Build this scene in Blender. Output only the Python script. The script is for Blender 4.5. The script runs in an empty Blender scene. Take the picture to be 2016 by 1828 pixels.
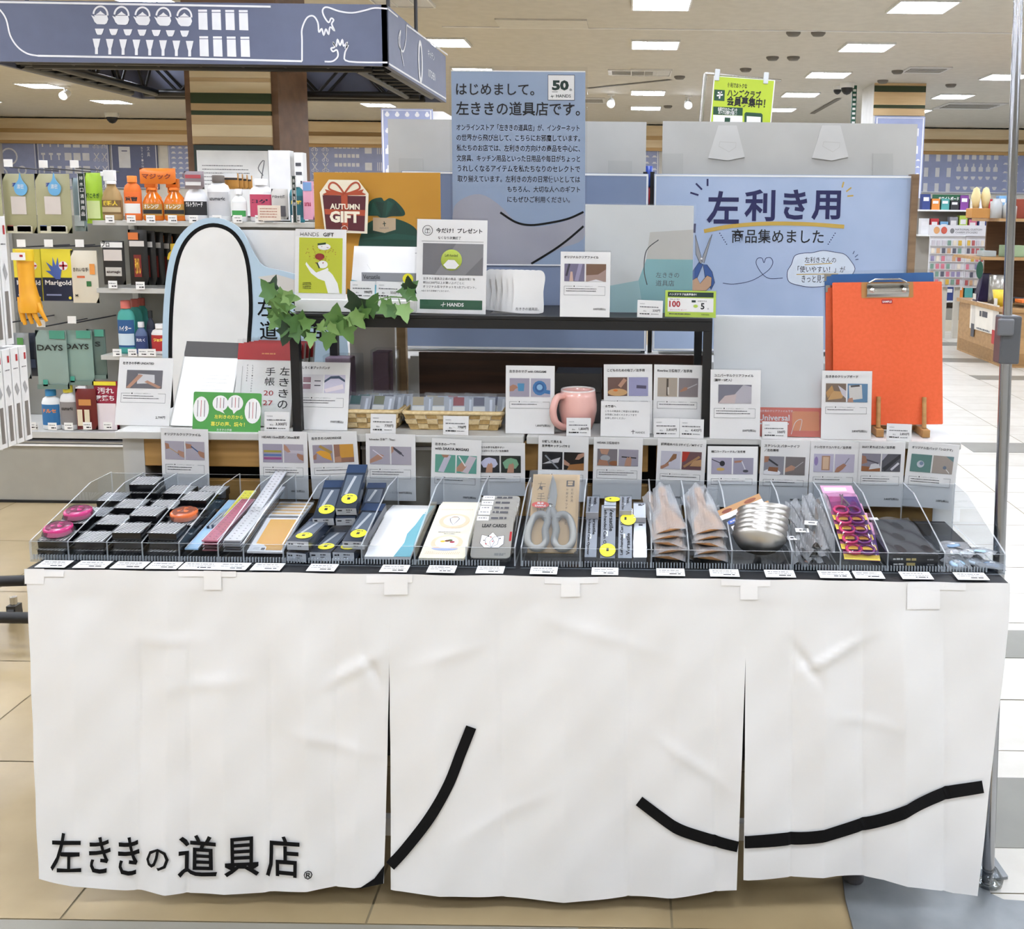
import bpy, math, random
from mathutils import Vector, Matrix
random.seed(7)
S = bpy.context.scene
COL = S.collection
R = math.radians
# ---------------------------------------------------------------- camera, light, exposure
FPX, PPX, PPY = 2019.0, 1228.0, 730.0          # focal length and principal point of the 2016x1828 frame
CAM = Vector((.205, -1.94, 1.419))
yaw, pit, rol = R(.2), R(8.5), R(.7)
FW = Vector((-math.sin(yaw)*math.cos(pit), math.cos(yaw)*math.cos(pit), -math.sin(pit)))
RT = Vector((math.cos(yaw), math.sin(yaw), 0))
UP = RT.cross(FW)
RT, UP = RT*math.cos(rol)+UP*math.sin(rol), UP*math.cos(rol)-RT*math.sin(rol)
cd = bpy.data.cameras.new('camera')
cd.sensor_fit = 'HORIZONTAL'; cd.sensor_width = 36; cd.lens = FPX/2016*36
cd.shift_x = -(PPX-1008)/2016; cd.shift_y = (PPY-914)/2016
cd.clip_start = .05; cd.clip_end = 100
cam = bpy.data.objects.new('camera', cd); COL.objects.link(cam)
cam.matrix_world = Matrix(((RT.x, UP.x, -FW.x, CAM.x), (RT.y, UP.y, -FW.y, CAM.y), (RT.z, UP.z, -FW.z, CAM.z), (0, 0, 0, 1)))
S.camera = cam
wd = bpy.data.worlds.new('world'); S.world = wd; wd.use_nodes = True
wd.node_tree.nodes['Background'].inputs[0].default_value = (.97, .98, 1, 1)
wd.node_tree.nodes['Background'].inputs[1].default_value = .35
LAMP = 42.0                                    # radiance of the ceiling fixtures
S.view_settings.view_transform = 'Standard'; S.view_settings.look = 'None'
S.view_settings.exposure = 0.30; S.view_settings.gamma = 1; S.view_settings.use_curve_mapping = False
S.cycles.max_bounces = 8; S.cycles.diffuse_bounces = 3; S.cycles.glossy_bounces = 3
S.cycles.transmission_bounces = 4; S.cycles.transparent_max_bounces = 20
S.cycles.caustics_reflective = False; S.cycles.caustics_refractive = False
S.cycles.sample_clamp_indirect = 4
try: S.cycles.use_denoising = True
except Exception: pass

# ---------------------------------------------------------------- pixel rays to points of the place
def ray(x, y): return FW + RT*((x-PPX)/FPX) - UP*((y-PPY)/FPX)
def on(x, y, ax, val):
    d = ray(x, y); return CAM + d*((val-CAM[ax])/d[ax])
def atY(x, y, Y): return on(x, y, 1, Y)
def atZ(x, y, Z): return on(x, y, 2, Z)
def onT(T, x, y):                              # pixel -> (u, v) in the plane of a frame
    o = T.translation; n = T.col[2].xyz; d = ray(x, y)
    p = CAM + d*((o-CAM).dot(n)/d.dot(n)) - o
    return p.dot(T.col[0].xyz), p.dot(T.col[1].xyz)
def mkT(o, xd, up, n):
    return Matrix(((xd.x, up.x, n.x, o.x), (xd.y, up.y, n.y, o.y), (xd.z, up.z, n.z, o.z), (0, 0, 0, 1)))
def fr(bl, br, tl, Y=None, Z=None, lean=0, up=0, zb=None):
    """frame of an upright sheet: origin bottom left, x along its foot, y up, z to the viewer"""
    o = atY(*bl, Y) if Z is None else atZ(*bl, Z)
    b = atY(*br, Y) if Z is None else atZ(*br, Z)
    if Z is not None: b.y = o.y + (b.y-o.y)*.3
    if up: o.z += up; b.z += up
    if zb is not None: b.z += zb-o.z; o.z = zb
    xd = (b-o); w = xd.length; xd.normalize()
    n0 = xd.cross(Vector((0, 0, 1))).normalized(); u0 = n0.cross(xd)
    l = R(lean); u = (u0*math.cos(l) - n0*math.sin(l)).normalized(); n = xd.cross(u)
    T = mkT(o, xd, u, n)
    return T, w, onT(T, *tl)[1]
def Tr(x, y, z, rz=0, rx=0, ry=0, s=1):
    return Matrix.Translation((x, y, z)) @ Matrix.Rotation(rz, 4, 'Z') @ Matrix.Rotation(ry, 4, 'Y') @ Matrix.Rotation(rx, 4, 'X') @ Matrix.Scale(s, 4)

# ---------------------------------------------------------------- materials
def lin(h):
    h = h.lstrip('#'); c = [int(h[i:i+2], 16)/255 for i in (0, 2, 4)]
    return tuple((x/12.92 if x <= .04045 else ((x+.055)/1.055)**2.4) for x in c)+(1,)
MC = {}
def mat(col, rough=.55, metal=0, kind='plain', sc=1.0, col2=None, spec=.5, bump=.0):
    key = (col, rough, metal, kind, sc, col2, spec, bump)
    if key in MC: return MC[key]
    m = bpy.data.materials.new(kind+'_'+col.strip('#')); m.use_nodes = True
    nt = m.node_tree; N = nt.nodes; L = nt.links
    b = N['Principled BSDF']; b.inputs['Roughness'].default_value = rough; b.inputs['Metallic'].default_value = metal
    b.inputs['Specular IOR Level'].default_value = spec
    out = N['Material Output']
    c = lin(col)
    if kind == 'emit':
        e = N.new('ShaderNodeEmission'); e.inputs[0].default_value = c; e.inputs[1].default_value = sc
        L.new(e.outputs[0], out.inputs[0])
    elif kind == 'clear':                      # thin clear plastic
        t = N.new('ShaderNodeBsdfTransparent'); t.inputs[0].default_value = c
        g = N.new('ShaderNodeBsdfGlossy'); g.inputs['Roughness'].default_value = rough
        f = N.new('ShaderNodeFresnel'); f.inputs[0].default_value = 1.45
        mu = N.new('ShaderNodeMath'); mu.operation = 'MULTIPLY'; mu.inputs[1].default_value = sc
        ge = N.new('ShaderNodeNewGeometry'); iv = N.new('ShaderNodeMath'); iv.operation = 'SUBTRACT'; iv.inputs[0].default_value = sc; L.new(ge.outputs['Backfacing'], iv.inputs[1])
        iv.use_clamp = True; L.new(iv.outputs[0], mu.inputs[1]); L.new(f.outputs[0], mu.inputs[0])
        mx = N.new('ShaderNodeMixShader'); L.new(mu.outputs[0], mx.inputs[0])
        if col2:
            df = N.new('ShaderNodeBsdfDiffuse'); df.inputs[0].default_value = lin(col2); m2 = N.new('ShaderNodeMixShader'); m2.inputs[0].default_value = .09 if metal == 0 else metal; L.new(t.outputs[0], m2.inputs[1]); L.new(df.outputs[0], m2.inputs[2]); L.new(m2.outputs[0], mx.inputs[1])
        else: L.new(t.outputs[0], mx.inputs[1]); L.new(g.outputs[0], mx.inputs[2])
        if bump:
            no = N.new('ShaderNodeTexNoise'); no.inputs['Scale'].default_value = 38; no.inputs['Detail'].default_value = 3
            bp = N.new('ShaderNodeBump'); bp.inputs['Strength'].default_value = bump; bp.inputs['Distance'].default_value = .02
            L.new(no.outputs['Fac'], bp.inputs['Height']); L.new(bp.outputs[0], g.inputs['Normal'])
        L.new(mx.outputs[0], out.inputs[0])
    elif kind == 'haze':                       # milky translucent plastic
        t = N.new('ShaderNodeBsdfTransparent')
        mx = N.new('ShaderNodeMixShader'); mx.inputs[0].default_value = sc
        b.inputs['Base Color'].default_value = c
        L.new(t.outputs[0], mx.inputs[1]); L.new(b.outputs[0], mx.inputs[2]); L.new(mx.outputs[0], out.inputs[0])
    else:
        tc = N.new('ShaderNodeTexCoord'); no = N.new('ShaderNodeTexNoise'); mx = N.new('ShaderNodeMix'); mx.data_type = 'RGBA'
        src = tc.outputs['Object']
        if kind in ('wood', 'tile', 'fabric', 'brush'):
            mp = N.new('ShaderNodeMapping'); L.new(src, mp.inputs[0]); src = mp.outputs[0]
            mp.inputs['Scale'].default_value = {'wood': (1.2*sc, 9*sc, 16*sc), 'tile': (3*sc, 3*sc, 3*sc), 'fabric': (4*sc, 4*sc, 4*sc), 'brush': (2*sc, 60*sc, 60*sc)}[kind]
            no.inputs['Detail'].default_value = 5
        else:
            no.inputs['Scale'].default_value = 9*sc; no.inputs['Detail'].default_value = 2
        L.new(src, no.inputs['Vector'])
        if kind in ('wood', 'tile', 'brush'):
            no.inputs['Scale'].default_value = 2.2
        d = lin(col2) if col2 else tuple(min(1, x*.94) for x in c[:3])+(1,)
        mx.inputs[6].default_value = c; mx.inputs[7].default_value = d
        rp = N.new('ShaderNodeMapRange'); rp.inputs[1].default_value = .35; rp.inputs[2].default_value = .65
        L.new(no.outputs['Fac'], rp.inputs[0]); L.new(rp.outputs[0], mx.inputs[0]); L.new(mx.outputs[2], b.inputs['Base Color'])
        if bump:
            bp = N.new('ShaderNodeBump'); bp.inputs['Strength'].default_value = bump; bp.inputs['Distance'].default_value = .01
            L.new(no.outputs['Fac'], bp.inputs['Height']); L.new(bp.outputs[0], b.inputs['Normal'])
    MC[key] = m
    return m
WHITE = mat('#f2f2f0', .6); PAPER = mat('#f4f3f1', .5); INK = mat('#15151a', .6); GREY = mat('#7a7a7c', .6); MID = mat('#4b4b50', .6)
BLACK = mat('#0d0d0f', .45); CLEAR = mat('#f4f6f8', .04, kind='clear', sc=1.0); EDGE = mat('#e8ecee', .2, kind='haze', sc=.45)
BAG = mat('#f6f8fa', .12, kind='clear', sc=1.6, bump=.9, col2='#f2f3f5')
BAG2 = mat('#f6f8fa', .12, .26, kind='clear', sc=1.8, bump=.9, col2='#f4f5f6')
SLEEVE = mat('#fbfbfb', .06, kind='clear', sc=.55)
STEEL = mat('#c9c7c2', .22, 1); LIGHTG = mat('#c9c8c4', .5)

# ---------------------------------------------------------------- mesh builder
TXT = {}
def text_mesh(s, bold):
    k = (s, bold)
    if k not in TXT:
        cu = bpy.data.curves.new('t', 'FONT'); cu.body = s; cu.resolution_u = 2; cu.offset = bold; cu.space_line = .92
        o = bpy.data.objects.new('t', cu); m = o.to_mesh()
        vs = [tuple(v.co[:2]) for v in m.vertices]; fs = [tuple(p.vertices) for p in m.polygons]
        o.to_mesh_clear(); bpy.data.objects.remove(o); bpy.data.curves.remove(cu)
        xs = [v[0] for v in vs] or [0, 1]; ys = [v[1] for v in vs] or [0, 1]
        x0, x1, y0, y1 = min(xs), max(xs), min(ys), max(ys)
        TXT[k] = ([((x-x0)/max(x1-x0, 1e-6), (y-y0)/max(y1-y0, 1e-6)) for x, y in vs], fs, (x1-x0)/max(y1-y0, 1e-6))
    return TXT[k]
def arc(cx, cy, rx, ry, a0=0, a1=360, n=24):
    full = abs(a1-a0) >= 360
    return [(cx+rx*math.cos(R(a0+(a1-a0)*i/(n if full else n-1))), cy+ry*math.sin(R(a0+(a1-a0)*i/(n if full else n-1)))) for i in range(n)]
def rrect(x0, y0, x1, y1, r, n=5):
    return arc(x1-r, y1-r, r, r, 0, 90, n)+arc(x0+r, y1-r, r, r, 90, 180, n)+arc(x0+r, y0+r, r, r, 180, 270, n)+arc(x1-r, y0+r, r, r, 270, 360-1e-3, n)
def spline(pts, n=6, closed=False):
    P = [Vector(p) for p in pts]; out = []; k = len(P)
    for i in range(k if closed else k-1):
        a, b, c, d = (P[(i-1) % k], P[i], P[(i+1) % k], P[(i+2) % k]) if closed else (P[max(i-1, 0)], P[i], P[i+1], P[min(i+2, k-1)])
        for j in range(n):
            t = j/n
            out.append(tuple(.5*((2*b)+(c-a)*t+(2*a-5*b+4*c-d)*t*t+(3*b-a-3*c+d)*t**3)))
    if not closed: out.append(tuple(P[-1]))
    return out
class MB:
    def __init__(s): s.v = []; s.f = []; s.k = []; s.sm = []; s.mats = []
    def add(s, vs, fs, m, T=None, smooth=False):
        if m not in s.mats: s.mats.append(m)
        k = s.mats.index(m); o = len(s.v)
        s.v += [(T @ Vector(v))[:] if T else tuple(v) for v in vs]
        for f in fs: s.f.append([i+o for i in f]); s.k.append(k); s.sm.append(smooth)
        return s
    def box(s, lo, hi, m, T=None):
        x0, y0, z0 = lo; x1, y1, z1 = hi
        return s.add([(x0, y0, z0), (x1, y0, z0), (x1, y1, z0), (x0, y1, z0), (x0, y0, z1), (x1, y0, z1), (x1, y1, z1), (x0, y1, z1)],
            [(3, 2, 1, 0), (4, 5, 6, 7), (0, 1, 5, 4), (1, 2, 6, 5), (2, 3, 7, 6), (3, 0, 4, 7)], m, T)
    def hexa(s, q, dn, m):                     # top quad (front left, front right, back right, back left) and a downward offset
        a = [Vector(p) for p in q]; b = [p+dn for p in a]
        return s.add(b+a, [(3, 2, 1, 0), (4, 5, 6, 7), (0, 1, 5, 4), (1, 2, 6, 5), (2, 3, 7, 6), (3, 0, 4, 7)], m)
    def poly(s, pts, z, m, T=None):
        ar = sum(pts[i-1][0]*pts[i][1]-pts[i][0]*pts[i-1][1] for i in range(len(pts)))
        if ar < 0: pts = pts[::-1]
        return s.add([(p[0], p[1], z) for p in pts], [tuple(range(len(pts)))], m, T)
    def rect(s, x0, y0, x1, y1, z, m, T=None): return s.poly([(x0, y0), (x1, y0), (x1, y1), (x0, y1)], z, m, T)
    def prism(s, pts, z0, z1, m, T=None, side=None, smooth=False):
        ar = sum(pts[i-1][0]*pts[i][1]-pts[i][0]*pts[i-1][1] for i in range(len(pts)))
        if ar < 0: pts = pts[::-1]
        n = len(pts)
        s.add([(p[0], p[1], z1) for p in pts], [tuple(range(n))], m, T)
        s.add([(p[0], p[1], z0) for p in pts], [tuple(range(n))[::-1]], m, T)
        s.add([(p[0], p[1], z0) for p in pts]+[(p[0], p[1], z1) for p in pts], [(i, (i+1) % n, n+(i+1) % n, n+i) for i in range(n)], side or m, T, smooth)
        return s
    def strip(s, pts, w, z, m, T=None, closed=False):
        P = [Vector(p[:2]) for p in pts]; n = len(P); vs = []
        for i in range(n):
            a = P[i-1] if (i or closed) else P[i]; b = P[(i+1) % n] if (i < n-1 or closed) else P[i]
            d = (b-a); d = d.normalized() if d.length > 1e-9 else Vector((1, 0)); q = Vector((-d.y, d.x))*((w[i] if isinstance(w, list) else w)/2)
            vs += [(*(P[i]+q), z), (*(P[i]-q), z)]
        fs = [(2*i+1, 2*((i+1) % n)+1, 2*((i+1) % n), 2*i) for i in range(n if closed else n-1)]
        return s.add(vs, fs, m, T)
    def tube(s, pts, r, m, n=8, T=None, closed=False):
        P = [Vector(p) for p in pts]; k = len(P); vs = []; fs = []; ref = None
        for i in range(k):
            a = P[i-1] if (i or closed) else P[i]; b = P[(i+1) % k] if (i < k-1 or closed) else P[i]
            d = (b-a).normalized()
            if ref is None: ref = d.orthogonal().normalized()
            ref = (ref-d*ref.dot(d)).normalized(); q = d.cross(ref); rr = r[i] if isinstance(r, list) else r
            vs += [P[i]+(ref*math.cos(2*math.pi*j/n)+q*math.sin(2*math.pi*j/n))*rr for j in range(n)]
        for i in range(k if closed else k-1):
            for j in range(n): fs.append((i*n+j, i*n+(j+1) % n, ((i+1) % k)*n+(j+1) % n, ((i+1) % k)*n+j))
        s.add(vs, fs, m, T, True)
        if not closed: s.add(vs[:n], [tuple(range(n))[::-1]], m, T); s.add(vs[-n:], [tuple(range(n))], m, T)
        return s
    def lathe(s, prof, m, T=None, n=24, sx=1, sy=1):
        vs = [(r*math.cos(2*math.pi*j/n)*sx, r*math.sin(2*math.pi*j/n)*sy, z) for r, z in prof for j in range(n)]
        fs = [(i*n+j, i*n+(j+1) % n, (i+1)*n+(j+1) % n, (i+1)*n+j) for i in range(len(prof)-1) for j in range(n)]
        return s.add(vs, fs, m, T, True)
    def surf(s, fn, nu, nv, m, T=None, smooth=True, keep=None):
        vs = [fn(i/nu, j/nv) for j in range(nv+1) for i in range(nu+1)]
        fs = [(j*(nu+1)+i, j*(nu+1)+i+1, (j+1)*(nu+1)+i+1, (j+1)*(nu+1)+i) for j in range(nv) for i in range(nu) if keep is None or keep((i+.5)/nu, (j+.5)/nv)]
        return s.add(vs, fs, m, T, smooth)
    def text(s, t, x0, y0, x1, y1, m, z=.0008, T=None, bold=.0, fn=None):
        """lettering whose outlines fill the box x0..x1, y0..y1; x1=None keeps the proportions"""
        vs, fs, asp = text_mesh(t, bold)
        if x1 is None: x1 = x0+(y1-y0)*asp
        P = [(x0+u*(x1-x0), y0+v*(y1-y0), z) for u, v in vs]
        if fn: P = [fn(*p) for p in P]
        return s.add(P, fs, m, T)
    def ctext(s, t, cx, y0, y1, m, z=.0008, T=None, bold=0):
        w = (y1-y0)*text_mesh(t, bold)[2]; return s.text(t, cx-w/2, y0, cx+w/2, y1, m, z, T, bold)
    def dash(s, x0, y, x1, h, m, z=.0008, T=None, rnd=random):
        x = x0
        while x < x1-h*.5:
            w = min(h*rnd.uniform(.7, 3.2), x1-x); s.rect(x, y, x+w, y+h*rnd.uniform(.75, 1), z, m, T); x += w+h*.35
        return s
    def build(s, name, parent=None, T=None, label=None, cat=None, group=None, kind=None, bevel=0, seg=2):
        me = bpy.data.meshes.new(name); me.from_pydata(s.v, [], s.f)
        for m in s.mats: me.materials.append(m)
        me.polygons.foreach_set('material_index', s.k); me.polygons.foreach_set('use_smooth', s.sm); me.update()
        o = bpy.data.objects.new(name, me); COL.objects.link(o)
        if parent is not None: o.parent = parent
        if T is not None: o.matrix_local = T
        if bevel:
            b = o.modifiers.new('bevel', 'BEVEL'); b.width = bevel; b.segments = seg; b.limit_method = 'ANGLE'
        return tag(o, label, cat, group, kind)
def tag(o, label=None, cat=None, group=None, kind=None):
    for k, v in (('label', label), ('category', cat), ('group', group), ('kind', kind)):
        if v: o[k] = v
    return o
def thing(name, label, cat, T=None, group=None):
    o = bpy.data.objects.new(name, None); COL.objects.link(o); o.empty_display_size = .05
    if T is not None: o.matrix_world = T
    return tag(o, label, cat, group)
KIDS = {}
def dup(o, T, label=None, group=None):
    c = o.copy(); COL.objects.link(c); c.matrix_world = T
    if label: c['label'] = label
    if group: c['group'] = group
    for ch in list(o.children):
        d = ch.copy(); COL.objects.link(d); d.parent = c
        for g in ch.children:
            e = g.copy(); COL.objects.link(e); e.parent = d
    return c
ORD = ['first', 'second', 'third', 'fourth', 'fifth', 'sixth', 'seventh', 'eighth', 'ninth', 'tenth', 'eleventh', 'twelfth']
ZT, ZS, ZR, ZC = .717, .912, 1.191, 3.2       # table top, display shelf, black riser, ceiling
# ---------------------------------------------------------------- the setting: floor, walls, ceiling
def struct(name, mb, **k): return mb.build(name, kind='structure', **k)
TAN = mat('#a6936f', .28, kind='tile', col2='#9a8765', sc=.7); TAN2 = mat('#ab9875', .28, kind='tile', col2='#9f8c6a', sc=.7)
STONE = mat('#c6c2b8', .3, kind='tile', col2='#bdb8ad', sc=1.3); STONE2 = mat('#cbc7bd', .3, kind='tile', col2='#c3beb3', sc=1.3)
DTILE = mat('#77756c', .35, kind='tile', col2='#706e66'); GROUT = mat('#8d8064', .8); GTILE = mat('#8f8b80', .35, kind='tile')
fl = MB(); fl.box((-12, -6, -.05), (10, 19, -.002), GROUT)
TX, TY, TS = .31-.62*30, .543-.6*30, .0025
for i in range(60):
    for j in range(62):
        x0 = .31+.62*(i-20); y0 = .543+.6*(j-11)
        if x0 > 9.4 or x0 < -11.6 or y0 < -5.5 or y0 > 18.4: continue
        if x0 > .9: continue
        m = (TAN, TAN2)[(i*3+j*5) % 2]
        if j == 10 and False: m = GTILE
        fl.rect(x0+TS, y0+TS, x0+.62-TS, y0+.6-TS, 0, m)
x = .93
for i in range(14):
    x1 = x+.62; y = -5.63; j = 0
    while y < 18.4:
        h = .6
        yy = round(y, 2)
        fl.rect(x+TS, y+TS, x1-TS, y+.3-TS, 0, DTILE if (j*7+i*5) % 24 in (3,) and False else (STONE, STONE2)[(i+j) % 2])
        fl.rect(x+TS, y+.3+TS*.3, x1-TS, y+.6-TS, 0, (STONE, STONE2)[(i+j) % 2])
        y += .6; j += 1
    x = x1
struct('floor', fl)
for k, (x0, y0, x1, y1) in enumerate([(1.0, .23, 2.2, .53), (-1.8, -.32, .12, -.06), (.12, -.35, 1.0, -.075), (1.45, 1.27, 2.6, 1.5), (2.37, 4.32, 5.5, 4.6), (3.4, 7.3, 6.5, 7.55), (3.2, 8.45, 4.3, 8.75), (2.8, 9.85, 6, 10.2)]):
    b = MB(); b.box((x0, y0, -.001), (x1, y1, .0015), GTILE if k == 1 else (BLACK if k == 2 else DTILE))
    struct('floor_inlay', b)
CEIL = mat('#d3cfc6', .85); WALLM = mat('#e6e2d8', .8)
c = MB(); c.box((-12, -6, ZC), (10, 19, ZC+.06), CEIL); struct('ceiling', c)
for n, lo, hi in (('wall_back', (-12, 18.4, 0), (10, 18.5, ZC)), ('wall_left', (-12.1, -6, 0), (-12, 18.5, ZC)), ('wall_right', (10, -6, 0), (10.1, 18.5, ZC)), ('wall_front', (-12, -6.1, 0), (10, -6, ZC))):
    b = MB(); b.box(lo, hi, WALLM); struct(n, b)
# timber bands and printed frieze along the back wall
PINE = mat('#f0dcb8', .55, kind='wood', col2='#e6cda2', sc=.3); PINED = mat('#c9a672', .6, kind='wood', col2='#b99562', sc=.3)
for k, (z0, z1, m, dy) in enumerate([(2.98, 3.17, PINE, .18), (2.9, 2.98, PINED, .12), (2.76, 2.9, PINE, .18), (2.7, 2.76, PINED, .1)]):
    for q, (xa, xb) in enumerate([(-12, -8.3), (-8.3, -3.5), (-3.5, 4.6), (4.6, 10)]):
        b = MB(); b.box((xa, 18.4-dy-.05*((q+k) % 2), z0), (xb, 18.39, z1), m); struct('trim_%d' % (k*4+q+1), b)
BLUE = mat('#9fa8cc', .7); BLUEW = mat('#e9eaee', .7); SLATE = mat('#69708f', .6)
def icon(mb, k, cx, cy, s, T=None, z=.004, m=BLUEW):
    s *= .45
    r = lambda a, b, c, d: mb.rect(cx+a*s, cy+b*s, cx+c*s, cy+d*s, z, m, T)
    if k == 'hammer': r(-.3, .2, .3, .5); r(-.1, -.5, .1, .2)
    elif k == 'box': r(-.42, -.45, .42, .45)
    elif k == 'tall': r(-.32, -.7, .32, .7)
    elif k == 'scissors':
        for a in (1, -1):
            mb.strip([(cx-a*.3*s, cy+.5*s), (cx+a*.22*s, cy-.3*s)], .12*s, z, m, T); mb.strip(arc(cx+a*.25*s, cy-.38*s, .14*s, .14*s, n=8), .07*s, z, m, T, True)
    elif k == 'bottle': mb.poly([(cx+u*s, cy+v*s) for u, v in [(-.3, -.5), (.3, -.5), (.3, .05), (.1, .2), (.1, .55), (-.1, .55), (-.1, .2), (-.3, .05)]], z, m, T)
    elif k == 'clip': r(-.5, -.15, .5, .02); r(-.3, .02, .3, .25)
    elif k == 'knife': r(-.08, -.9, .08, .9)
    elif k == 'bowl': mb.poly([(cx+u*s, cy+v*s) for u, v in [(-.5, .35), (.5, .35), (.45, .05), (.22, -.35), (-.22, -.35), (-.45, .05)]], z, m, T)
    elif k == 'jar': mb.lathe; mb.poly(arc(cx, cy-.1*s, .42*s, .38*s, n=14), z, m, T); r(-.2, .25, .2, .45)
def panel(name, x0, x1, z0, z1, Y, rows, label, cat='sign', col=BLUE, frame=True, extra=None):
    """printed panel facing the camera; rows: (icon, first x, last x, count, y0, y1, count, size), all in 0..1"""
    w, h = x1-x0, z1-z0; T = mkT(Vector((x0, Y, z0)), Vector((1, 0, 0)), Vector((0, 0, 1)), Vector((0, -1, 0)))
    b = MB(); b.box((0, 0, -.04), (w, h, 0), col)
    for ic, a, e, n, c, d, q, s in rows:
        for i in range(n):
            for j in range(q): icon(b, ic, w*(a+(e-a)*i/max(n-1, 1)), h*(c+(d-c)*j/max(q-1, 1)), s)
    if frame:
        e = .02*min(1, h)
        b.strip([(e, e), (w-e, e), (w-e, h-e), (e, h-e)], .02, .003, BLUEW, closed=True)
    if extra: extra(b, w, h)
    return b.build(name, T=T, label=label, cat=cat)
def pw(px0, px1, py0, py1, Y):
    m, c = (py0+py1)/2, (px0+px1)/2; return atY(px0, m, Y).x, atY(px1, m, Y).x, atY(c, py1, Y).z, atY(c, py0, Y).z
def bub(b, w, h):
    for cx, cy, r in [(.2, .62, .3), (.42, .84, .13), (.6, .62, .25), (.45, .28, .22), (.78, .36, .12)]:
        b.strip(arc(cx*w, cy*h, r*h*.6, r*h*.6, n=16), .03, .003, BLUEW, closed=True)
    b.strip([(0, .42*h), (.2*w, .33*h), (.4*w, .3*h), (.36*w, .1*h), (.3*w, .0)], .03, .003, BLUEW)
WY = 18.355
panel('frieze_panel', *pw(-60, 72, 268, 372, WY), WY, [], 'slate blue printed panel of white line bubbles on the back wall, leftmost', extra=bub)
panel('frieze_panel', *pw(75, 215, 268, 372, WY), WY, [('hammer', .08, .3, 3, .12, .86, 4, .3), ('box', .43, .68, 3, .12, .86, 4, .36), ('scissors', .83, .94, 2, .12, .86, 4, .34)], 'blue wall panel printed with white hammers, sheets and scissors')
def stat(b, w, h):
    b.rect(.17*w, .4*h, .42*w, .8*h, .004, BLUEW); b.rect(.24*w, .71*h, .36*w, .73*h, .005, SLATE)
    for i, ch in enumerate('文具'): b.text(ch, .79*w, (.73-.11*i)*h, .85*w, (.81-.11*i)*h, BLUEW, .004)
    for i, ch in enumerate('STATIONERY'): b.text(ch, .66*w, (.76-.058*i)*h, .7*w, (.8-.058*i)*h, BLUEW, .004)
panel('frieze_panel', *pw(219, 310, 268, 372, WY), WY, [], 'slate wall panel lettered STATIONERY with one white notebook', col=SLATE, extra=stat)
panel('frieze_panel', *pw(332, 600, 272, 372, WY), WY, [('clip', .04, .14, 3, .1, .9, 9, .2)], 'blue wall panel printed with small white clips, behind the timber pillar')
panel('frieze_panel', *pw(605, 756, 279, 380, WY), WY, [('scissors', .1, .24, 2, .1, .9, 5, .36), ('box', .38, .66, 6, .38, .9, 4, .17), ('knife', .36, .66, 9, .12, .12, 1, .3), ('box', .8, .8, 1, .2, .85, 3, .36), ('knife', .92, .97, 3, .2, .85, 3, .2)], 'blue wall panel printed with white scissors and boxes, right of the timber pillar')
panel('frieze_panel', *pw(1263, 1296, 288, 440, WY), WY, [('clip', .3, .75, 2, .05, .95, 12, .2)], 'narrow strip of blue wall panel seen between the two grey boards')
panel('frieze_panel', *pw(1812, 2090, 297, 381, WY), WY, [('tall', .04, .2, 3, .12, .85, 3, .28), ('bottle', .27, .53, 6, .6, .88, 2, .32), ('bowl', .27, .53, 6, .12, .36, 2, .2), ('clip', .6, .9, 5, .1, .9, 5, .2)], 'blue wall panel printed with white bottles and tall boxes, far right')
# ---------------------------------------------------------------- ceiling fixtures
LW = mat('#eaf1ff', kind='emit', sc=LAMP); HOUS = mat('#eeeeec', .4); OFFT = mat('#d9d9d6', .4)
def fixture(lit):
    t = thing('ceiling_light', 'x', 'ceiling light')
    f = MB()
    for lo, hi in (((-.25, -.25, -.02), (.25, -.235, .002)), ((-.25, .235, -.02), (.25, .25, .002)), ((-.25, -.235, -.02), (-.235, .235, .002)), ((.235, -.235, -.02), (.25, .235, .002))): f.box(lo, hi, HOUS)
    for x in (-.08, .08): f.box((x-.004, -.235, -.018), (x+.004, .235, -.004), HOUS)
    f.build('frame', t)
    d = MB()
    for x0, x1 in ((-.232, -.086), (-.074, .074), (.086, .232)): d.box((x0, -.232, -.012), (x1, .232, -.003), LW if lit else OFFT)
    d.build('lamp_tube', t)
    return t
on_, off_ = fixture(True), fixture(False)
first = {True: True, False: True}
for j in range(10):
    y = .81+2.06*(j-2)
    for i in range(-5, 4):
        x = .45+2.18*i
        lit = not (i == 0 and j in (7,)) and not (i == -1 and j == 5)
        if not (-12 < x < 10 and -6 < y < 18.2): continue
        if y > 3 and -3.6 < x < -1.0 and y < 6.3: continue
        src = on_ if lit else off_
        lab = '%s square ceiling light, %s from the left in the %s row from the front' % ('lit' if lit else 'unlit', ORD[i+5], ORD[j])
        T = Matrix.Translation((x, y, ZC-.001))
        if first[lit]: src.matrix_world = T; tag(src, lab, None, 'square ceiling lights'); first[lit] = False
        else: dup(src, T, lab, 'square ceiling lights')
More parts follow.
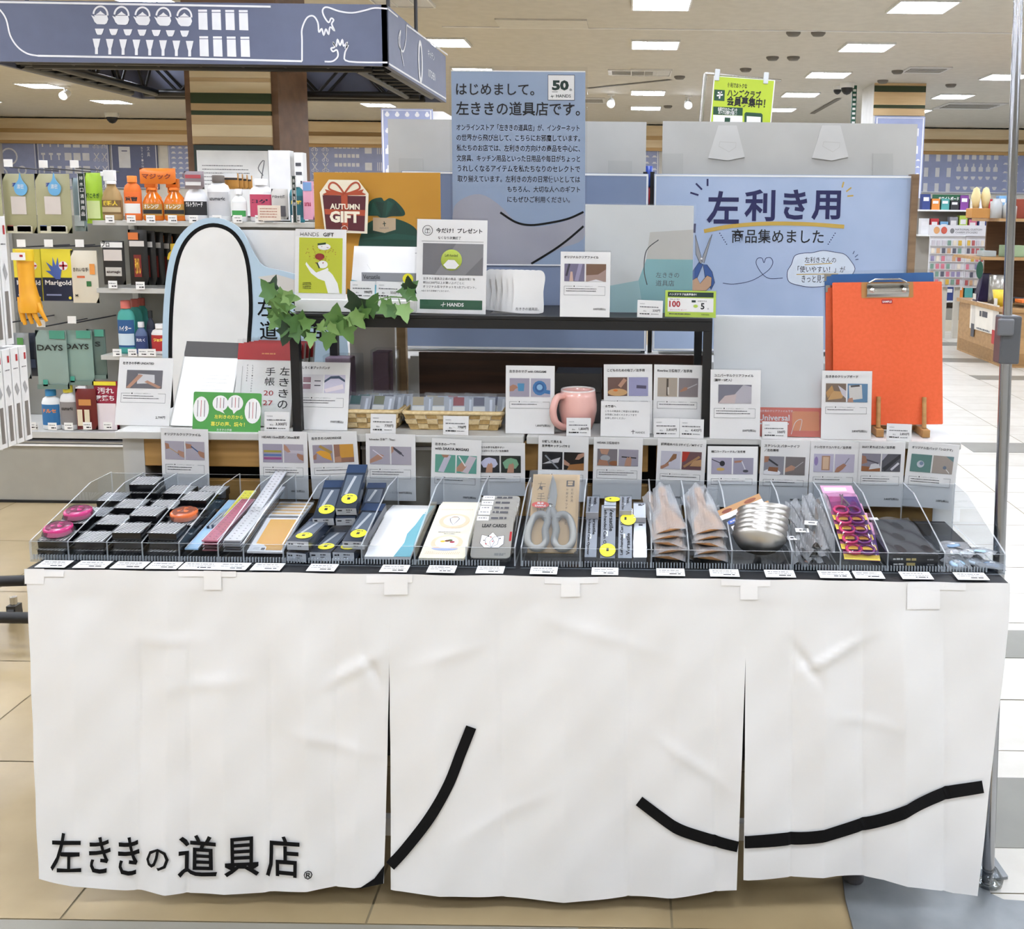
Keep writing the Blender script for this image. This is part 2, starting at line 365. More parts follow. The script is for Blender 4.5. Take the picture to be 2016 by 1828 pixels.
# small things on the ceiling
DK = mat('#6b665e', .6)
def vent(px, py, w, d, label):
    p = atZ(px, py, ZC); b = MB(); b.box((-w/2, -d/2, -.012), (w/2, d/2, .0), OFFT); b.box((-w*.42, -d*.3, -.016), (w*.42, d*.3, -.0121), DK)
    for k in range(4): b.box((-w*.42, -d*.3+d*.16*k, -.02), (w*.42, -d*.28+d*.16*k, -.016), OFFT)
    b.build('ceiling_vent', T=Matrix.Translation(p), label=label, cat='vent', group='ceiling vents')
vent(1908, 208, .9, .9, 'square air vent on the ceiling at the far right'); vent(1160, 197, .5, .7, 'air vent with a dark slot left of the small ceiling spotlight')
vent(1822, 137, .5, .5, 'air vent on the ceiling above the far right pillar'); vent(1245, 142, .6, .45, 'air vent on the ceiling behind the tall blue poster')
def disc(px, py, r, label, cat='detector', m=DK):
    p = atZ(px, py, ZC); b = MB(); b.lathe([(0, -.04), (r*.7, -.038), (r, -.015), (r, .0)], m, n=14); b.build('smoke_detector', T=Matrix.Translation(p), label=label, cat=cat, group='round ceiling detectors')
for px, py, w_ in [(1562, 63, 'nearest, left one of a pair'), (1611, 63, 'nearest, right one of a pair'), (1521, 112, 'second row, left one'), (1562, 112, 'second row, right one'), (1338, 150, 'beside the unlit ceiling light'), (1468, 135, 'above the green poster'), (1738, 158, 'by the pillar top'), (1872, 166, 'right of the far pillar'), (1767, 139, 'next to the flat vent'), (1315, 208, 'beyond the spotlights')]:
    disc(px, py, .07, 'small round ceiling detector, '+w_)
def camera_dome(px, py, s, label):
    p = atZ(px, py, ZC); t = thing('dome_camera', label, 'security camera', Matrix.Translation(p))
    b = MB(); b.lathe([(0, -.05*s), (.07*s, -.05*s), (.075*s, 0)], WHITE, n=16); b.build('housing', t)
    b = MB(); b.lathe([(0, -.12*s), (.03*s, -.11*s), (.055*s, -.08*s), (.06*s, -.05*s)], BLACK, n=16); b.build('dome', t)
camera_dome(1668, 163, 1.3, 'white dome security camera with black glass left of the far pillar'); camera_dome(1649, 170, .9, 'smaller dome camera beside the larger one'); camera_dome(220, 222, 1.6, 'white dome camera above the stationery wall panel')
def spot(px, py, label):
    p = atZ(px, py-6, ZC); t = thing('spotlight', label, 'spotlight', Matrix.Translation(p))
    b = MB(); b.box((-.05, -.05, -.02), (.05, .05, 0), WHITE); b.tube([(0, 0, 0), (0, 0, -.08)], .012, WHITE); b.build('mount', t)
    b = MB(); b.tube([(0, .08, -.09), (0, -.06, -.15)], [.05, .06], WHITE, 12); b.build('barrel', t)
    b = MB(); b.tube([(0, -.061, -.151), (0, -.064, -.153)], [.05, .05], LW, 12); b.build('lens', t)
for px, py, l in [(1203, 191, 'white ceiling spotlight just right of the tall poster'), (1355, 194, 'white ceiling spotlight beside the green poster stand'), (127, 175, 'white ceiling spotlight under the black truss, far left')]: spot(px, py, l)
b = MB(); p, q = atZ(1599, 223, ZC), atZ(1652, 193, ZC); b.strip([p, q], .08, 0, DK); b.v = [(x, y, ZC-.01) for x, y, z in b.v]; b.build('light_track', label='dark light track on the ceiling right of the green poster', cat='track')
b = MB(); p, q = atZ(1157, 173, ZC), atZ(1320, 156, ZC); b.strip([p, q], .06, 0, DK); b.v = [(x, y, ZC-.01) for x, y, z in b.v]; b.build('light_track', label='dark light track on the ceiling left of the green poster', cat='track')
b = MB(); b.box((-.03, 0, -.55), (.03, .03, 0), mat('#0f4a38', .5)); p = atZ(1683, 168, ZC)
T = Matrix.Translation(p)
for k in range(8): b.rect(-.02, -.5+.06*k, .02, -.47+.06*k, .002, WHITE, mkT(Vector((0, 0, 0)), Vector((1, 0, 0)), Vector((0, 0, 1)), Vector((0, -1, 0))))
b.build('hanging_sign', T=T, label='narrow dark green sign hanging vertically from the ceiling', cat='sign')
# glass smoke barrier hanging from the ceiling
gz = atY(1400, 55, 8.2).z; gl = MB(); gl.box((-1.6, 8.2, gz), (9.9, 8.206, ZC), mat('#eef1f0', .03, kind='clear', sc=.8))
struct('window_1', gl)
rail = MB(); rail.box((-1.6, 8.185, gz-.022), (9.9, 8.22, gz+.004), WHITE)
for px in (1500, 1867): X = atY(px, 30, 8.2).x; rail.box((X-.008, 8.19, gz), (X+.008, 8.21, ZC), WHITE)
struct('trim_30', rail)
p = atZ(1068, 45, ZC); b = MB(); b.box((-.42, -.2, -.015), (.42, .2, 0), mat('#d8d5cd', .6)); b.build('ceiling_hatch', T=Matrix.Translation(p), label='pale rectangular hatch on the ceiling above the tall poster', cat='hatch')
# ---------------------------------------------------------------- the display table and its cloth
WM = mat('#e7e6e1', .45); STRIP = mat('#17171a', .5)
t = thing('display_table', 'long folding table with black top behind the white printed cloth', 'table', Matrix.Translation((-.01, 0, 0)))
b = MB(); b.box((-.972, 0, ZT-.03), (.972, .415, ZT), STRIP); b.build('table_top', t, bevel=.002)
for x in (-.72, .72):
    for y in (.1, .34):
        b = MB(); b.box((x-.02, y-.02, .03), (x+.02, y+.02, ZT-.03), WM); lg = b.build('leg', t)
        b = MB(); b.lathe([(0, 0), (.02, 0), (.022, .012), (.012, .03), (0, .03)], MID, Matrix.Translation((x, y, 0)), 12); b.build('foot', lg)
b = MB(); b.box((-.70, .09, .1), (.70, .11, .14), WM); b.build('cross_bar', t)
CLOTH = mat('#f2f2f1', .75, spec=.2, col2='#f0f0ef'); BRUSH = mat('#0b0b0d', .7, spec=.2)
def lerp(a, b, t): return a+(b-a)*t
def poly1(pts, u):
    for (a, x), (b_, y) in zip(pts, pts[1:]):
        if u <= b_: return lerp(x, y, (u-a)/(b_-a))
    return pts[-1][1]
CR = [(52, 0), (150, 1.6), (272, -1.2), (330, 1.2), (372, -.6), (445, .8), (530, -1.4), (602, 1.2), (660, -.4), (705, 1.0), (765, -1), (860, 1.3), (985, -1.3), (1110, 1.1), (1235, -1.2), (1330, .6), (1410, -.4), (1466, .8), (1560, -1.2), (1625, .5), (1700, -1.6), (1780, 1.8), (1860, -.6), (1990, 1)]
def fold(px, py):
    f = poly1(CR, px+(py-1450)*.02*math.sin(px*.02))*.0055
    k = min(1, max(0, (py-1180)/160)); f *= .25+.75*k
    f += .0022*math.sin(px*.011+py*.006)*k + .0016*math.sin(px*.031-py*.013+1.3)+.0009*math.sin(px*.05+py*.045)
    for cx, s in CR[2:-1:2]: f += (.0017 if s > 0 else -.0017)*math.exp(-((px+(py-1450)*.012*math.sin(cx)-cx)/3.2)**2)*k
    f += .0012 if py < 1166+(px-50)*.012 else 0
    for cx, cy, sx, sy, a, s in [(690, 1320, 60, 9, -.5, .004), (735, 1320, 34, 9, 1.2, -.004), (1640, 1290, 70, 8, -.5, .004), (1590, 1310, 40, 9, .9, -.004), (650, 1460, 90, 8, .3, .002), (410, 1345, 70, 10, -.1, .0025), (1700, 1420, 60, 7, .15, .002), (330, 1260, 70, 7, 0, .002), (1180, 1250, 120, 10, .3, .0016), (1000, 1600, 130, 9, -.5, .0014), (1360, 1500, 80, 9, .6, .002), (880, 1290, 80, 9, -.3, .0018)]:
        u = (px-cx)*math.cos(a)+(py-cy)*math.sin(a); v = (py-cy)*math.cos(a)-(px-cx)*math.sin(a)
        f += 1.7*s*math.exp(-(u/sx)**2-(v/sy)**2)
    return f
def cpt(px, py, z=0): p = atY(px, py, -.012); return Vector((p.x, -.012-fold(px, py)-z, p.z))
top = lambda px: lerp(1119, 1147, (px-52)/(1988-52))
PAN = [([(0, 52), (1, 77)], [(0, 765), (.28, 765), (1, 755)], [(0, 1729), (.25, 1754), (.65, 1760), (1, 1740)]),
       ([(0, 765), (.28, 765), (1, 768)], [(0, 1468), (.25, 1468), (1, 1450)], [(0, 1754), (.5, 1774), (.8, 1766), (1, 1750)]),
       ([(0, 1468), (.25, 1468), (1, 1463)], [(0, 1988), (.12, 1986), (1, 1924)], [(0, 1729), (.4, 1726), (.6, 1731), (.9, 1760), (1, 1762)])]
c = MB()
for le, re, bo in PAN:
    def fn(u, v, le=le, re=re, bo=bo):
        px = lerp(poly1(le, v), poly1(re, v), u); y1 = poly1(bo, u)
        return cpt(px, lerp(top(px), y1, v))
    c.surf(fn, 150, 60, CLOTH)
def warp(mb, fn=cpt, off=.0012):
    mb.v = [tuple(fn(x, y, off)) for x, y, z in mb.v]; return mb
g = MB()
for ch, x0, x1, y0, y1 in [('左', 104, 165, 1634, 1710), ('き', 179, 219, 1644, 1716), ('き', 233, 275, 1647, 1722), ('の', 290, 337, 1664, 1708), ('道', 353, 430, 1641, 1723), ('具', 444, 511, 1644, 1722), ('店', 523, 591, 1645, 1727), ('®', 600, 617, 1709, 1726)]:
    g.text(ch, x0, y1, x1, y0, BRUSH, bold=.012)
# broad black brush lines crossing the cloth (plain strokes only)
def brush(pts, w): g.strip(spline([(*p, 0) for p in pts], 10), w, 0, BRUSH)
brush([(768, 1704), (800, 1668), (846, 1606), (884, 1540), (908, 1480), (928, 1430)], 21)
g.poly([(708, 1744), (738, 1726), (757, 1702), (755, 1738)], 0, BRUSH)
brush([(1258, 1576), (1300, 1606), (1345, 1632), (1400, 1652), (1452, 1662)], 22)
brush([(1465, 1651), (1530, 1650), (1600, 1646), (1680, 1628), (1750, 1606), (1812, 1578), (1870, 1558), (1934, 1546)], 25)
warp(g, off=.0042)
for vs in [g]: c.add(vs.v, vs.f, BRUSH)
cl = c.build('printed_cloth', label='long white cloth in three flaps with black shop lettering hanging from the table edge', cat='curtain')
TAPE = mat('#ffffff', .3)
for rects in [[(50, 89, 1118, 1148), (89, 128, 1122, 1133)], [(352, 466, 1123, 1134), (402, 437, 1122, 1160)], [(722, 812, 1131, 1146), (757, 803, 1130, 1170)], [(1072, 1178, 1136, 1147), (1105, 1142, 1138, 1172)], [(1420, 1516, 1140, 1152), (1457, 1491, 1141, 1178)], [(1786, 1900, 1146, 1160), (1785, 1850, 1150, 1198)]]:
    b = MB()
    for k, (x0, x1, y0, y1) in enumerate(rects):
        b.surf(lambda u, v: cpt(lerp(x0, x1, u), lerp(y0, y1, v), .0014+.0006*k), 8, 4, TAPE)
    b.build('tape_strip', cl)
# ---------------------------------------------------------------- clear acrylic trays
FYT, BYT = .045, .386
def tray(divs, label):
    X = [atZ(px, py, ZT).x for px, py in divs]; x0, x1 = X[0], X[-1]
    t = thing('acrylic_tray', label, 'tray', Matrix.Translation((x0, FYT, ZT+.001))); w = x1-x0; d = BYT-FYT
    b = MB(); b.box((0, 0, 0), (w, d, .003), CLEAR)
    for k in range(int(w/.0062)): b.box((.006*k+.003, .004, .003), (.006*k+.0048, .009, .013), EDGE)
    b.build('ribbed_floor', t)
    b = MB(); b.prism([(0, 0), (w, 0), (w, .042), (0, .042)], 0, .003, CLEAR, mkT(Vector((0, .0031, 0)), Vector((1, 0, 0)), Vector((0, 0, 1)), Vector((0, -1, 0))), side=EDGE); b.build('front_lip', t)
    b = MB(); b.prism([(0, .003), (w, .003), (w, .098), (0, .098)], 0, .003, CLEAR, mkT(Vector((0, d, 0)), Vector((1, 0, 0)), Vector((0, 0, 1)), Vector((0, -1, 0))), side=EDGE); b.build('back_panel', t)
    prof = [(.0035, .0032), (d-.0035, .0032), (d-.0035, .1), (d-.02, .1), (d-.1, .1), (d-.115, .094), (.0035, .043)]
    prof = [(.0035, .0032), (d-.0035, .0032), (d-.0035, .101), (.245, .1005), (.0035, .043)]
    for k, x in enumerate(X):
        u = min(max(x-x0-.0015, 0), w-.003)
        b = MB(); b.prism(prof, 0, .003, CLEAR, mkT(Vector((u, 0, 0)), Vector((0, 1, 0)), Vector((0, 0, 1)), Vector((1, 0, 0))), side=EDGE); b.build('end_panel' if k in (0, len(X)-1) else 'divider', t)
    return X
D1 = [(70, 1100), (144, 1101), (220, 1102), (287, 1104), (359, 1105), (434, 1107), (483, 1108), (560, 1110), (713, 1113), (817, 1114), (918, 1116), (1015, 1118)]
D2 = [(1025, 1118), (1142, 1119), (1282, 1121), (1355, 1122), (1440, 1123), (1558, 1125), (1654, 1127), (1747, 1128), (1859, 1130), (1979, 1132)]
XA = tray(D1, 'long clear acrylic tray of stationery on the front of the table, the one holding rulers')
XB = tray(D2, 'long clear acrylic tray on the front of the table, the one holding ladles')
# ---------------------------------------------------------------- shelf unit behind the trays
GREYM = mat('#bdbbb5', .5); SHELF = mat('#c7c6c1', .4); BOARD = mat('#b48a4f', .5, kind='wood', col2='#9f7840', sc=1.6); DARK = mat('#15120f', .8)
X0, X1, YF, YB = -.985, .985, .425, .80
u = thing('display_shelf', 'low grey and timber display shelf standing behind the black topped table', 'shelf', Matrix.Translation((0, YF, 0)))
for x0, x1 in ((X0-.005, -.035), (-.028, X1)):
    b = MB(); b.box((x0, -.025, ZS-.018), (x1, YB-YF, ZS), SHELF); b.build('shelf_board', u, bevel=.002)
b = MB(); b.box((X0, 0, 0), (X0+.05, YB-YF, ZS-.018), GREYM); b.build('side_panel', u)
b = MB(); b.box((X1-.05, .0, 0), (X1, YB-YF, ZS-.018), WHITE); b.build('side_panel', u)
b = MB(); b.box((X0+.05, .12, .03), (X1-.05, .13, ZS-.02), DARK); b.build('back_panel', u)
zz = lambda py, px=400: atY(px, py, YF).z
za, zb, zc = zz(918), zz(944), .60
xx = lambda px: atY(px, 900, YF).x
for x0, x1 in ((262, 705), (985, 1276), (1292, 1850)):
    for z0, z1 in ((za, ZS-.019), (zc, zb)):
        b = MB(); b.box((xx(x0), 0.001, z0), (xx(x1), .02, z1), BOARD); b.build('timber_board', u, bevel=.002)
b = MB(); b.box((xx(706), .03, .64), (xx(850), .045, ZS-.02), mat('#a9a497', .6)); b.box((xx(706), .02, zz(884)), (xx(980), .03, zz(878)), WHITE); b.build('middle_panel', u)
# back board of the shelf: dark timber with grey frame
WAL = mat('#4a2d1c', .55, kind='wood', col2='#38200f', sc=1.5)
y = YB-.01
p, q = atY(826, 692, y), atY(1395, 800, y)
b = MB(); b.box((p.x, YB-.02, ZS+.001), (q.x, YB-.005, p.z), WAL); bb_ = b.build('timber_back_board', label='dark brown timber back board under the riser behind the mug', cat='board')
b = MB(); b.box((p.x-.022, YB-.025, ZS+.001), (p.x, YB, p.z-.01), GREYM); b.box((p.x, YB-.03, ZS+.001), (q.x, YB-.02, ZS+.022), GREYM); b.build('frame', bb_)
# ---------------------------------------------------------------- black riser rack
BLK = mat('#0a0a0c', .5)
xl, xr = atY(572, 640, .43).x, atY(1402, 640, .43).x; RY0, RY1 = .42, .755
r = thing('riser_rack', 'black steel framed riser standing on the display shelf', 'rack', Matrix.Translation(((xl+xr)/2, RY0, ZS)))
hw = (xr-xl)/2; h = ZR-ZS
b = MB(); b.box((-hw, 0, h-.008), (hw, RY1-RY0, h), BLK); b.build('top_panel', r, bevel=.001)
for x0, x1, y0, y1 in ((-hw, hw, .0, .02), (-hw, hw, RY1-RY0-.02, RY1-RY0), (-hw, -hw+.02, .021, RY1-RY0-.021), (hw-.02, hw, .021, RY1-RY0-.021)):
    b = MB(); b.box((x0, y0, h-.03), (x1, y1, h-.0085), BLK); b.build('rail', r)
for x in (-hw, hw-.02):
    for y in (0, RY1-RY0-.02):
        b = MB(); b.box((x, y, .001), (x+.02, y+.02, h-.0305), BLK); b.build('leg', r)
# ---------------------------------------------------------------- boards behind the shelf
GB = mat('#b9b8b3', .6); NAVY = mat('#191a4e', .6); SKY = mat('#a3b3cd', .7, col2='#adbbd4', sc=.6); CAP = mat('#8d9bb8', .6); GOLD = mat('#c4a24a', .6); STEELB = mat('#7d8ba6', .65)
def sheet(name, px, py0, py1, Y, m, th, side=None, **k):
    a, b_ = atY(px[0], py1, Y), atY(px[1], py1, Y); tp = atY((px[0]+px[1])/2, py0, Y); bt = atY((px[0]+px[1])/2, py1, Y)
    T = mkT(Vector((a.x, Y, bt.z)), Vector((1, 0, 0)), Vector((0, 0, 1)), Vector((0, -1, 0)))
    w, h = b_.x-a.x, tp.z-bt.z
    mb = MB(); mb.prism([(0, 0), (w, 0), (w, h), (0, h)], -th, 0, m, side=side); return mb, T, w, h
b, T, w, h = sheet('', (773, 1266), 237, 690, 1.10, GB, .006); o = b.build('back_sign_board', T=T, label='grey back of a sign board above the tall blue poster, without easel flaps', cat='sign board')
for x in (.03, w-.11): q = MB(); q.prism([(x, .45), (x+.07, .45), (x+.07, .56), (x, .56)], .0005, .003, mat('#b1b0ab', .4)); q.build('corner_pocket', o)
b, T, w, h = sheet('', (1297, 1783), 241, 690, 1.10, GB, .006); o = b.build('back_sign_board', T=T, label='grey back of a sign board carrying two easel flaps, above the left handed poster', cat='sign board')
for cx in (1431, 1635):
    q = MB(); P = [onT(T, *p) for p in [(cx-17, 247), (cx+19, 247), (cx+35, 309), (cx+2, 316), (cx-37, 311)]]; q.prism(P, .001, .004, mat('#c9c8c4', .5)); f = q.build('easel_flap', o)
    q = MB(); q.strip([onT(T, *p) for p in [(cx-14, 279), (cx-16, 288), (cx+4, 299), (cx+17, 290), (cx+18, 281), (cx-14, 279)]], .002, .0045, GREYM); q.build('crease', f)
for cx in (1325, 1738):
    q = MB(); P = [onT(T, *p) for p in [(cx-20, 302), (cx+20, 302), (cx+20, 346), (cx-20, 346)]]; q.prism(P, .0005, .003, mat('#b1b0ab', .4)); q.build('corner_pocket', o)
b, T, w, h = sheet('', (797, 1272), 339, 688, 1.0, STEELB, .03, side=WAL)
e = .004; b.strip([(e, e), (w-e, e), (w-e, h-e), (e, h-e)], .007, .0006, WHITE, closed=True)
b.build('sign_board', T=T, label='plain slate blue sign board behind the riser and the tall poster', cat='sign board')
T, w, h = fr((1284, 690), (1785, 694), (1297, 342), Y=1.0, lean=0)
b = MB(); b.prism([(0, 0), (w, 0), (w, h), (0, h)], -.025, 0, SKY, side=mat('#8a6f52', .6, kind='wood', col2='#6b5238'))
b.strip([(.004, .004), (w-.004, .004), (w-.004, h-.004), (.004, h-.004)], .006, .0006, WHITE, closed=True)
P = lambda x, y: onT(T, x, y)
def pz(mb, T, t_, x0, y0, x1, y1, m, bold=0, z=.0008):
    a, c_ = onT(T, x0, y1), onT(T, x1, y0); mb.text(t_, a[0], a[1], c_[0], c_[1], m, z, bold=bold)
for ch, x0, x1, y0, y1 in [('左', 1391, 1456, 376, 440), ('利', 1465, 1527, 373, 435), ('き', 1541, 1590, 373, 432), ('用', 1597, 1656, 375, 433)]: pz(b, T, ch, x0, y0, x1, y1, NAVY, .026)
pl = lambda mb, T, pts, w_, m, z=.0008, cl=False: mb.strip(spline([(*onT(T, *p), 0) for p in pts], 5, cl) if len(pts) > 2 else [onT(T, *p) for p in pts], w_, z, m, closed=cl)
pl(b, T, [(1386, 455), (1440, 445), (1510, 440), (1590, 441), (1662, 446)], .011, GOLD)
for s in ([(1393, 352), (1393, 366)], [(1370, 361), (1382, 373)], [(1359, 379), (1375, 384)]): pl(b, T, s, .005, NAVY)
for s in ([(1661, 358), (1658, 369)], [(1676, 369), (1666, 377)], [(1680, 385), (1668, 386)]): pl(b, T, s, .004, GOLD)
pl(b, T, [(1368, 440), (1367, 458)], .006, NAVY)
pz(b, T, '商品集めました', 1440, 452, 1622, 478, INK, .008)
for k in range(6):
    for x in (1417+2.7*k, 1644-2.7*k): a = P(x, 459+4.3*k); b.poly(arc(a[0], a[1], .0017, .0017, n=8), .0008, NAVY)
pl(b, T, [(1423, 557), (1445, 559), (1480, 552), (1510, 534), (1521, 519), (1518, 508), (1508, 508), (1504, 517), (1500, 508), (1491, 509), (1489, 520), (1500, 538), (1515, 548), (1541, 547)], .0016, NAVY)
cb = spline([(*P(x, y), 0) for x, y in [(1558, 520), (1565, 503), (1583, 498), (1600, 497), (1620, 493), (1642, 496), (1662, 500), (1674, 512), (1683, 528), (1676, 542), (1660, 555), (1630, 562), (1600, 565), (1575, 562), (1553, 554), (1550, 535)]], 4, True)
b.poly(cb, .0006, mat('#d5dde6', .7)); b.strip(cb, .0016, .0009, NAVY, closed=True)
pz(b, T, '左利きさんの', 1584, 506, 1646, 517, INK, .002, .001); pz(b, T, '「使いやすい！」が', 1570, 524, 1664, 536, INK, .002, .001); pz(b, T, 'きっと見つかる！', 1578, 542, 1652, 556, INK, .002, .001)
pl(b, T, [(1584, 521), (1638, 518)], .0022, GOLD); pl(b, T, [(1568, 540), (1650, 539)], .0022, GOLD)
for s in ([(1682, 494), (1679, 500)], [(1689, 501), (1683, 506)], [(1690, 510), (1684, 511)]): pl(b, T, s, .0018, NAVY)
# printed scissors held in a hand
SKIN = mat('#c09b7c', .7); BLU = mat('#39578f', .6); SILV = mat('#9d9d9f', .6)
for q, m, z in [([(1369, 462), (1383, 515), (1379, 520), (1370, 500)], SILV, .0008), ([(1402, 461), (1386, 518), (1380, 514), (1397, 470)], SILV, .001), ([(1376, 516), (1384, 520), (1372, 548), (1360, 556), (1362, 536)], BLU, .0008), ([(1384, 520), (1392, 521), (1402, 535), (1407, 556), (1400, 570), (1394, 560), (1388, 545)], BLU, .0008), ([(1362, 552), (1372, 546), (1378, 558), (1392, 542), (1401, 546), (1400, 562), (1390, 572), (1362, 572)], SKIN, .0012)]:
    b.poly([P(*p) for p in q], z, m); b.strip([P(*p) for p in q], .0011, z+.0002, INK, closed=True)
a = P(1381, 509); b.poly(arc(a[0], a[1], .003, .003, n=10), .0014, WHITE)
b.build('sign_board', T=T, label='pale blue poster board with large navy lettering, gold underline and a cloud bubble', cat='poster')
for px in (1268, 1282):
    b = MB(); a = atY(px, 500, 1.04); b.box((a.x-.006, 1.04, .0), (a.x+.006, 1.056, atY(px, 338, 1.04).z), BLK); b.build('shelf_post', label='thin black upright post between the two blue boards, '+('left one' if px == 1268 else 'right one'), cat='post')
RED = mat('#b01c22', .4)
a = atY(1276, 395, 1.12); b = MB(); b.lathe([(0, 0), (.014, 0), (.016, .02), (.012, .05), (.006, .06), (0, .06)], RED, n=12); b.lathe([(0, .06), (.012, .06), (.012, .12), (0, .12)], mat('#1c3f9a', .4), n=12); b.build('bottle', T=Matrix.Translation((a.x, 1.12, a.z-.02)), label='small red and blue bottle glimpsed in the gap between the boards', cat='bottle')
b = MB(); a = atY(1786, 500, 1.0); c_ = atY(1799, 500, 1.0); b.box((a.x, .985, 1.031), (c_.x, 1.03, atY(1790, 343, 1.0).z), mat('#8a6f52', .6, kind='wood', col2='#6b5238')); b.build('board_edge_strip', label='brown timber edge strip at the right side of the lettered poster board', cat='trim')
# a plain shelf carries the boards and the things behind
cs = MB(); cs.box((-.75, .86, 0), (1.0, 1.22, 1.03), GREYM); cs.build('back_counter', label='grey counter behind the display shelf that carries the sign boards', cat='counter', bevel=.004)
# ---------------------------------------------------------------- cut-out standee at the left
Yst = .84
T, w, h = fr((335, 842), (690, 846), (440, 424), Y=Yst, lean=3)
PB = mat('#b9d0e0', .6); OFFW = mat('#efeeea', .6)
P = lambda x, y: onT(T, x, y)
out = spline([(*P(x, y), 0) for x, y in [(330, 900), (320, 740), (322, 600), (336, 500), (370, 446), (420, 428), (470, 448), (500, 500), (520, 524), (560, 534), (612, 552), (658, 600), (684, 680), (690, 900)]], 5)
b = MB(); b.prism(out, -.006, 0, PB)
inn = spline([(*P(x, y), 0) for x, y in [(344, 900), (336, 740), (338, 604), (351, 508), (379, 460), (420, 443), (461, 460), (486, 510), (494, 600), (490, 700), (498, 900)]], 5)
b.poly(inn, .0006, OFFW)
b.strip(inn, .011, .0009, BRUSH)
b.poly([P(*p) for p in [(508, 545), (545, 540), (600, 556), (620, 580), (590, 576), (540, 574)]], .0006, mat('#d3cfc9', .7))
for ch, x0, x1, y0, y1 in [('左', 507, 543, 588, 622), ('き', 566, 590, 588, 622), ('道', 512, 546, 632, 668), ('具', 553, 590, 632, 668), ('店', 598, 636, 632, 668)]: pz(b, T, ch, x0, y0, x1, y1, BRUSH, .012, .001)
b.build('standee', T=T, label='tall white and pale blue cut-out board with a thick black outline, left of the riser', cat='standee')
b, T, w, h = sheet('', (448, 640), 453, 760, .90, WHITE, .003); b.box((.02, -(T.translation.z-1.0301), -.003), (.06, 0, 0), WHITE) if False else None
o = b.build('white_sheet', T=T, label='plain white sheet standing behind the tall cut-out board', cat='sheet')
# ---------------------------------------------------------------- pole stand at the right
POLE = mat('#a9abb0', .16, 1); PLATE = mat('#85898c', .42, .35, kind='tile', col2='#777b7f', sc=1.5)
base = atZ(1944, 1742, 0)
t = thing('pole_stand', 'slim steel pole on a flat grey base plate at the right table end', 'stand', Matrix.Translation((base.x, base.y, 0)))
LP = [atZ(x, y, .004) for x, y in [(1655, 1700), (1700, 1690), (1935, 1675), (1955, 1684), (1985, 1727), (1960, 1731), (1944, 1743), (1950, 1760), (1975, 1772), (2030, 1776), (2060, 1900), (1700, 1905), (1664, 1770)]]
b = MB(); b.prism([(p.x-base.x, p.y-base.y) for p in LP], .0005, .007, PLATE); b.build('base_plate', t, bevel=.002)
pt_ = atY(2006, -30, .24); q = Vector((.0, .0, .008)); e = Vector((pt_.x-base.x, pt_.y-base.y, pt_.z))
mid = q.lerp(e, .62)
b = MB(); b.tube([q, mid], .0125, POLE, 16); b.build('lower_tube', t)
b = MB(); b.tube([mid, e+(e-q)*.1], .0095, POLE, 16); b.build('upper_tube', t)
b = MB(); b.box((-.02, -.022, -.05), (.022, .02, .05), mat('#56585c', .4)); b.box((-.03, -.03, .01), (.004, -.02, .045), mat('#6d6f73', .3)); b.build('clamp', t, bevel=.004, T=Matrix.Translation(mid))
b = MB(); b.lathe([(.014, 0), (.03, .0), (.032, .012), (.02, .03), (.014, .03)], mat('#e8ecee', .08, kind='clear', sc=1.6), Matrix.Translation((0, 0, .008)), 20); b.build('clear_collar', t)
# ---------------------------------------------------------------- cards, signs and price tickets
def fit(mb, s, x, y, h, maxw, m, bold=0, z=.0008, right=False):
    w = h*text_mesh(s, bold)[2]; k = min(1, maxw/w); w *= k
    if right: x -= w
    mb.text(s, x, y, x+w, y+h*max(k, .75), m, z, bold=bold)
CC = {}
def pm(c): return mat(c, .6)
def picture(parent, x0, y0, x1, y1, bg, shapes):
    b = MB(); b.prism([(x0, y0), (x1, y0), (x1, y1), (x0, y1)], .0002, .0009, pm(bg)); w, h = x1-x0, y1-y0
    for k, (c, pts) in enumerate(shapes):
        b.poly([(x0+min(max(u, 0), 1)*w, y0+min(max(v, 0), 1)*h) for u, v in pts], .0011+.0002*k, pm(c))
    return b.build('picture', parent)
SK, SK2 = '#b98d76', '#a97a62'
hL = [(0, .55), (.18, .66), (.34, .6), (.42, .48), (.3, .42), (.2, .3), (0, .28)]
hR = [(1, .1), (.78, .2), (.66, .4), (.7, .52), (.82, .48), (1, .42)]
hB = [(.3, 0), (.36, .35), (.44, .55), (.52, .5), (.58, .6), (.66, .45), (.64, 0)]
def bar(a, b_, w): 
    d = Vector((b_[0]-a[0], b_[1]-a[1])).normalized(); n = (-d.y*w/2, d.x*w/2)
    return [(a[0]+n[0], a[1]+n[1]), (b_[0]+n[0], b_[1]+n[1]), (b_[0]-n[0], b_[1]-n[1]), (a[0]-n[0], a[1]-n[1])]
def el(cx, cy, rx, ry, n=14): return arc(cx, cy, rx, ry, n=n)
LAV = '#b3adb8'
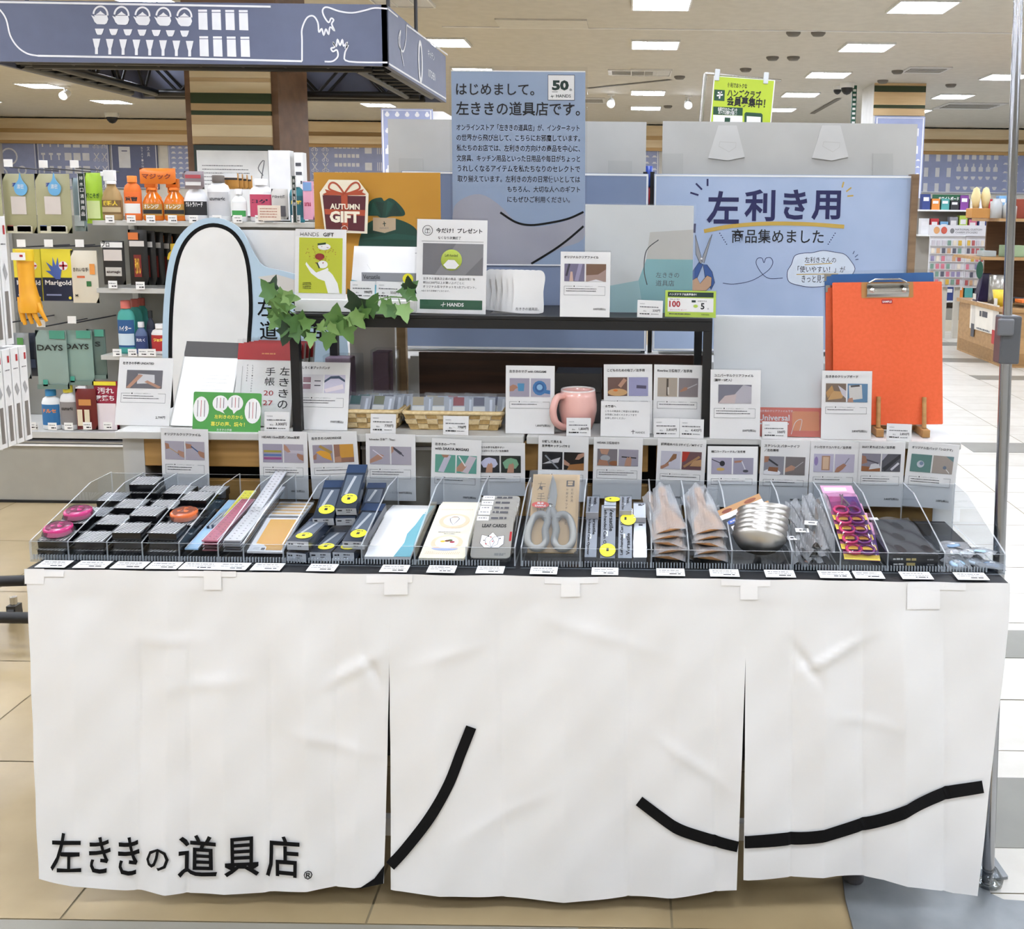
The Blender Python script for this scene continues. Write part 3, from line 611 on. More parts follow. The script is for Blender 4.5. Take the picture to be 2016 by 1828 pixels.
def sign(bl, br, tl, title, pics, price, label, Y=None, Z=None, lean=9, box=1, backing=None, price2=None, ph=.27, pt=.815, up=0, zb=None):
    T, w, h = fr(bl, br, tl, Y, Z, lean, up, zb); root = thing('product_sign', label, 'sign', T)
    b = MB(); b.box((0, 0, -.0015), (w, h, 0), PAPER)
    y = .895*h
    for i, s in enumerate(title): fit(b, s, .07*w, y-.066*h*i, .042*h, .88*w, INK, .022)
    n = len(pics); top_ = (pt-.055*(len(title)-1))*h; bot = top_-ph*h
    if box:
        y1 = bot-.075*h; y0 = y1-(.055+.04*box)*h
        for a, e in (((.08*w, y0), (.9*w, y0)), ((.9*w, y0), (.9*w, y1)), ((.08*w, y0), (.08*w, y1)), ((.08*w, y1), (.24*w, y1)), ((.76*w, y1), (.9*w, y1))): b.strip([a, e], .0007, .0007, GREY)
        b.poly(arc(.28*w, y1, .012*w, .014*w, n=8), .0008, INK); fit(b, 'ここがうれしい！左利きポイント', .32*w, y1-.009*h, .016*h, .42*w, INK)
        for k in range(box): b.dash(.12*w, y1-(.042+.035*k)*h, random.uniform(.6, .86)*w, .011*h, MID)
    if price: fit(b, price, .92*w, .1*h, .042*h, .45*w, INK, .012, right=True)
    if price2: fit(b, price2, .6*w, .1*h, .036*h, .3*w, INK, .012, right=True)
    b.build('paper', root)
    if n == 2: xs = [(.08, .485), (.515, .915)]
    else: xs = [(.16, .82)]
    for (a, e), (bg, sh) in zip(xs, pics): picture(root, a*w, bot, e*w, top_, bg, sh)
    s = MB()
    if backing: s.box((-.003, -.002, -.004), (w+.003, h+.004, -.0017), backing); s.build('backing_card', root)
    else: s.box((-.001, -.001, .0022), (w+.001, h+.003, .0027), SLEEVE); s.build('clear_sleeve', root)
    return root
Z3 = dict(Z=ZS+.001)
sign((226, 836), (327, 841), (239, 703), ['左ききの手帳 UNDATED'], [('#6e6c72', [('#d9d8da', [(.3, .25), (.8, .3), (.78, .75), (.32, .8)]), (SK, bar((.05, 0), (.4, .75), .13)), (SK, bar((.95, .05), (.55, .4), .12))])], '2,799円', 'leaning white sign for the undated notebook, far left of the display shelf', box=2, lean=14, **Z3)
sign((582, 845), (681, 849), (600, 712), ['しろくまブックバンド'], [('#e6e3e6', [('#a98590', [(.05, .2), (.42, .2), (.42, .85), (.05, .85)]), ('#f4f4f4', bar((.05, .52), (.42, .52), .08)), (INK and '#3a3a44', bar((.6, .65), (.9, .65), .05)), ('#3a3a44', bar((.6, .4), (.9, .4), .05))]), ('#d5d0e2', [('#3f5068', [(0, .55), (.3, .78), (.7, .8), (1, .6), (1, .72), (.7, .95), (.3, .92), (0, .68)]), ('#f1e6ea', [(0, .2), (.9, .5), (.95, .25), (.1, .02)])])], '770円(税込)', 'white sign showing a pink book band, leaning against the left riser leg', box=2, lean=14, **Z3)
sign((995, 853), (1091, 854), (997, 719), ['左ききのマグ with ORIGAMI'], [('#a49dac', [(SK2, hL), ('#4d8fb8', [(.4, .72), (.75, .72), (.72, .3), (.44, .3)])]), ('#b2adbb', [('#3d76ad', el(.45, .48, .36, .4)), ('#2d5f96', el(.45, .5, .24, .27)), ('#8fbbdc', el(.45, .52, .15, .16)), ('#3d76ad', bar((.7, .3), (1, .25), .2))])], '1,850円(税込)', 'white sign with blue mug pictures standing left of the pink mug', box=1, lean=6, **Z3)
sign((1189, 851), (1284, 851), (1192, 717), ['こどものための包丁／左手用'], [('#6e5148', [('#caa06e', el(.5, .2, .5, .2)), (SK, bar((.9, .9), (.6, .5), .2)), ('#d9772d', el(.4, .3, .12, .06))]), ('#9d9cc0', [('#4f4a62', bar((.4, .5), (.9, .47), .17))])], '', 'white sign for a child kitchen knife behind the notice to customers', box=1, lean=4, Y=.44, zb=ZS+.001)
sign((1285, 848), (1380, 850), (1286, 717), ['Riverline 三徳包丁／左手用'], [('#b0a394', [('#4c4238', bar((.5, .05), (.5, .95), .1)), ('#d3cbc0', bar((.56, .1), (.54, .5), .08))]), ('#857c7e', [(SK2, [(.05, .3), (.3, .52), (.5, .5), (.4, .35), (.1, .25)]), ('#b7b2b5', bar((.45, .45), (.95, .7), .05))])], '', 'white sign for a steel kitchen knife beside the right riser leg', box=1, lean=4, Y=.44, zb=ZS+.001)
sign((1397, 863), (1496, 865), (1399, 727), ['ユニバーサルクリアファイル', '（無地・5枚入）'], [('#7b7a86', [('#b9b5bd', [(.5, 0), (1, 0), (1, .9), (.75, 1), (.5, .5)]), ('#c9b8b5', [(0, 0), (.5, 0), (.55, .5), (.2, .4)])])], '550円(税込)', 'white sign in front of the frosted clear files', box=2, lean=7, pt=.84, **Z3)
sign((1616, 864), (1715, 866), (1613, 729), ['左ききのクリップボード'], [('#7d6a5c', [('#c59c68', [(.1, .1), (.8, .2), (.95, .55), (.35, .6)]), ('#d5cfd6', [(.6, .9), (1, .6), (1, .2), (.8, .4)]), ('#b88d58', [(0, .5), (.3, .9), (.4, .6), (.1, .2)])]), ('#5f86a8', [('#dcd8d3', [(.1, .1), (.75, .2), (.7, .95), (.05, .9)]), ('#55504e', bar((.15, .85), (.6, .9), .1)), (SK, [(0, 0), (.3, 0), (.25, .25), (.05, .2)])])], '2,850円(税込)', 'white sign in front of the orange clipboards', box=1, lean=7, **Z3)
sign((1102, 623), (1200, 625), (1109, 495), ['オリジナルクリアファイル'], [('#77718a', [('#d0b0a0', [(.25, 0), (.3, .55), (.4, .55), (.45, 0)]), ('#9b95b2', bar((.6, 0), (.8, 1), .2)), ('#3b3a48', bar((.1, .3), (.25, 1), .1))]), ('#7a5c48', [('#a58c84', [(0, 0), (1, 0), (1, .7), (.6, .4), (0, .35)]), ('#efeef2', [(.1, 0), (.9, 0), (.5, .12)])])], '330円(税込)', 'white sign on the riser in front of the white and teal clear file', box=2, lean=8, Z=ZR+.001)
# lower row, pinned to the front of the shelf
LY = dict(Y=.393, lean=0)
sign((321, 975), (413, 978), (311, 842), ['オリジナルクリアファイル'], [(LAV, [(SK2, [(0, .9), (.2, .85), (.25, .6), (.05, .55)]), ('#c9a24a', bar((.2, .65), (.75, .3), .03)), ('#5a6a80', el(.74, .32, .07, .07)), (SK, hR)]), (LAV, [(SK2, [(0, .9), (.3, .85), (.4, .65), (.05, .6)]), ('#3b5a84', bar((.3, .75), (.75, .4), .06)), (SK2, hR)])], '1,680円(税込)', 'pinned white sign above the striped tape measures, leftmost of the lower row', box=2, **LY)
sign((513, 981), (608, 983), (506, 848), ['HIDARI 15cm定規／30cm定規'], [('#a9a3b4', [('#a99c45', bar((.05, .6), (.95, .6), .12)), ('#5a78ad', bar((.05, .4), (.95, .4), .12)), ('#a2568a', bar((.05, .22), (.95, .22), .12))]), ('#b5aebb', [('#c9c3cc', bar((.25, .6), (1, .58), .16)), (SK, [(0, 1), (.15, .9), (.35, .58), (.2, .55), (0, .7)]), (SK2, hR)])], '880円(税込)', 'pinned white sign with coloured rulers behind the ruler compartments', box=2, **LY)
sign((616, 982), (711, 979), (605, 852), ['左ききの CARDRIDGE'], [('#a39aa8', [('#e4a534', [(.15, .6), (.5, .3), (.95, .1), (.85, .6), (.4, .7)]), ('#b28f46', bar((.35, .95), (.95, .55), .16)), (SK2, [(0, .4), (.2, .55), (.15, .2), (0, .2)])]), ('#98705e', [('#d39a3c', [(.3, .25), (1, .28), (1, 1), (.3, 1)]), (SK, [(0, 0), (.35, 0), (.35, .35), (.05, .3)])])], '3,080円(税込)', 'pinned white sign with yellow wallet pictures behind the yellow packs', box=1, **LY)
sign((722, 984), (819, 986), (718, 853), ['Schneider 万年筆「Ray」'], [(LAV, [(SK, [(0, .25), (.45, .6), (.7, .5), (.6, .3), (0, .05)]), ('#e5dfe8', bar((.15, .8), (.65, .4), .05))]), (LAV, [('#4a4a55', bar((.05, 1), (.5, .6), .14)), ('#3b3b44', bar((.5, .6), (.62, .48), .05)), (SK, [(0, 1), (.1, 1), (.12, .75), (0, .6)])])], '3,300円(税込)', 'pinned white sign with fountain pen pictures', box=2, **LY)
sign((937, 975), (1034, 976), (936, 871), ['どちらの手でも見やすい', '葉っぱのトランプ／左右兼用'], [('#26272c', [('#c9cbe6', [(.05, .6), (.3, .85), (.5, .9), (.8, .8), (.92, .5), (.75, .3), (.2, .3)]), (SK, hB)]), ('#1f2722', [('#7fae8c', [(.08, .6), (.3, .82), (.5, .88), (.8, .78), (.9, .5), (.75, .25), (.2, .25)]), (SK, hB)])], '', 'pinned white sign with fans of playing cards, partly behind its neighbour', box=1, ph=.32, Y=.3945, lean=0)
sign((847, 991), (944, 996), (854, 862), ['左ききの一筆箋', 'with SAAYA MASAKI'], [('#5fa08e', [('#c9c6d6', bar((.3, 0), (.65, 1), .3)), (SK2, [(.3, 1), (.7, 1), (.6, .85), (.4, .85)])]), ('#5f9f92', [('#d0c6cf', bar((.4, 0), (.8, 1), .4)), (SK, [(0, .3), (.3, .7), (.5, .4), (.3, .1), (0, .1)]), ('#eee', bar((.1, .95), (.45, .4), .06)) if 0 else ('#eeeeee', bar((.1, .95), (.45, .4), .06))])], '770円(税込)', 'pinned white sign with green letter pictures overlapping the playing card sign', box=1, Y=.39, lean=0)
sign((1058, 985), (1156, 988), (1060, 857), ['分解して洗える', '左手用キッチンバサミ'], [('#1c1c20', [('#c9c8cc', [(0, .3), (.5, .55), (.9, .7), (.8, .4)]), ('#8e939a', bar((.15, .8), (.8, .05), .08))]), ('#1d1712', [('#a3703f', [(.15, 0), (1, 0), (1, .4), (.3, .3)]), (SK, [(0, .6), (.3, .35), (.25, .2), (0, .3)]), (SK, [(1, 1), (.7, .9), (.55, .6), (.75, .6), (1, .8)])])], '', 'pinned white sign with kitchen scissors pictures behind the boxed scissors', box=1, **LY)
sign((1166, 980), (1262, 983), (1169, 860), ['HIDARI 三徳缶切り'], [('#7b7478', [(SK, [(.1, 1), (.6, 1), (.5, .65), (.2, .7)]), ('#a9acb0', el(.4, .45, .25, .18)), (SK2, [(0, 0), (.6, 0), (.5, .3), (.1, .35)]), ('#8c5a3a', el(.85, .15, .25, .15))]), ('#a29ca9', [('#1e1e22', bar((.15, .55), (.9, .5), .07)), (SK, hB)])], '', 'pinned white sign with can opener pictures behind the silver boxes', box=2, **LY)
sign((1289, 992), (1384, 996), (1295, 862), ['調理用木べら Sサイズ／Mサイズ'], [('#c9c8d4', [('#8a6142', [(.4, .45), (.62, .85), (.8, .85), (.78, .6), (.5, .4)]), ('#8a6142', bar((.2, .2), (.45, .45), .06)), (SK2, [(0, .15), (.4, .35), (.42, .2), (.1, 0), (0, 0)])]), ('#6a4a4e', [('#b02f20', [(0, 1), (.4, 1), (.2, .5), (0, .4)]), ('#a77e57', bar((.1, .15), (.9, .75), .13)), ('#b98f66', [(.4, .2), (1, .2), (1, .6), (.6, .5)])])], '1,100円(税込)', 'pinned white sign with wooden spatula pictures', box=1, price2='880円(税込)', **LY)
sign((1391, 997), (1489, 998), (1394, 878), ['横口スープレードル／左手用'], [('#a7a2b3', [('#3c3b44', bar((0, .9), (.5, .65), .05)), ('#26262c', el(.53, .65, .13, .17)), ('#c9a866', el(.45, .3, .2, .1))]), ('#9b97a8', [(SK2, bar((.05, .75), (.45, .8), .12)), ('#d4d3d8', bar((.42, .8), (.6, .3), .05)), ('#3c3c44', el(.62, .2, .14, .08))])], '', 'pinned white sign on a black card with soup ladle pictures', box=1, backing=BLACK, ph=.27, **LY)
sign((1492, 997), (1588, 1000), (1497, 865), ['ステンレス バターナイフ', '／左右兼用'], [('#8d8c96', [('#efeef2', el(.4, .1, .45, .2)), ('#8a5a3c', [(.2, .2), (.7, .15), (.72, .4), (.25, .42)]), ('#33333a', bar((.2, .85), (.7, .5), .09)), (SK2, [(0, 1), (.25, 1), (.2, .7), (0, .65)])]), ('#77706f', [(SK, [(0, .35), (.3, .55), (.52, .45), (.45, .28), (0, .15)]), ('#b1adae', bar((.5, .4), (.9, .75), .04))])], '880円(税込)', 'pinned white sign with butter knife pictures', box=1, **LY)
sign((1590, 999), (1685, 1001), (1596, 868), ['クシ付きマユハサミ／左手用'], [('#c4c0d4', [('#b08a70', [(.4, .1), (.82, .1), (.82, .9), (.4, .9)]), ('#d9b99a', [(.46, .16), (.76, .16), (.76, .84), (.46, .84)]), ('#9685b8', el(.12, .6, .1, .25))]), ('#c2bccf', [(SK2, [(0, .0), (.1, .25), (.45, .5), (.6, .4), (.4, .15), (.2, 0)]), ('#8c8896', bar((.5, .45), (.72, .8), .05))])], '1,100円(税込)', 'pinned white sign with eyebrow scissors pictures', box=1, **LY)
sign((1684, 996), (1775, 998), (1690, 868), ['SILKY 裁ちばさみ／左手用'], [('#8e8a97', [('#99613a', [(0, 0), (1, 0), (1, .2), (0, .3)]), ('#dcdbe0', [(.4, .1), (1, .2), (.9, .5), (.5, .4)]), ('#54505c', bar((.1, .7), (.9, .45), .08)), (SK2, [(0, .9), (.2, .85), (.3, .5), (0, .4)])]), ('#54545c', [('#2a2a30', bar((.1, .1), (1, .9), .22)), ('#b7b4c0', [(0, .6), (.3, 1), (0, 1)]), ('#d5d3db', bar((.5, .1), (.9, .5), .12))])], '3,400円(税込)', 'pinned white sign with fabric shears pictures, second from the right end', box=2, **LY)
sign((1774, 995), (1873, 1003), (1789, 868), ['オリジナル缶バッジ「シロクマ」'], [('#5d8580', [('#c9ced6', el(.48, .45, .18, .2)), ('#7d8ea8', el(.52, .5, .1, .11))]), ('#a39890', [('#66868a', [(.6, 1), (1, 1), (1, .7)]), ('#6a7688', el(.6, .35, .09, .1)), ('#e3e1e2', bar((.68, .25), (.85, .05), .04))])], '330円(税込)', 'pinned white sign with can badge pictures, rightmost of the lower row', box=2, **LY)
def ticket(bl, br, tl, price, label, name='HANDS', lean=8, **k):
    k.setdefault('zb', ZS+.001); T, w, h = fr(bl, br, tl, lean=lean, **k); b = MB(); b.box((0, 0, -.001), (w, h, 0), PAPER)
    fit(b, name, .1*w, .76*h, .06*h, .4*w, GREY); b.dash(.1*w, .58*h, .85*w, .06*h, GREY)
    fit(b, price, .9*w, .33*h, .16*h, .5*w, INK, .012, right=True); fit(b, '税込', .36*w, .33*h, .08*h, .15*w, INK, right=True)
    b.dash(.1*w, .18*h, .5*w, .07*h, INK); b.dash(.55*w, .19*h, .85*w, .04*h, GREY)
    s = None
    o = b.build('price_ticket', T=T, label=label, cat='price tag')
    s = MB(); s.box((-.001, -.001, .0012), (w+.001, h+.002, .0016), SLEEVE); s.build('clear_holder', o)
    return o
for a in [((520, 845), (569, 846), (523, 810), '3,300円', 'small white price ticket in front of the red planners'), ((729, 849), (779, 850), (731, 814), '770円', 'small white price ticket on the left basket'), ((872, 852), (922, 853), (872, 818), '770円', 'small white price ticket on the right basket'),
          ((1115, 855.5), (1163, 856), (1115, 822), '1,850円', 'small white price ticket in front of the pink mug'), ((1287, 858), (1337, 858.6), (1288, 823), '3,850円', 'small white price ticket below the knife signs, beside the notice card'), ((1337.5, 858.6), (1385, 860), (1338, 824), '4,400円', 'small white price ticket below the knife signs, beside the riser leg'),
          ((1500, 862), (1550, 863), (1501, 829), '550円', 'small white price ticket in front of the frosted files'), ((1745, 865), (1794, 867), (1745, 833), '2,850円', 'small white price ticket between the wooden stand feet')]: ticket(*a, Y=.404)
ticket((1254, 625), (1304, 627), (1257, 590), '330円', 'small white price ticket on the riser below the clear file', Y=.425, zb=ZR+.001)
# notice to customers
T, w, h = fr((1182, 856), (1279, 858), (1184, 789), Y=.41, lean=7, zb=ZS+.001); b = MB(); b.box((0, 0, -.001), (w, h, 0), PAPER)
fit(b, 'お客様へ', .09*w, .82*h, .075*h, .4*w, INK, .01)
for i, s in enumerate(['こちらの商品をご希望のお客様は', 'お気軽にお近くのスタッフまで', 'お申し付けください']): fit(b, s, .09*w, (.69-.1*i)*h, .06*h, .75*w, MID)
fit(b, 'HANDS', .9*w, .1*h, .055*h, .3*w, INK, 0, right=True); b.strip([(.66*w, .08*h), (.66*w, .2*h)], .0012, .0008, INK); b.strip([(.62*w, .15*h), (.7*w, .16*h)], .0012, .0008, INK)
o = b.build('notice_card', T=T, label='white notice card to customers between the mug and the knife signs', cat='notice'); s = MB(); s.box((-.001, -.001, .002), (w+.001, h+.002, .0025), SLEEVE); s.build('clear_sleeve', o)
# slanted price strips along the table edge
for k, (a, e) in enumerate([(66, 126), (140, 205), (214, 280), (284, 346), (349, 426), (421, 482), (490, 550), (601, 657), (745, 800), (838, 894), (935, 990), (1042, 1096), (1164, 1217), (1293, 1349), (1399, 1457), (1509, 1568), (1616, 1679), (1686, 1744), (1779, 1840), (1888, 1950)]):
    y0 = lerp(1117, 1144, (a-52)/1936); pts = [atZ(px, y0, ZT+.004) for px in (a, e)]
    x0, x1 = pts[0].x, pts[1].x; w = x1-x0; T = Tr(x0, .004, ZT+.0035, rx=R(3)); b = MB()
    b.box((0, 0, 0), (w, .036, .001), PAPER); b.dash(.1*w, .024, .8*w, .004, GREY, .0013); b.dash(.1*w, .015, .9*w, .003, GREY, .0013); b.dash(.45*w, .006, .85*w, .005, INK, .0013)
    lab = ['below the pink tape measures', 'below the second stack of striped boxes', 'below the third stack of striped boxes', 'below the orange tape measure', 'below the blue ruler', 'below the pink ruler', 'below the yellow packs', 'below the boxed pens', 'below the teal letter pads', 'below the cream letter pad', 'below the playing card tins', 'below the boxed scissors', 'below the silver can opener boxes', 'below the left bag of spatulas', 'below the right bag of spatulas', 'below the ladles', 'below the bagged butter knives', 'below the eyebrow scissors', 'below the black boxes', 'below the can badges'][k]
    b.build('price_strip', T=T, label='white price strip lying on the black table edge '+lab, cat='price tag', group='price strips on the table edge')
# ---------------------------------------------------------------- things on the display shelf
def slab(name, bl, br, tl, Y, Z, lean, th, m, label, cat, group=None, front=None, back=0, side=None, dx=0, r=0, zb=None):
    zb = zb or ZS+.001+th*math.sin(R(lean)); T, w, h = fr(bl, br, tl, Y=Y, lean=lean, zb=zb) if Z is None else fr(bl, br, tl, Z=Z, lean=lean)
    if back: T = Matrix.Translation(Vector((dx, back, 0))) @ T
    b = MB(); b.prism(rrect(0, 0, w, h, r) if r else [(0, 0), (w, 0), (w, h), (0, h)], -th, 0, m, side=side)
    if front: front(b, w, h)
    return b.build(name, T=T, label=label, cat=cat, group=group), w, h, T
WB = mat('#f1f0ee', .35); CHAR = mat('#3b3735', .5)
for k in range(4):
    def f(b, w, h):
        b.rect(0, .845*h, w, h, .0006, CHAR)
        for i in range(7): b.dash(.42*w, (.62-.045*i)*h, (.42+.5*random.uniform(.5, .95))*w, .006*h, LIGHTG)
        b.rect(0, 0, .015*w, .84*h, .0004, LIGHTG)
    slab('notebook', (335, 836-2*k), (446, 840-2*k), (360, 677-2*k), .452+.012*k, None, 30, .008, WB, ['white undated notebook with a charcoal band, frontmost in its stack', 'second white notebook, just behind the front one', 'third white notebook in the charcoal banded stack', 'rearmost white notebook in the charcoal banded stack'][k], 'notebook', 'undated notebooks', f, side=CHAR if k else WHITE)
REDP = mat('#b42a30', .35)
for k in range(5):
    def f(b, w, h):
        b.rect(0, .8*h, w, h, .0006, REDP); b.dash(.42*w, .87*h, .66*w, .02*h, mat('#d98b55', .5))
        if k: return
        for i, ch in enumerate('左ききの'): b.text(ch, .76*w, (.62-.135*i)*h, .93*w, (.72-.135*i)*h, INK, .0008, bold=.006)
        for i, ch in enumerate('手帳'): b.text(ch, .51*w, (.61-.12*i)*h, .68*w, (.71-.12*i)*h, INK, .0008)
        for i, s in enumerate(('20', '27')): b.text(s, .5*w, (.37-.12*i)*h, .67*w, (.43-.12*i)*h, REDP, .0008)
        for i, ch in enumerate('LEFT-HANDED'): b.text(ch, .27*w, (.72-.031*i)*h, .29*w, (.738-.031*i)*h, GREY, .0008)
        for i, ch in enumerate('PLANNER'): b.text(ch, .18*w, (.72-.031*i)*h, .2*w, (.738-.031*i)*h, GREY, .0008)
        b.strip([(.1*w, .72*h), (.1*w, .2*h)], .0012, .0008, LIGHTG)
    o, w, h, T = slab('planner', (458, 840), (571, 843), (470, 675), .465, None, 16, .012, WB, ['red topped white planner dated 2027, frontmost of its stack', 'second red topped planner, just behind the front one', 'third red topped planner of the stack', 'fourth red topped planner of the stack', 'rearmost red topped planner beside the riser leg'][k], 'planner', 'red topped planners', f, back=.017*k, side=mat('#5a6a52', .5) if k == 3 else WB, dx=.006*k)
    s = MB(); s.box((-.003, 0, .0012), (w+.003, h+.01, .0016), SLEEVE); s.build('clear_sleeve', o)
# green card with speech bubbles
GRN = mat('#4f9a4a', .55); YEL = mat('#f0e65a', .5)
T, w, h = fr((378, 842), (512, 846), (371, 770), Y=.41, lean=10, zb=ZS+.001); b = MB(); b.prism(rrect(0, 0, w, h, .004), -.001, 0, GRN)
for cx, cy, rx, ry in [(.12, .56, .115, .32), (.4, .72, .115, .2), (.62, .74, .115, .2), (.88, .55, .12, .32)]:
    b.poly(arc(cx*w, cy*h, rx*w, ry*h, n=20), .0006, PAPER)
    for k in range(3): b.strip([((cx-.05+.05*k)*w, (cy+ry*.7)*h), ((cx-.05+.05*k)*w, (cy-ry*.6)*h)], .0012, .0009, (INK, REDP, INK)[k])
b.poly([(.43*w, .56*h), (.47*w, .46*h), (.38*w, .53*h)], .0006, PAPER); b.poly([(.58*w, .56*h), (.6*w, .46*h), (.66*w, .57*h)], .0006, PAPER)
fit(b, '左利きの方から', .32*w, .33*h, .12*h, .42*w, YEL, .015); fit(b, '喜びの声、続々！', .27*w, .14*h, .15*h, .5*w, YEL, .02); fit(b, '左ききの手帳', .36*w, .02*h, .06*h, .25*w, PAPER)
b.build('voice_card', T=T, label='green card with white speech bubbles and yellow lettering', cat='card')
# clear packed cases behind the book band sign
LIL = mat('#8d7686', .5)
for (x0, x1, y0, y1, Y, m, lab) in [(642, 690, 704, 800, .70, LIL, 'lilac packed case in clear plastic behind the book band sign'), (735, 765, 693, 800, .715, mat('#6d5560', .4), 'dark plum packed tumbler behind the left basket')]:
    a, e = atY(x0, y1, Y), atY(x1, y0, Y); b = MB(); b.box((a.x, Y, ZS+.001), (e.x, Y+.05, e.z), m); o = b.build('packed_case', label=lab, cat='package', bevel=.004)
    b = MB(); b.box((a.x-.004, Y-.005, ZS+.001), (e.x+.02, Y+.056, e.z+.006), CLEAR); b.build('clear_case', o, bevel=.003)
b, T, w, h = sheet('', (692, 780), 626, 800, .77, mat('#c7c1b7', .6), .004); b.rect(.62*w, .2*h, .95*w, .5*h, .0006, mat('#d3cec6', .6))
for k in range(9): b.dash(.65*w, (.47-.03*k)*h, .9*w, .008*h, GREY)
b.build('backing_board', T=T, label='beige backing board behind the left basket, under the riser', cat='board')
b = MB(); a = atY(788, 700, .79); b.box((a.x-.008, .785, ZS+.001), (a.x+.016, .81, atY(788, 625, .79).z), mat('#a58a66', .5, kind='wood', col2='#8d7350')); b.build('timber_post', label='slim timber post standing left of the dark back board', cat='post')
# baskets and their packets
RAT = mat('#e4cfa2', .6, kind='fabric', col2='#d3b988', sc=6); RATD = mat('#c9ab74', .7, kind='fabric', col2='#b79862', sc=6)
def basket(x0, x1, y0, y1, label, hgt=.042):
    cx, cy = (x0+x1)/2, (y0+y1)/2; w, d = (x1-x0), (y1-y0); t = thing('woven_basket', label, 'basket', Matrix.Translation((cx, cy, ZS+.001)))
    b = MB(); b.box((-w*.44, -d*.42, 0), (w*.44, d*.42, .003), RATD); b.build('base', t)
    b = MB(); NH, NV = 3, 9
    for sx, sy, L, D, ax in ((0, -1, w, d, 0), (0, 1, w, d, 0), (-1, 0, d, w, 1), (1, 0, d, w, 1)):
        for r_ in range(NH):
            z0 = .003+(hgt-.006)*r_/NH; z1 = .003+(hgt-.006)*(r_+.92)/NH
            n = max(3, int(L/.024))
            for c_ in range(n):
                out_ = .0022 if (r_+c_) % 2 else -.001
                f0, f1 = lerp(.44, .5, z0/hgt), lerp(.44, .5, z1/hgt)
                g0, g1 = lerp(.42, .5, z0/hgt), lerp(.42, .5, z1/hgt)
                u0, u1 = -.5+c_/n, -.5+(c_+.97)/n
                if ax == 0: q = [(u0*2*f0*w, sy*(g0*d+out_), z0), (u1*2*f0*w, sy*(g0*d+out_), z0), (u1*2*f1*w, sy*(g1*d+out_), z1), (u0*2*f1*w, sy*(g1*d+out_), z1)]
                else: q = [(sx*(f0*w+out_), u0*2*g0*d, z0), (sx*(f0*w+out_), u1*2*g0*d, z0), (sx*(f1*w+out_), u1*2*g1*d, z1), (sx*(f1*w+out_), u0*2*g1*d, z1)]
                n_ = Vector((sx, sy, 0))*-.003; b.add(q+[tuple(Vector(p)+n_) for p in q], [(0, 1, 2, 3), (7, 6, 5, 4), (0, 4, 5, 1), (1, 5, 6, 2), (2, 6, 7, 3), (3, 7, 4, 0)], RAT if (r_+c_) % 2 else RATD)
    b.build('woven_side', t)
    b = MB(); rim = [(x, y, hgt) for x, y in rrect(-w/2, -d/2, w/2, d/2, .012, 5)]; b.tube(rim, .0045, RAT, 8, closed=True); b.tube([(x*.985, y*.97, hgt+.003) for x, y, z in rim], .003, RATD, 6, closed=True); b.build('rim', t)
    return t
def packet(x, y, z, rz, col, label, tilt=62):
    t = thing('band_packet', label, 'packet', Tr(x, y, z, rz, R(tilt)), 'book band packets in the baskets')
    b = MB(); b.box((0, 0, -.0012), (.056, .07, 0), mat('#a9adb4', .4)); b.rect(.004, .048, .03, .07, .0005, pm(col)); b.rect(.003, .0, .032, .046, .0006, mat('#e6e3da', .5))
    b.strip(spline([(.005, .02, 0), (.014, .032, 0), (.022, .026, 0), (.03, .034, 0)], 4), .0006, .0008, GREY); b.strip([(.046, .064), (.046, .02)], .006, .0008, mat('#dfe3ea', .5))
    b.build('band_card', t)
    s = MB(); s.surf(lambda u, v: (-.003+.062*u, -.002+.08*v, .002+.0012*math.sin(9*u+7*v)), 8, 8, BAG); s.build('clear_bag', t)
xb0, xb1 = atY(660, 800, .47).x, atY(788, 800, .47).x; basket(xb0, xb1, .455, .60, 'woven rattan basket of book bands, the left one under the riser')
xc0, xc1 = atY(794, 806, .455).x, atY(991, 808, .455).x; basket(xc0, xc1, .448, .60, 'woven rattan basket of book bands in the middle under the riser')
cols = ['#2d6a68', '#2d6a68', '#6a6e45', '#6a6e45', '#55586a', '#8d8f94']; fx = ['teal', 'teal', 'olive', 'olive', 'slate', 'grey']
for k in range(6): packet(xb0+.02+.019*k, .475+.016*(k % 3), ZS+.012, R(-8+4*(k % 3)), cols[k], 'clear packet with a %s band, %s from the left in the left basket' % (fx[k], ORD[k]), 60)
cols = ['#b3a078', '#b3a078', '#9c9486', '#8e1f2c', '#8e1f2c', '#9a9da3', '#55566a', '#5c5d72']; fx = ['tan', 'tan', 'grey beige', 'dark red', 'dark red', 'grey', 'slate', 'slate']
for k in range(8): packet(xc0+.012+.0245*k, .47+.02*(k % 2), ZS+.012, R(5-10*(k % 2)), cols[k], 'clear packet with a %s band, %s from the left in the middle basket' % (fx[k], ORD[k]), 58)
# pink mug and the box behind it
MUG = mat('#eab8ad', .12, col2='#e6b0a4'); mp = atY(1134, 852, .462)
t = thing('pink_mug', 'glossy pink ceramic mug with a big handle on its left', 'mug', Tr(mp.x+.004, .468, ZS+.001, R(36)))
s = .97
b = MB(); b.lathe([(0, .002), (.024, 0), (.029, .004), (.036, .025), (.0405, .05), (.0405, .065), (.0385, .085), (.0365, .1), (.035, .1), (.0365, .085), (.038, .06), (.034, .02), (.026, .008), (0, .007)], MUG, n=40, sx=1.12, sy=1.12)
b.build('body', t)
b = MB(); b.tube(spline([(-.038, 0, .088), (-.064, -.008, .087), (-.077, -.012, .06), (-.070, -.01, .032), (-.048, -.003, .016), (-.034, 0, .014)], 6), .0085, MUG, 10); b.build('handle', t)
b = MB(); b.lathe([(.0368, .0985), (.036, .102), (.0346, .0985)], mat('#f3ece6', .15), n=40, sx=1.12, sy=1.12); b.build('rim', t)
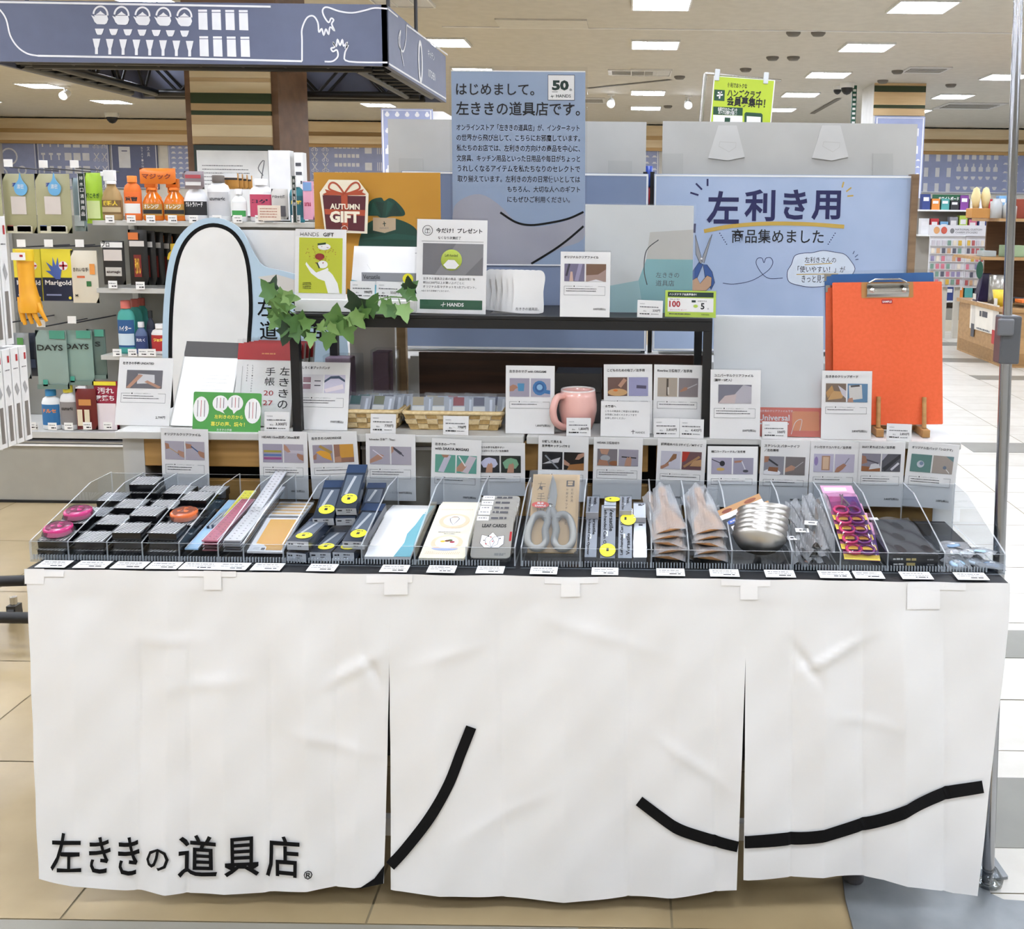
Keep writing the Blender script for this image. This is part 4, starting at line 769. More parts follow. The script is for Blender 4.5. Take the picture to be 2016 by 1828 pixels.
a, e = atY(1093, 845, .56), atY(1184, 728, .56); BX = mat('#3d3a38', .6)
t = thing('gift_box', 'dark grey lidded gift box behind the pink mug', 'box', Matrix.Translation(((a.x+e.x)/2, .56, ZS+.001))); w = (e.x-a.x)/2
b = MB(); b.box((-w*.97, .003, 0), (w*.97, .1, .105), BX); b.build('box_body', t, bevel=.001)
b = MB(); b.box((-w, 0, .078), (w, .103, e.z-ZS-.01), mat('#45423f', .6)); b.build('lid', t, bevel=.001)
# frosted files
FRO = mat('#dfe1df', .3, kind='haze', sc=.55); FRO2 = mat('#f3f2ee', .4)
ORG = mat('#df5f45', .5)
for k in range(4):
    def f(b, w, h):
        if k == 0:
            b.rect(0, 0, w, .24*h, .0006, ORG); fit(b, 'Universal', .42*w, .13*h, .05*h, .3*w, PAPER, .015, z=.001); fit(b, '左利き用のクリアファイルです。', .4*w, .2*h, .02*h, .4*w, PAPER, z=.001)
            b.poly(rrect(.73*w, .05*h, .98*w, .21*h, .004), .001, mat('#e8894f', .6)); b.strip(spline([(.72*w, .02*h, 0), (.76*w, .12*h, 0), (.82*w, .14*h, 0), (.8*w, .05*h, 0)], 4), .0012, .0013, PAPER); b.dash(.42*w, .1*h, .7*w, .012*h, PAPER, .001)
    o, w, h, T = slab('clear_file', (1404, 858), (1617, 861), (1413, 621), .43, None, 14, .0022, FRO2, ['frosted white clear file with an orange foot band, frontmost of its stack', 'second frosted white clear file of the stack', 'third frosted white clear file of the stack', 'rearmost frosted white clear file of the stack'][k], 'clear file', 'frosted clear files', f, back=.006*k, dx=.003*k)
    s = MB(); s.surf(lambda u, v: (-.006+u*(w+.012), v*h*1.0, .003+.0012*math.sin(9*u)*math.sin(5*v)), 12, 12, BAG if k == 0 else SLEEVE)
    if k == 0: s.build('clear_bag', o)
# clipboards on a wooden stand
ORA = mat('#ea6437', .45, kind='fabric', col2='#e4602f', sc=6); CBL = mat('#2c66a4', .4)
def clipboard(bl, br, tl, Y, m, label, clip, lean=8):
    T, w, h = fr(bl, br, tl, Y=Y, lean=lean, zb=ZS+.021); t = thing('clipboard', label, 'clipboard', T)
    b = MB(); b.prism(rrect(0, 0, w, h, .003), -.004, 0, m); b.build('board', t)
    if clip:
        cx = .5*w; k = MB(); k.prism(rrect(cx-.062, h-.038, cx+.062, h+.0, .003), .0005, .0015, mat('#b98349', .5)); k.build('clip_base', t)
        k = MB(); k.surf(lambda u, v: (cx-.05+.1*u, h-.036+.03*v, .002+.008*math.sin(math.pi*min(1, v*1.1))), 10, 10, STEEL); k.box((cx-.05, h-.008, .002), (cx+.05, h-.004, .012), STEEL)
        k.tube([(cx-.045, h-.002, .008), (cx-.03, h+.006, .008), (cx+.03, h+.006, .008), (cx+.045, h-.002, .008)], .002, STEEL)
        cl_ = k.build('metal_clip', t)
        for x in (-.038, .038): q = MB(); q.lathe([(0, .004), (.004, .003), (.006, 0)], mat('#e8e6e2', .2, 1), Matrix.Translation((cx+x, h-.02, .0105)), 12); q.build('rivet', cl_)
        q = MB(); q.prism(rrect(cx-.014, h-.052, cx+.012, h-.042, .002), .0005, .0012, RED); fit(q, 'SAMPLE', cx-.012, h-.0495, .005, .022, PAPER, .02, z=.0015); q.build('sample_tag', t)
    else:
        q = MB(); q.poly([(-.001, h+.001), (.016, h+.001), (.016, h-.004), (.005, h-.005), (.004, h-.016), (-.001, h-.016)], .0006, STEEL); q.build('metal_corner', t)
        q = MB(); q.box((-.006, -.002, .002), (w+.004, h+.008, .0025), SLEEVE); q.build('clear_sleeve', t)
clipboard((1641, 842), (1856, 840), (1636.5, 556), .475, ORA, 'orange clipboard with a silver clip and red sample tag, frontmost', True)
clipboard((1624, 842), (1842, 843), (1612, 562), .492, ORA, 'second orange clipboard in clear wrapping behind the sample', False)
clipboard((1628, 842), (1842, 838), (1630, 540), .512, CBL, 'blue clipboard in clear wrapping at the back of the stack', False)
OAK = mat('#b58a55', .5, kind='wood', col2='#a27743', sc=2)
a, e = atY(1722, 862, .49), atY(1811, 865, .49)
t = thing('wooden_stand', 'small wooden easel stand holding the clipboards upright', 'stand', Matrix.Translation(((a.x+e.x)/2, .46, ZS+.001))); w = (e.x-a.x)/2
for sx in (-w, w):
    b = MB(); b.box((sx-.009, -.02, 0), (sx+.009, .13, .018), OAK); b.build('foot_block', t, bevel=.001)
    b = MB(); b.tube([(sx, -.0, .0185), (sx+.002, .02, .09)], .0055, OAK, 8); b.build('front_peg', t)
b = MB(); b.box((-w+.009, .05, .004), (w-.009, .062, .014), OAK); b.build('cross_bar', t)
# ---------------------------------------------------------------- on the riser
PL = mat('#e9e8e4', .5)
a, e = atY(580, 612, .45), atY(821, 616, .45); PH = atY(700, 590, .45).z-ZR
b = MB(); b.box((a.x, .45, ZR+.001), (e.x, .62, ZR+PH), PL); b.build('plinth_block', label='long low white plinth block on the left of the riser', cat='plinth', bevel=.002)
T, w, h = fr((580, 586), (680, 588), (584, 450), Y=.462, lean=7, zb=ZR+PH+.001)
t = thing('gift_sign', 'white gift sign with a lime picture of an open hand', 'sign', T); b = MB(); b.box((0, 0, -.002), (w, h, 0), PAPER)
fit(b, 'HANDS', .1*w, .895*h, .055*h, .4*w, INK, -.012); fit(b, 'GIFT', .55*w, .895*h, .055*h, .33*w, INK, .02); b.build('paper', t)
LIME = '#c6cc35'; pic = picture(t, .08*w, .08*h, .93*w, .875*h, LIME, [('#fdfdfb', [(.68, 0), (.95, 0), (.9, .18), (.78, .34), (.7, .4), (.55, .42), (.4, .37), (.25, .48), (.17, .56), (.15, .52), (.28, .36), (.45, .26), (.6, .22)]), ('#fdfdfb', bar((.5, .37), (.68, .44), .05)), ('#fdfdfb', el(.55, .52, .12, .07)), ('#fdfdfb', el(.58, .84, .15, .06)), ('#9b2e26', el(.48, .66, .11, .06)), ('#2f4a2c', bar((.43, .88), (.62, .9), .035)), ('#2f4a2c', bar((.42, .55), (.48, .45), .03))])
b = MB()
for k in range(46):
    rr = math.sqrt(random.random()); an = random.random()*6.28; u, v = .5+.36*rr*math.cos(an), .68+.2*rr*math.sin(an); x, y = (.08+.85*u)*w, (.08+.795*v)*h; b.poly([(x, y), (x+.0018, y+.0024), (x, y+.0016), (x-.0018, y+.0024)], .0026, mat('#9b2e26', .6))
for k in range(4): b.dash(.16*w, (.22-.025*k)*h, .33*w, .01*h, mat('#55581a', .6), .0026)
b.build('heart_print', pic)
s = MB(); s.box((-.002, -.001, .0035), (w+.002, h+.006, .004), SLEEVE); s.build('clear_sleeve', t)
def zA(x, y): return (560+x/4.582, 320+y/4.582)
# yellow gift poster
MUST = mat('#d0962c', .6, col2='#c98f26', sc=.7)
T, w, h = fr((624, 606), (870, 607), (617, 339), Y=.66, lean=3, zb=ZR+.001); t = thing('gift_poster', 'mustard yellow poster with a dark green pouch on it', 'poster', T)
b = MB(); b.box((0, 0, -.003), (w, h, 0), MUST); b.build('poster_sheet', t)
G0, G1, G2 = mat('#0f4436', .6), mat('#0a342a', .6), mat('#165244', .6)
Pa = lambda x, y: onT(T, *zA(x, y)); q = MB()
q.poly(spline([(*Pa(x, y), 0) for x, y in [(660, 830), (680, 680), (740, 560), (830, 510), (960, 500), (1080, 530), (1180, 590), (1220, 680), (1235, 830)]], 4), .0008, G0)
q.poly(spline([(*Pa(x, y), 0) for x, y in [(745, 480), (770, 350), (870, 315), (900, 345), (950, 320), (1010, 350), (1080, 430), (1075, 480), (960, 485), (890, 505), (840, 480)]], 4), .0010, G0)
for pts, m in [([(900, 360), (880, 500), (820, 350)], G1), ([(930, 340), (910, 500), (980, 370)], G2), ([(800, 350), (860, 470), (770, 470)], G2), ([(1000, 360), (930, 490), (1060, 470)], G1), ([(690, 690), (1000, 640), (1190, 660), (1210, 700), (950, 690)], G2), ([(800, 560), (880, 640), (740, 640)], G1)]: q.poly([Pa(*p) for p in pts], .0012, m)
tan_ = mat('#cdb596', .6); q.poly([Pa(*p) for p in [(800, 495), (1005, 500), (1005, 605), (905, 635), (800, 612)]], .0016, tan_)
q.strip([Pa(900, 530), Pa(905, 575)], .002, .0018, G1); q.strip([Pa(888, 553), Pa(918, 548)], .002, .0018, G1); pz(q, T, 'HANDS', *zA(862, 583), *zA(940, 598), GREY, 0, .0018)
q.build('pouch_print', t)
s = MB(); s.box((-.003, 0, .0045), (w+.003, h+.002, .005), SLEEVE); s.build('clear_sleeve', t)
# autumn gift tag
T, w, h = fr(zA(368, 632), zA(742, 640), zA(330, 155), Y=.64, lean=3); b = MB(); CRM = mat('#f4ead2', .6); MAR = mat('#551722', .55); BRK = mat('#b04a2a', .6)
Pa = lambda x, y: onT(T, *zA(x, y))
b.prism([Pa(*p) for p in [(318, 268), (400, 153), (662, 158), (757, 280), (745, 640), (366, 628)]], -.003, 0, CRM); b.poly([Pa(*p) for p in [(344, 293), (734, 302), (722, 620), (376, 600)]], .0006, MAR)
b.poly([Pa(*p) for p in [(511, 290), (570, 290), (575, 612), (521, 608)]], .0009, BRK); b.poly([Pa(*p) for p in [(362, 418), (730, 428), (727, 480), (368, 466)]], .0009, BRK)
for s_ in (1, -1):
    X = lambda x: 541+s_*(x-541)
    b.strip(spline([(*Pa(X(x), y), 0) for x, y in [(541, 285), (470, 265), (405, 235), (410, 195), (440, 180), (480, 200), (520, 250), (541, 285)]], 5), .0045, .0012, BRK)
    b.poly([Pa(X(x), y) for x, y in [(541, 275), (450, 262), (365, 240), (380, 268), (345, 285), (360, 294), (520, 294)]], .0011, BRK)
pz(b, T, 'AUTUMN', *zA(413, 374), *zA(680, 420), CRM, .03, .0015); pz(b, T, 'GIFT', *zA(410, 440), *zA(680, 540), CRM, .05, .0015)
o = b.build('gift_tag', T=T, label='cream edged maroon gift shaped tag reading AUTUMN GIFT', cat='tag')
c0 = onT(T, *zA(546, 600)); b = MB(); b.tube([(c0[0]+.008*math.cos(a_*.5236), c0[1]+.008*math.sin(a_*.5236), .004) for a_ in range(12)], .0009, STEEL, 6, closed=True); b.build('ring', o)
# pads and a boxed opener shown as samples
T, w, h = fr((690, 592), (832, 594), (700, 497), Y=.50, lean=22); TEAL = mat('#6fa9b4', .6); b = MB(); b.box((0, 0, -.008), (w, h, 0), WB); b.poly([(0, 0), (w, 0), (w, .18*h), (.3*w, .2*h), (0, .3*h)], .0006, TEAL)
b.strip([(.2*w, .62*h), (.26*w, .5*h)], .0006, .0009, LIGHTG); b.dash(.86*w, .86*h, .96*w, .015*h, GREY)
T = Matrix.Translation((0, 0, ZR+PH+.009-T.translation.z)) @ T; b.build('letter_pad', T=T, label='white letter pad sample with a teal foot on the white plinth', cat='letter pad')
SIL = mat('#a8a9ad', .35); BG = mat('#8d8e93', .4); STK = mat('#ece22f', .5)
T, w, h = fr((712, 553), (822, 555), (713, 536), Y=.487, lean=0); t = thing('opener_box', 'slim grey box lying across the letter pad on the plinth', 'box', T); b = MB(); b.box((0, 0, -.012), (w, h, 0), BG); b.text('Versatile', .03*w, .25*h, .33*w, .75*h, INK); b.build('carton', t)
q = MB(); q.prism(arc(.83*w, .35*h, .0125, .0125, n=20), .0005, .001, STK); q.rect(.8*w, .2*h, .86*w, .6*h, .0012, INK); q.build('yellow_sticker', t)
ticket((689, 585), (737, 586), (690, 553), '990円', 'small white price ticket on the plinth behind the ivy, left one', Y=.455, zb=ZR+PH+.001); ticket((740, 586), (789, 588), (741, 553), '550円', 'small white price ticket on the plinth, right one', Y=.455, zb=ZR+PH+.001)
# present sign
T, w, h = fr((818, 619), (956, 622), (832, 431), Y=.45, lean=8, zb=ZR+.002)
t = thing('present_sign', 'tall white sign announcing a present with a round badge picture', 'sign', T); b = MB(); b.box((0, 0, -.002), (w, h, 0), PAPER)
b.strip(arc(.15*w, .88*h, .07*w, .07*w, n=24), .0012, .0008, INK, closed=True); x, y = .15*w, .875*h
for pts in ([(-.035, -.03), (.035, -.03), (.035, .02), (-.035, .02), (-.035, -.03)], [(0, -.03), (0, .04)], [(-.03, .04), (0, .02), (.03, .04)]): b.strip([(x+u*w, y+v*w) for u, v in pts], .001, .0008, INK)
fit(b, '今だけ！プレゼント', .27*w, .855*h, .055*h, .66*w, INK, .022); fit(b, 'なくなり次第終了', .3*w, .79*h, .03*h, .36*w, INK, .012); b.rect(.07*w, .765*h, .95*w, .768*h, .0008, INK)
for i, s_ in enumerate(['左ききの道具店企画の商品（全品対象）を', '税込5,500円以上お買い上げごとに', 'オリジナル缶マグネットを1点プレゼント。']): fit(b, s_, .1*w, (.355-.043*i)*h, .028*h, (.82, .7, .8)[i]*w, INK)
fit(b, '※なくなり次第終了となります。', .08*w, .228*h, .02*h, .5*w, MID); b.rect(.06*w, .045*h, .95*w, .145*h, .0008, mat('#2b5a41', .6)); fit(b, 'HANDS', .45*w, .075*h, .04*h, .3*w, PAPER, .025, z=.0012); b.strip([(.39*w, .07*h), (.4*w, .12*h)], .0014, .0012, PAPER); b.strip([(.36*w, .088*h), (.43*w, .1*h)], .0014, .0012, PAPER)
b.build('paper', t); pc = picture(t, .09*w, .41*h, .95*w, .745*h, '#77767a', [('#8a898c', [(.2, 0), (.55, 1), (1, 1), (1, .6), (.7, 0)])])
q = MB(); r_ = .15*w; q.lathe([(0, .003), (r_*.8, .0025), (r_, .001)], mat('#b4c648', .3), Matrix.Translation((.5*w, .57*h, .0012)), 24); q.poly([(.5*w+u*r_, .57*h+v*r_) for u, v in [(-.75, -.5), (-.3, 0), (.3, 0), (.75, -.5), (.4, -.85), (-.4, -.85)]], .0046, PAPER); q.text('Left-handed', .5*w-r_*.6, .57*h+r_*.3, .5*w+r_*.6, .57*h+r_*.55, INK, .0046); q.build('badge', pc)
s = MB(); s.box((-.002, -.001, .008), (w+.002, h+.003, .0085), SLEEVE); s.build('clear_sleeve', t)
# tall greeting poster
T, w, h = fr((893, 612), (1152, 614), (883, 130), Y=.70, lean=2, zb=ZR+.001); t = thing('greeting_poster', 'tall slate blue greeting poster in a clear acrylic stand at the middle of the riser', 'poster', T)
PBL = mat('#93a5bf', .55, col2='#9aabc4', sc=.6); PGR = mat('#aaaab4', .6, col2='#a3a3ae')
P = lambda x, y: onT(T, x, y); b = MB(); yb = P(1000, 521)[1]; yt = P(1000, 140)[1]; x0, x1 = P(890, 300)[0], P(1152, 300)[0]
b.box((x0, yb, -.002), (x1, yt, 0), PBL); b.strip([(x0, yt), (x1, yt)], .003, .0006, WHITE)
pz(b, T, 'はじめまして。', 898, 165, 1052, 187, INK, .014); pz(b, T, '左ききの道具店です。', 898, 201, 1142, 227, INK, .014)
for i, (s_, xa, xb_) in enumerate([('オンラインストア「左ききの道具店」が、インターネット', 899, 1141), ('の世界から飛び出して、こちらにお邪魔しています。', 899, 1142), ('私たちのお店では、左利きの方向けの商品を中心に、', 899, 1142), ('文房具、キッチン用品といった日用品や毎日がちょっと', 899, 1142), ('うれしくなるアイテムを私たちなりのセレクトで', 901, 1142), ('取り揃えています。左利きの方の日常使いとしては', 901, 1142), ('もちろん、大切な人へのギフト', 999, 1142), ('にもぜひご利用ください。', 999, 1122)]): pz(b, T, s_, xa, 245.5+20.2*i, xb_, 257+20.2*i, INK, .01)
a_, c_ = P(1079, 197), P(1131, 148); b.rect(a_[0], a_[1], c_[0], c_[1], .0006, PAPER); b.strip([(a_[0], a_[1]), (c_[0], a_[1]), (c_[0], c_[1]), (a_[0], c_[1])], .0015, .0009, INK, closed=True)
DG = mat('#12302a', .6); pz(b, T, '50', 1087, 158, 1120, 178, DG, .05, .001); pz(b, T, 'th', 1121, 174, 1126, 179, DG, .02, .001); pz(b, T, 'HANDS', 1095, 186, 1124, 192, DG, .01, .001); b.strip([P(1086, 187), P(1088, 193)], .0012, .001, DG); b.strip([P(1084, 190), P(1091, 189)], .0012, .001, DG); b.strip([P(1087, 181), P(1098, 181)], .0012, .001, DG)
b.poly(spline([(*P(x, y), 0) for x, y in [(893, 520), (891, 425), (905, 395), (945, 382), (985, 405), (1020, 440), (1060, 446), (1110, 436), (1150, 420), (1148, 470), (1100, 490), (1045, 520)]], 4), .0005, PGR)
b.strip(spline([(*P(x, y), 0) for x, y in [(985, 418), (1015, 437), (1045, 443), (1085, 438), (1120, 430), (1149, 417)]], 5), .0055, .0009, BRUSH); b.strip(spline([(*P(x, y), 0) for x, y in [(1046, 519), (1090, 492), (1120, 470), (1149, 445)]], 5), .0055, .0009, BRUSH)
b.build('printed_sheet', t)
b = MB(); b.box((x0-.002, 0, -.003), (x1, yb-.002, -.0005), CAP); b.build('lower_sheet', t)
b = MB(); b.box((-.004, 0, .001), (w+.004, h, .004), SLEEVE); b.strip([(0, yb), (w, yb)], .003, .0043, WHITE); b.build('acrylic_front', t)
# die-cut magnets standing in a row
for k in range(6):
    T, w, h = fr((1014-11*k, 622), (1066-11*k, 623), (1016-11*k, 531-.3*k), Y=.47+.013*k, lean=4, zb=ZR+.003)
    b = MB(); P2 = [(x*w, y*h) for x, y in [(.0, .0), (.95, .0), (1.08, .12), (1.06, .5), (1.12, .85), (.95, 1.0), (.5, .97), (.1, 1), (-.1, .86), (-.04, .5), (-.1, .12)]]
    b.prism(spline([(x, y, 0) for x, y in P2], 4, True), -.002, 0, WB)
    if k == 0: b.text('左ききの道具店。', .02*w, .06*h, .9*w, .13*h, INK, .0006)
    b.build('die_cut_magnet', T=T, label='white die-cut magnet with shop lettering, frontmost of its row' if k == 0 else 'white die-cut magnet, %s behind the lettered front one' % ORD[k-1], cat='magnet', group='die-cut magnets on the riser')
b = MB(); a = atY(965, 622, .455); b.box((a.x, .455, ZR+.0005), (a.x+.115, .56, ZR+.0025), CLEAR); b.build('clear_base_plate', label='clear acrylic base plate under the white magnets', cat='stand')
# big clear file
def cf(b, w, h):
    b.poly([(.55*w, 0), (w, 0), (w, .5*h), (.57*w, .5*h), (.5*w, .3*h)], .0005, mat('#92cdd0', .45)); b.poly([(0, 0), (.55*w, 0), (.5*w, .3*h), (0, .2*h)], .0005, mat('#b4dcdd', .45)); b.poly([(.57*w, .5*h), (w, .5*h), (w, .78*h), (.6*w, .75*h)], .0004, mat('#e3ddd2', .5))
    b.strip(spline([(.58*w, .26*h, 0), (.55*w, .4*h, 0), (.57*w, .58*h, 0), (.68*w, .68*h, 0)], 5), .0022, .0007, INK)
    fit(b, '左ききの', .66*w, .33*h, .05*h, .24*w, MID, z=.0008); fit(b, '道具店', .66*w, .25*h, .055*h, .22*w, MID, z=.0008)
o, w, h, T = slab('clear_file', (1150, 621), (1362, 624), (1156, 402), .53, None, 5, .003, mat('#faf9f4', .45), 'white clear file with a teal foot standing on the riser', 'clear file', None, cf, zb=ZR+.002)
s = MB(); s.surf(lambda u, v: (-.004+u*(w+.008), v*h*1.01, .004+.0016*math.sin(11*u+3*v)*math.sin(9*v)), 14, 14, BAG); s.build('clear_bag', o)
# club card
T, w, h = fr((1309, 625), (1409, 627), (1310, 571), Y=.43, lean=10, zb=ZR+.002); b = MB(); LG = mat('#b7d24e', .5); b.box((0, 0, -.0015), (w, h, 0), LG); b.rect(.05*w, .2*h, .95*w, .72*h, .0005, PAPER); b.rect(.05*w, .76*h, .95*w, .94*h, .0005, DG)
fit(b, 'ハンズクラブ会員募集中！', .08*w, .81*h, .09*h, .72*w, PAPER, .02); fit(b, '100', .08*w, .37*h, .24*h, .4*w, RED, .03, z=.001); fit(b, 'ポイントプレゼント！', .1*w, .24*h, .06*h, .35*w, RED, z=.001); fit(b, '新規入会で最大', .09*w, .64*h, .05*h, .35*w, INK, z=.001); fit(b, '5', .7*w, .3*h, .24*h, .2*w, INK, .03, z=.001); fit(b, '倍', .83*w, .3*h, .06*h, .1*w, INK, z=.001); fit(b, 'お誕生月は', .64*w, .58*h, .065*h, .28*w, INK, z=.001)
b.poly(arc(.6*w, .42*h, .045*w, .06*h, n=16), .001, LG); b.rect(.52*w, .56*h, .6*w, .64*h, .001, DG); b.dash(.08*w, .1*h, .5*w, .04*h, MID); fit(b, 'HANDS', .72*w, .08*h, .06*h, .2*w, DG)
o = b.build('club_card', T=T, label='lime green membership card sign with a red 100 at the right end of the riser', cat='sign'); s = MB(); s.box((-.002, -.001, .002), (w+.002, h+.002, .0025), SLEEVE); s.build('clear_holder', o)
# ivy garland
IV = [mat('#6b9150', .5, col2='#587f3e'), mat('#4c7438', .5, col2='#3f662d'), mat('#2a4229', .5, col2='#223a26'), mat('#8db06c', .5, col2='#769a56')]
def z6(x, y): return (300+x/3.733, 400+y/3.733)
t = thing('ivy_garland', 'green artificial ivy trailing over the left end of the riser', 'garland', Matrix.Translation(atY(600, 625, .41)))
o0 = t.matrix_world.translation; b = MB(); VN = mat('#5d8440', .6)
for pts in ([(905, 560), (880, 640), (900, 760), (940, 850), (970, 900)], [(870, 690), (960, 690), (1030, 700), (1000, 780), (1090, 840), (1160, 910), (1240, 900), (1330, 860), (1440, 850), (1550, 810), (1650, 720), (1730, 690), (1830, 690), (1930, 690)], [(1730, 695), (1730, 730), (1690, 760)], [(1810, 700), (1830, 760), (1850, 790)], [(1240, 900), (1290, 960), (1300, 1000)], [(1150, 910), (1160, 970)], [(1440, 850), (1420, 910), (1400, 960)]):
    b.tube(spline([tuple(atY(*z6(*p), .405+.006*math.sin(p[0]*.03))-o0) for p in pts], 5), .0014, VN, 6)
b.build('vine', t)
def leaf(cx, cy, s_, an, k, dp=.40):
    c0 = atY(*z6(cx, cy), dp)-o0; s_ = s_/3.733*.00132
    pts = [(0, -.55), (.25, -.5), (.5, -.62), (.42, -.2), (.62, .05), (.3, .2), (.2, .5), (0, .8), (-.2, .5), (-.3, .2), (-.62, .05), (-.42, -.2), (-.5, -.62), (-.25, -.5)]
    vs = [(x*s_, (abs(x)*-.25-.1*y*y)*s_, y*s_) for x, y in pts]+[(0, .02*s_, 0)]
    T = Matrix.Translation(c0) @ Matrix.Rotation(random.uniform(-.5, .5), 4, 'Z') @ Matrix.Rotation(random.uniform(-.4, .4), 4, 'X') @ Matrix.Rotation(R(an), 4, 'Y')
    q = MB(); q.add(vs, [(i, (i+1) % 14, 14) for i in range(14)], IV[k], T, True); q.build('leaf', t)
for a in [(1345, 830, 130, 10, 0), (1500, 730, 140, -20, 2), (1605, 745, 120, 30, 1), (1430, 930, 130, 160, 0), (1500, 850, 110, 140, 3), (1735, 770, 110, 100, 0), (1850, 800, 100, 170, 3), (1780, 795, 90, 90, 1), (1090, 895, 140, 150, 1), (980, 890, 120, 200, 1), (930, 780, 110, -30, 0), (960, 720, 110, 60, 0), (1010, 690, 90, 100, 3), (1170, 1000, 80, 180, 3), (1290, 1000, 100, 190, 0), (1250, 905, 70, 20, 3), (1330, 920, 80, 130, 3), (1890, 640, 110, 40, 1), (1890, 600, 90, 0, 2), (1900, 680, 80, 120, 1), (855, 640, 120, -40, 1), (890, 610, 100, 15, 2), (880, 700, 90, -60, 0), (915, 830, 110, 180, 1), (990, 950, 120, 200, 2), (1060, 960, 90, 160, 1), (1140, 880, 80, 70, 0), (900, 880, 80, 220, 0), (940, 680, 80, 0, 3), (985, 760, 80, 90, 0), (1400, 880, 80, 200, 1), (1560, 800, 80, 60, 0)]: leaf(*a, dp=.40-.012*random.random())
# ---------------------------------------------------------------- goods in the trays
FZ0 = ZT+.0055
def lay(fl, fr_, bc, Yf, Yb):
    """frame of a flat thing lying in a tray: x along its front edge, y away from the viewer, z up; top face at z=0"""
    o, q, b_ = atY(*fl, Yf), atY(*fr_, Yf), atY(*bc, Yb); q.z = o.z
    xd = q-o; w = xd.length; xd.normalize(); v = b_-(o+q)/2; v -= xd*v.dot(xd); h = v.length; v.normalize()
    return mkT(o, xd, v, xd.cross(v)), w, h
a1 = lambda x, y: (40+x/5.04, 840+y/5.04)
a2 = lambda x, y: (360+x/5.04, 840+y/5.04)
a3 = lambda x, y: (700+x/5.04, 840+y/5.04)
a4 = lambda x, y: (1000+x/5.04, 840+y/5.04)
a5 = lambda x, y: (1240+x/5.04, 840+y/5.04)
a6 = lambda x, y: (1560+x/4.42, 840+y/4.42)
# boxed tape measures: striped tops, black sides, clear wrap
STR = mat('#f3f1ec', .4); GLB = mat('#121215', .2)
def tape_box():
    t = thing('tape_measure_box', 'x', 'box'); b = MB(); b.box((-.029, 0, 0), (.029, .05, .0165), GLB); b.build('carton', t, bevel=.001)
    b = MB(); b.rect(-.0285, .0005, .0285, .0495, .0168, STR)
    for k in range(-6, 9):
        x = -.0285+.0078*k; p = [(x, .0005), (x+.0024, .0005), (x+.0024+.03, .0495), (x+.03, .0495)]
        p = [(min(max(u, -.0285), .0285), v) for u, v in p]
        if p[1][0]-p[0][0] > .0003 or p[2][0]-p[3][0] > .0003: b.poly(p, .0171, GLB)
    b.build('striped_label', t)
    b = MB(); b.surf(lambda u, v: (-.031+.062*u, -.002+.054*v, .0178+.0015*math.sin(14*u+3)*math.sin(11*v)), 8, 8, BAG); b.build('clear_wrap', t); return t
tb = tape_box(); firstb = True
ROWN = ['front', 'second', 'third', 'rear']
STK_ = {0: [2, 2, 1, 1], 1: [2, 2, 2, 3], 2: [3, 3, 2, 2], 3: [3, 2, 3, 2]}
TOPZ = {}
for c in range(4):
    xm = (XA[c]+XA[c+1])/2+.001
    for r in range(4):
        y = FYT+.012+.078*r; sl = .012*r
        for l in range(STK_[c][r]):
            T = Tr(xm+random.uniform(-.002, .002), y+random.uniform(-.003, .003), FZ0+sl+.0195*l, R(random.uniform(-4, 4)), R(7))
            lab = 'striped black tape measure box, %s level of the %s stack in the %s compartment' % (['bottom', 'middle', 'top'][l], ROWN[r], ORD[c])
            if firstb: tb.matrix_world = T; tag(tb, lab, None, 'boxed tape measures in the clear tray'); firstb = False
            else: dup(tb, T, lab, 'boxed tape measures in the clear tray')
            TOPZ[(c, r)] = FZ0+sl+.0195*(l+1)
def round_tape(c, r, col, lab):
    m = mat(col, .25); t = thing('tape_measure', lab, 'tape measure', Tr((XA[c]+XA[c+1])/2+.001, FYT+.04+.078*r, TOPZ[(c, r)]+.004, R(-8), R(7)))
    b = MB(); b.lathe([(0, 0), (.0255, 0), (.028, .003), (.028, .014), (.025, .0165), (0, .0165)], m, n=28); b.build('case', t)
    b = MB(); b.lathe([(.0135, .0166), (.013, .0185), (0, .0185)], m, n=20); b.build('button', t)
    b = MB(); b.surf(lambda u, v: ((.031*v+.001)*math.cos(6.283*u), (.031*v+.001)*math.sin(6.283*u), .019+.0015*math.sin(19*u)-.016*max(0, v-.75)*4), 20, 6, BAG); b.build('clear_wrap', t)
round_tape(0, 0, '#c62a74', 'pink round tape measure on the front stack of the first compartment'); round_tape(0, 1, '#c62a74', 'pink round tape measure on the second stack of the first compartment'); round_tape(3, 1, '#dc6a30', 'orange round tape measure on a striped box in the fourth compartment')
# rulers
def ruler(fl, fr_, bc, Yf, Yb, col, lab, dots=True, th=.003, sheets=0):
    T, w, h = lay(fl, fr_, bc, Yf, Yb); b = MB(); b.box((0, 0, -th), (w, h, 0), pm(col) if isinstance(col, str) else col)
    if dots:
        for k in range(int(h/.012)):
            for x in (.3, .7): b.dash(x*w-.002, .006+.012*k, x*w+.002, .0022, MID, .0005)
    b.strip([(.001, .001), (w-.001, .001), (w-.001, h-.001), (.001, h-.001)], .0016, .0004, mat('#cfd6de', .4), closed=True)
    o = b.build('ruler', T=T, label=lab, cat='ruler', group=None); s = MB(); s.box((-.0015, -.001, .0012), (w+.0015, h+.004, .0016), SLEEVE); s.build('clear_sleeve', o); return o
ruler(a2(18, 1205), a2(150, 1208), a2(325, 722), .065, .30, mat('#a9d2f2', .25), 'pale blue packed ruler at the left of the ruler compartment', False)
ruler(a2(330, 960), a2(460, 965), a2(505, 628), .17, .335, '#d8d24a', 'yellow packed ruler behind the blue and pink rulers')
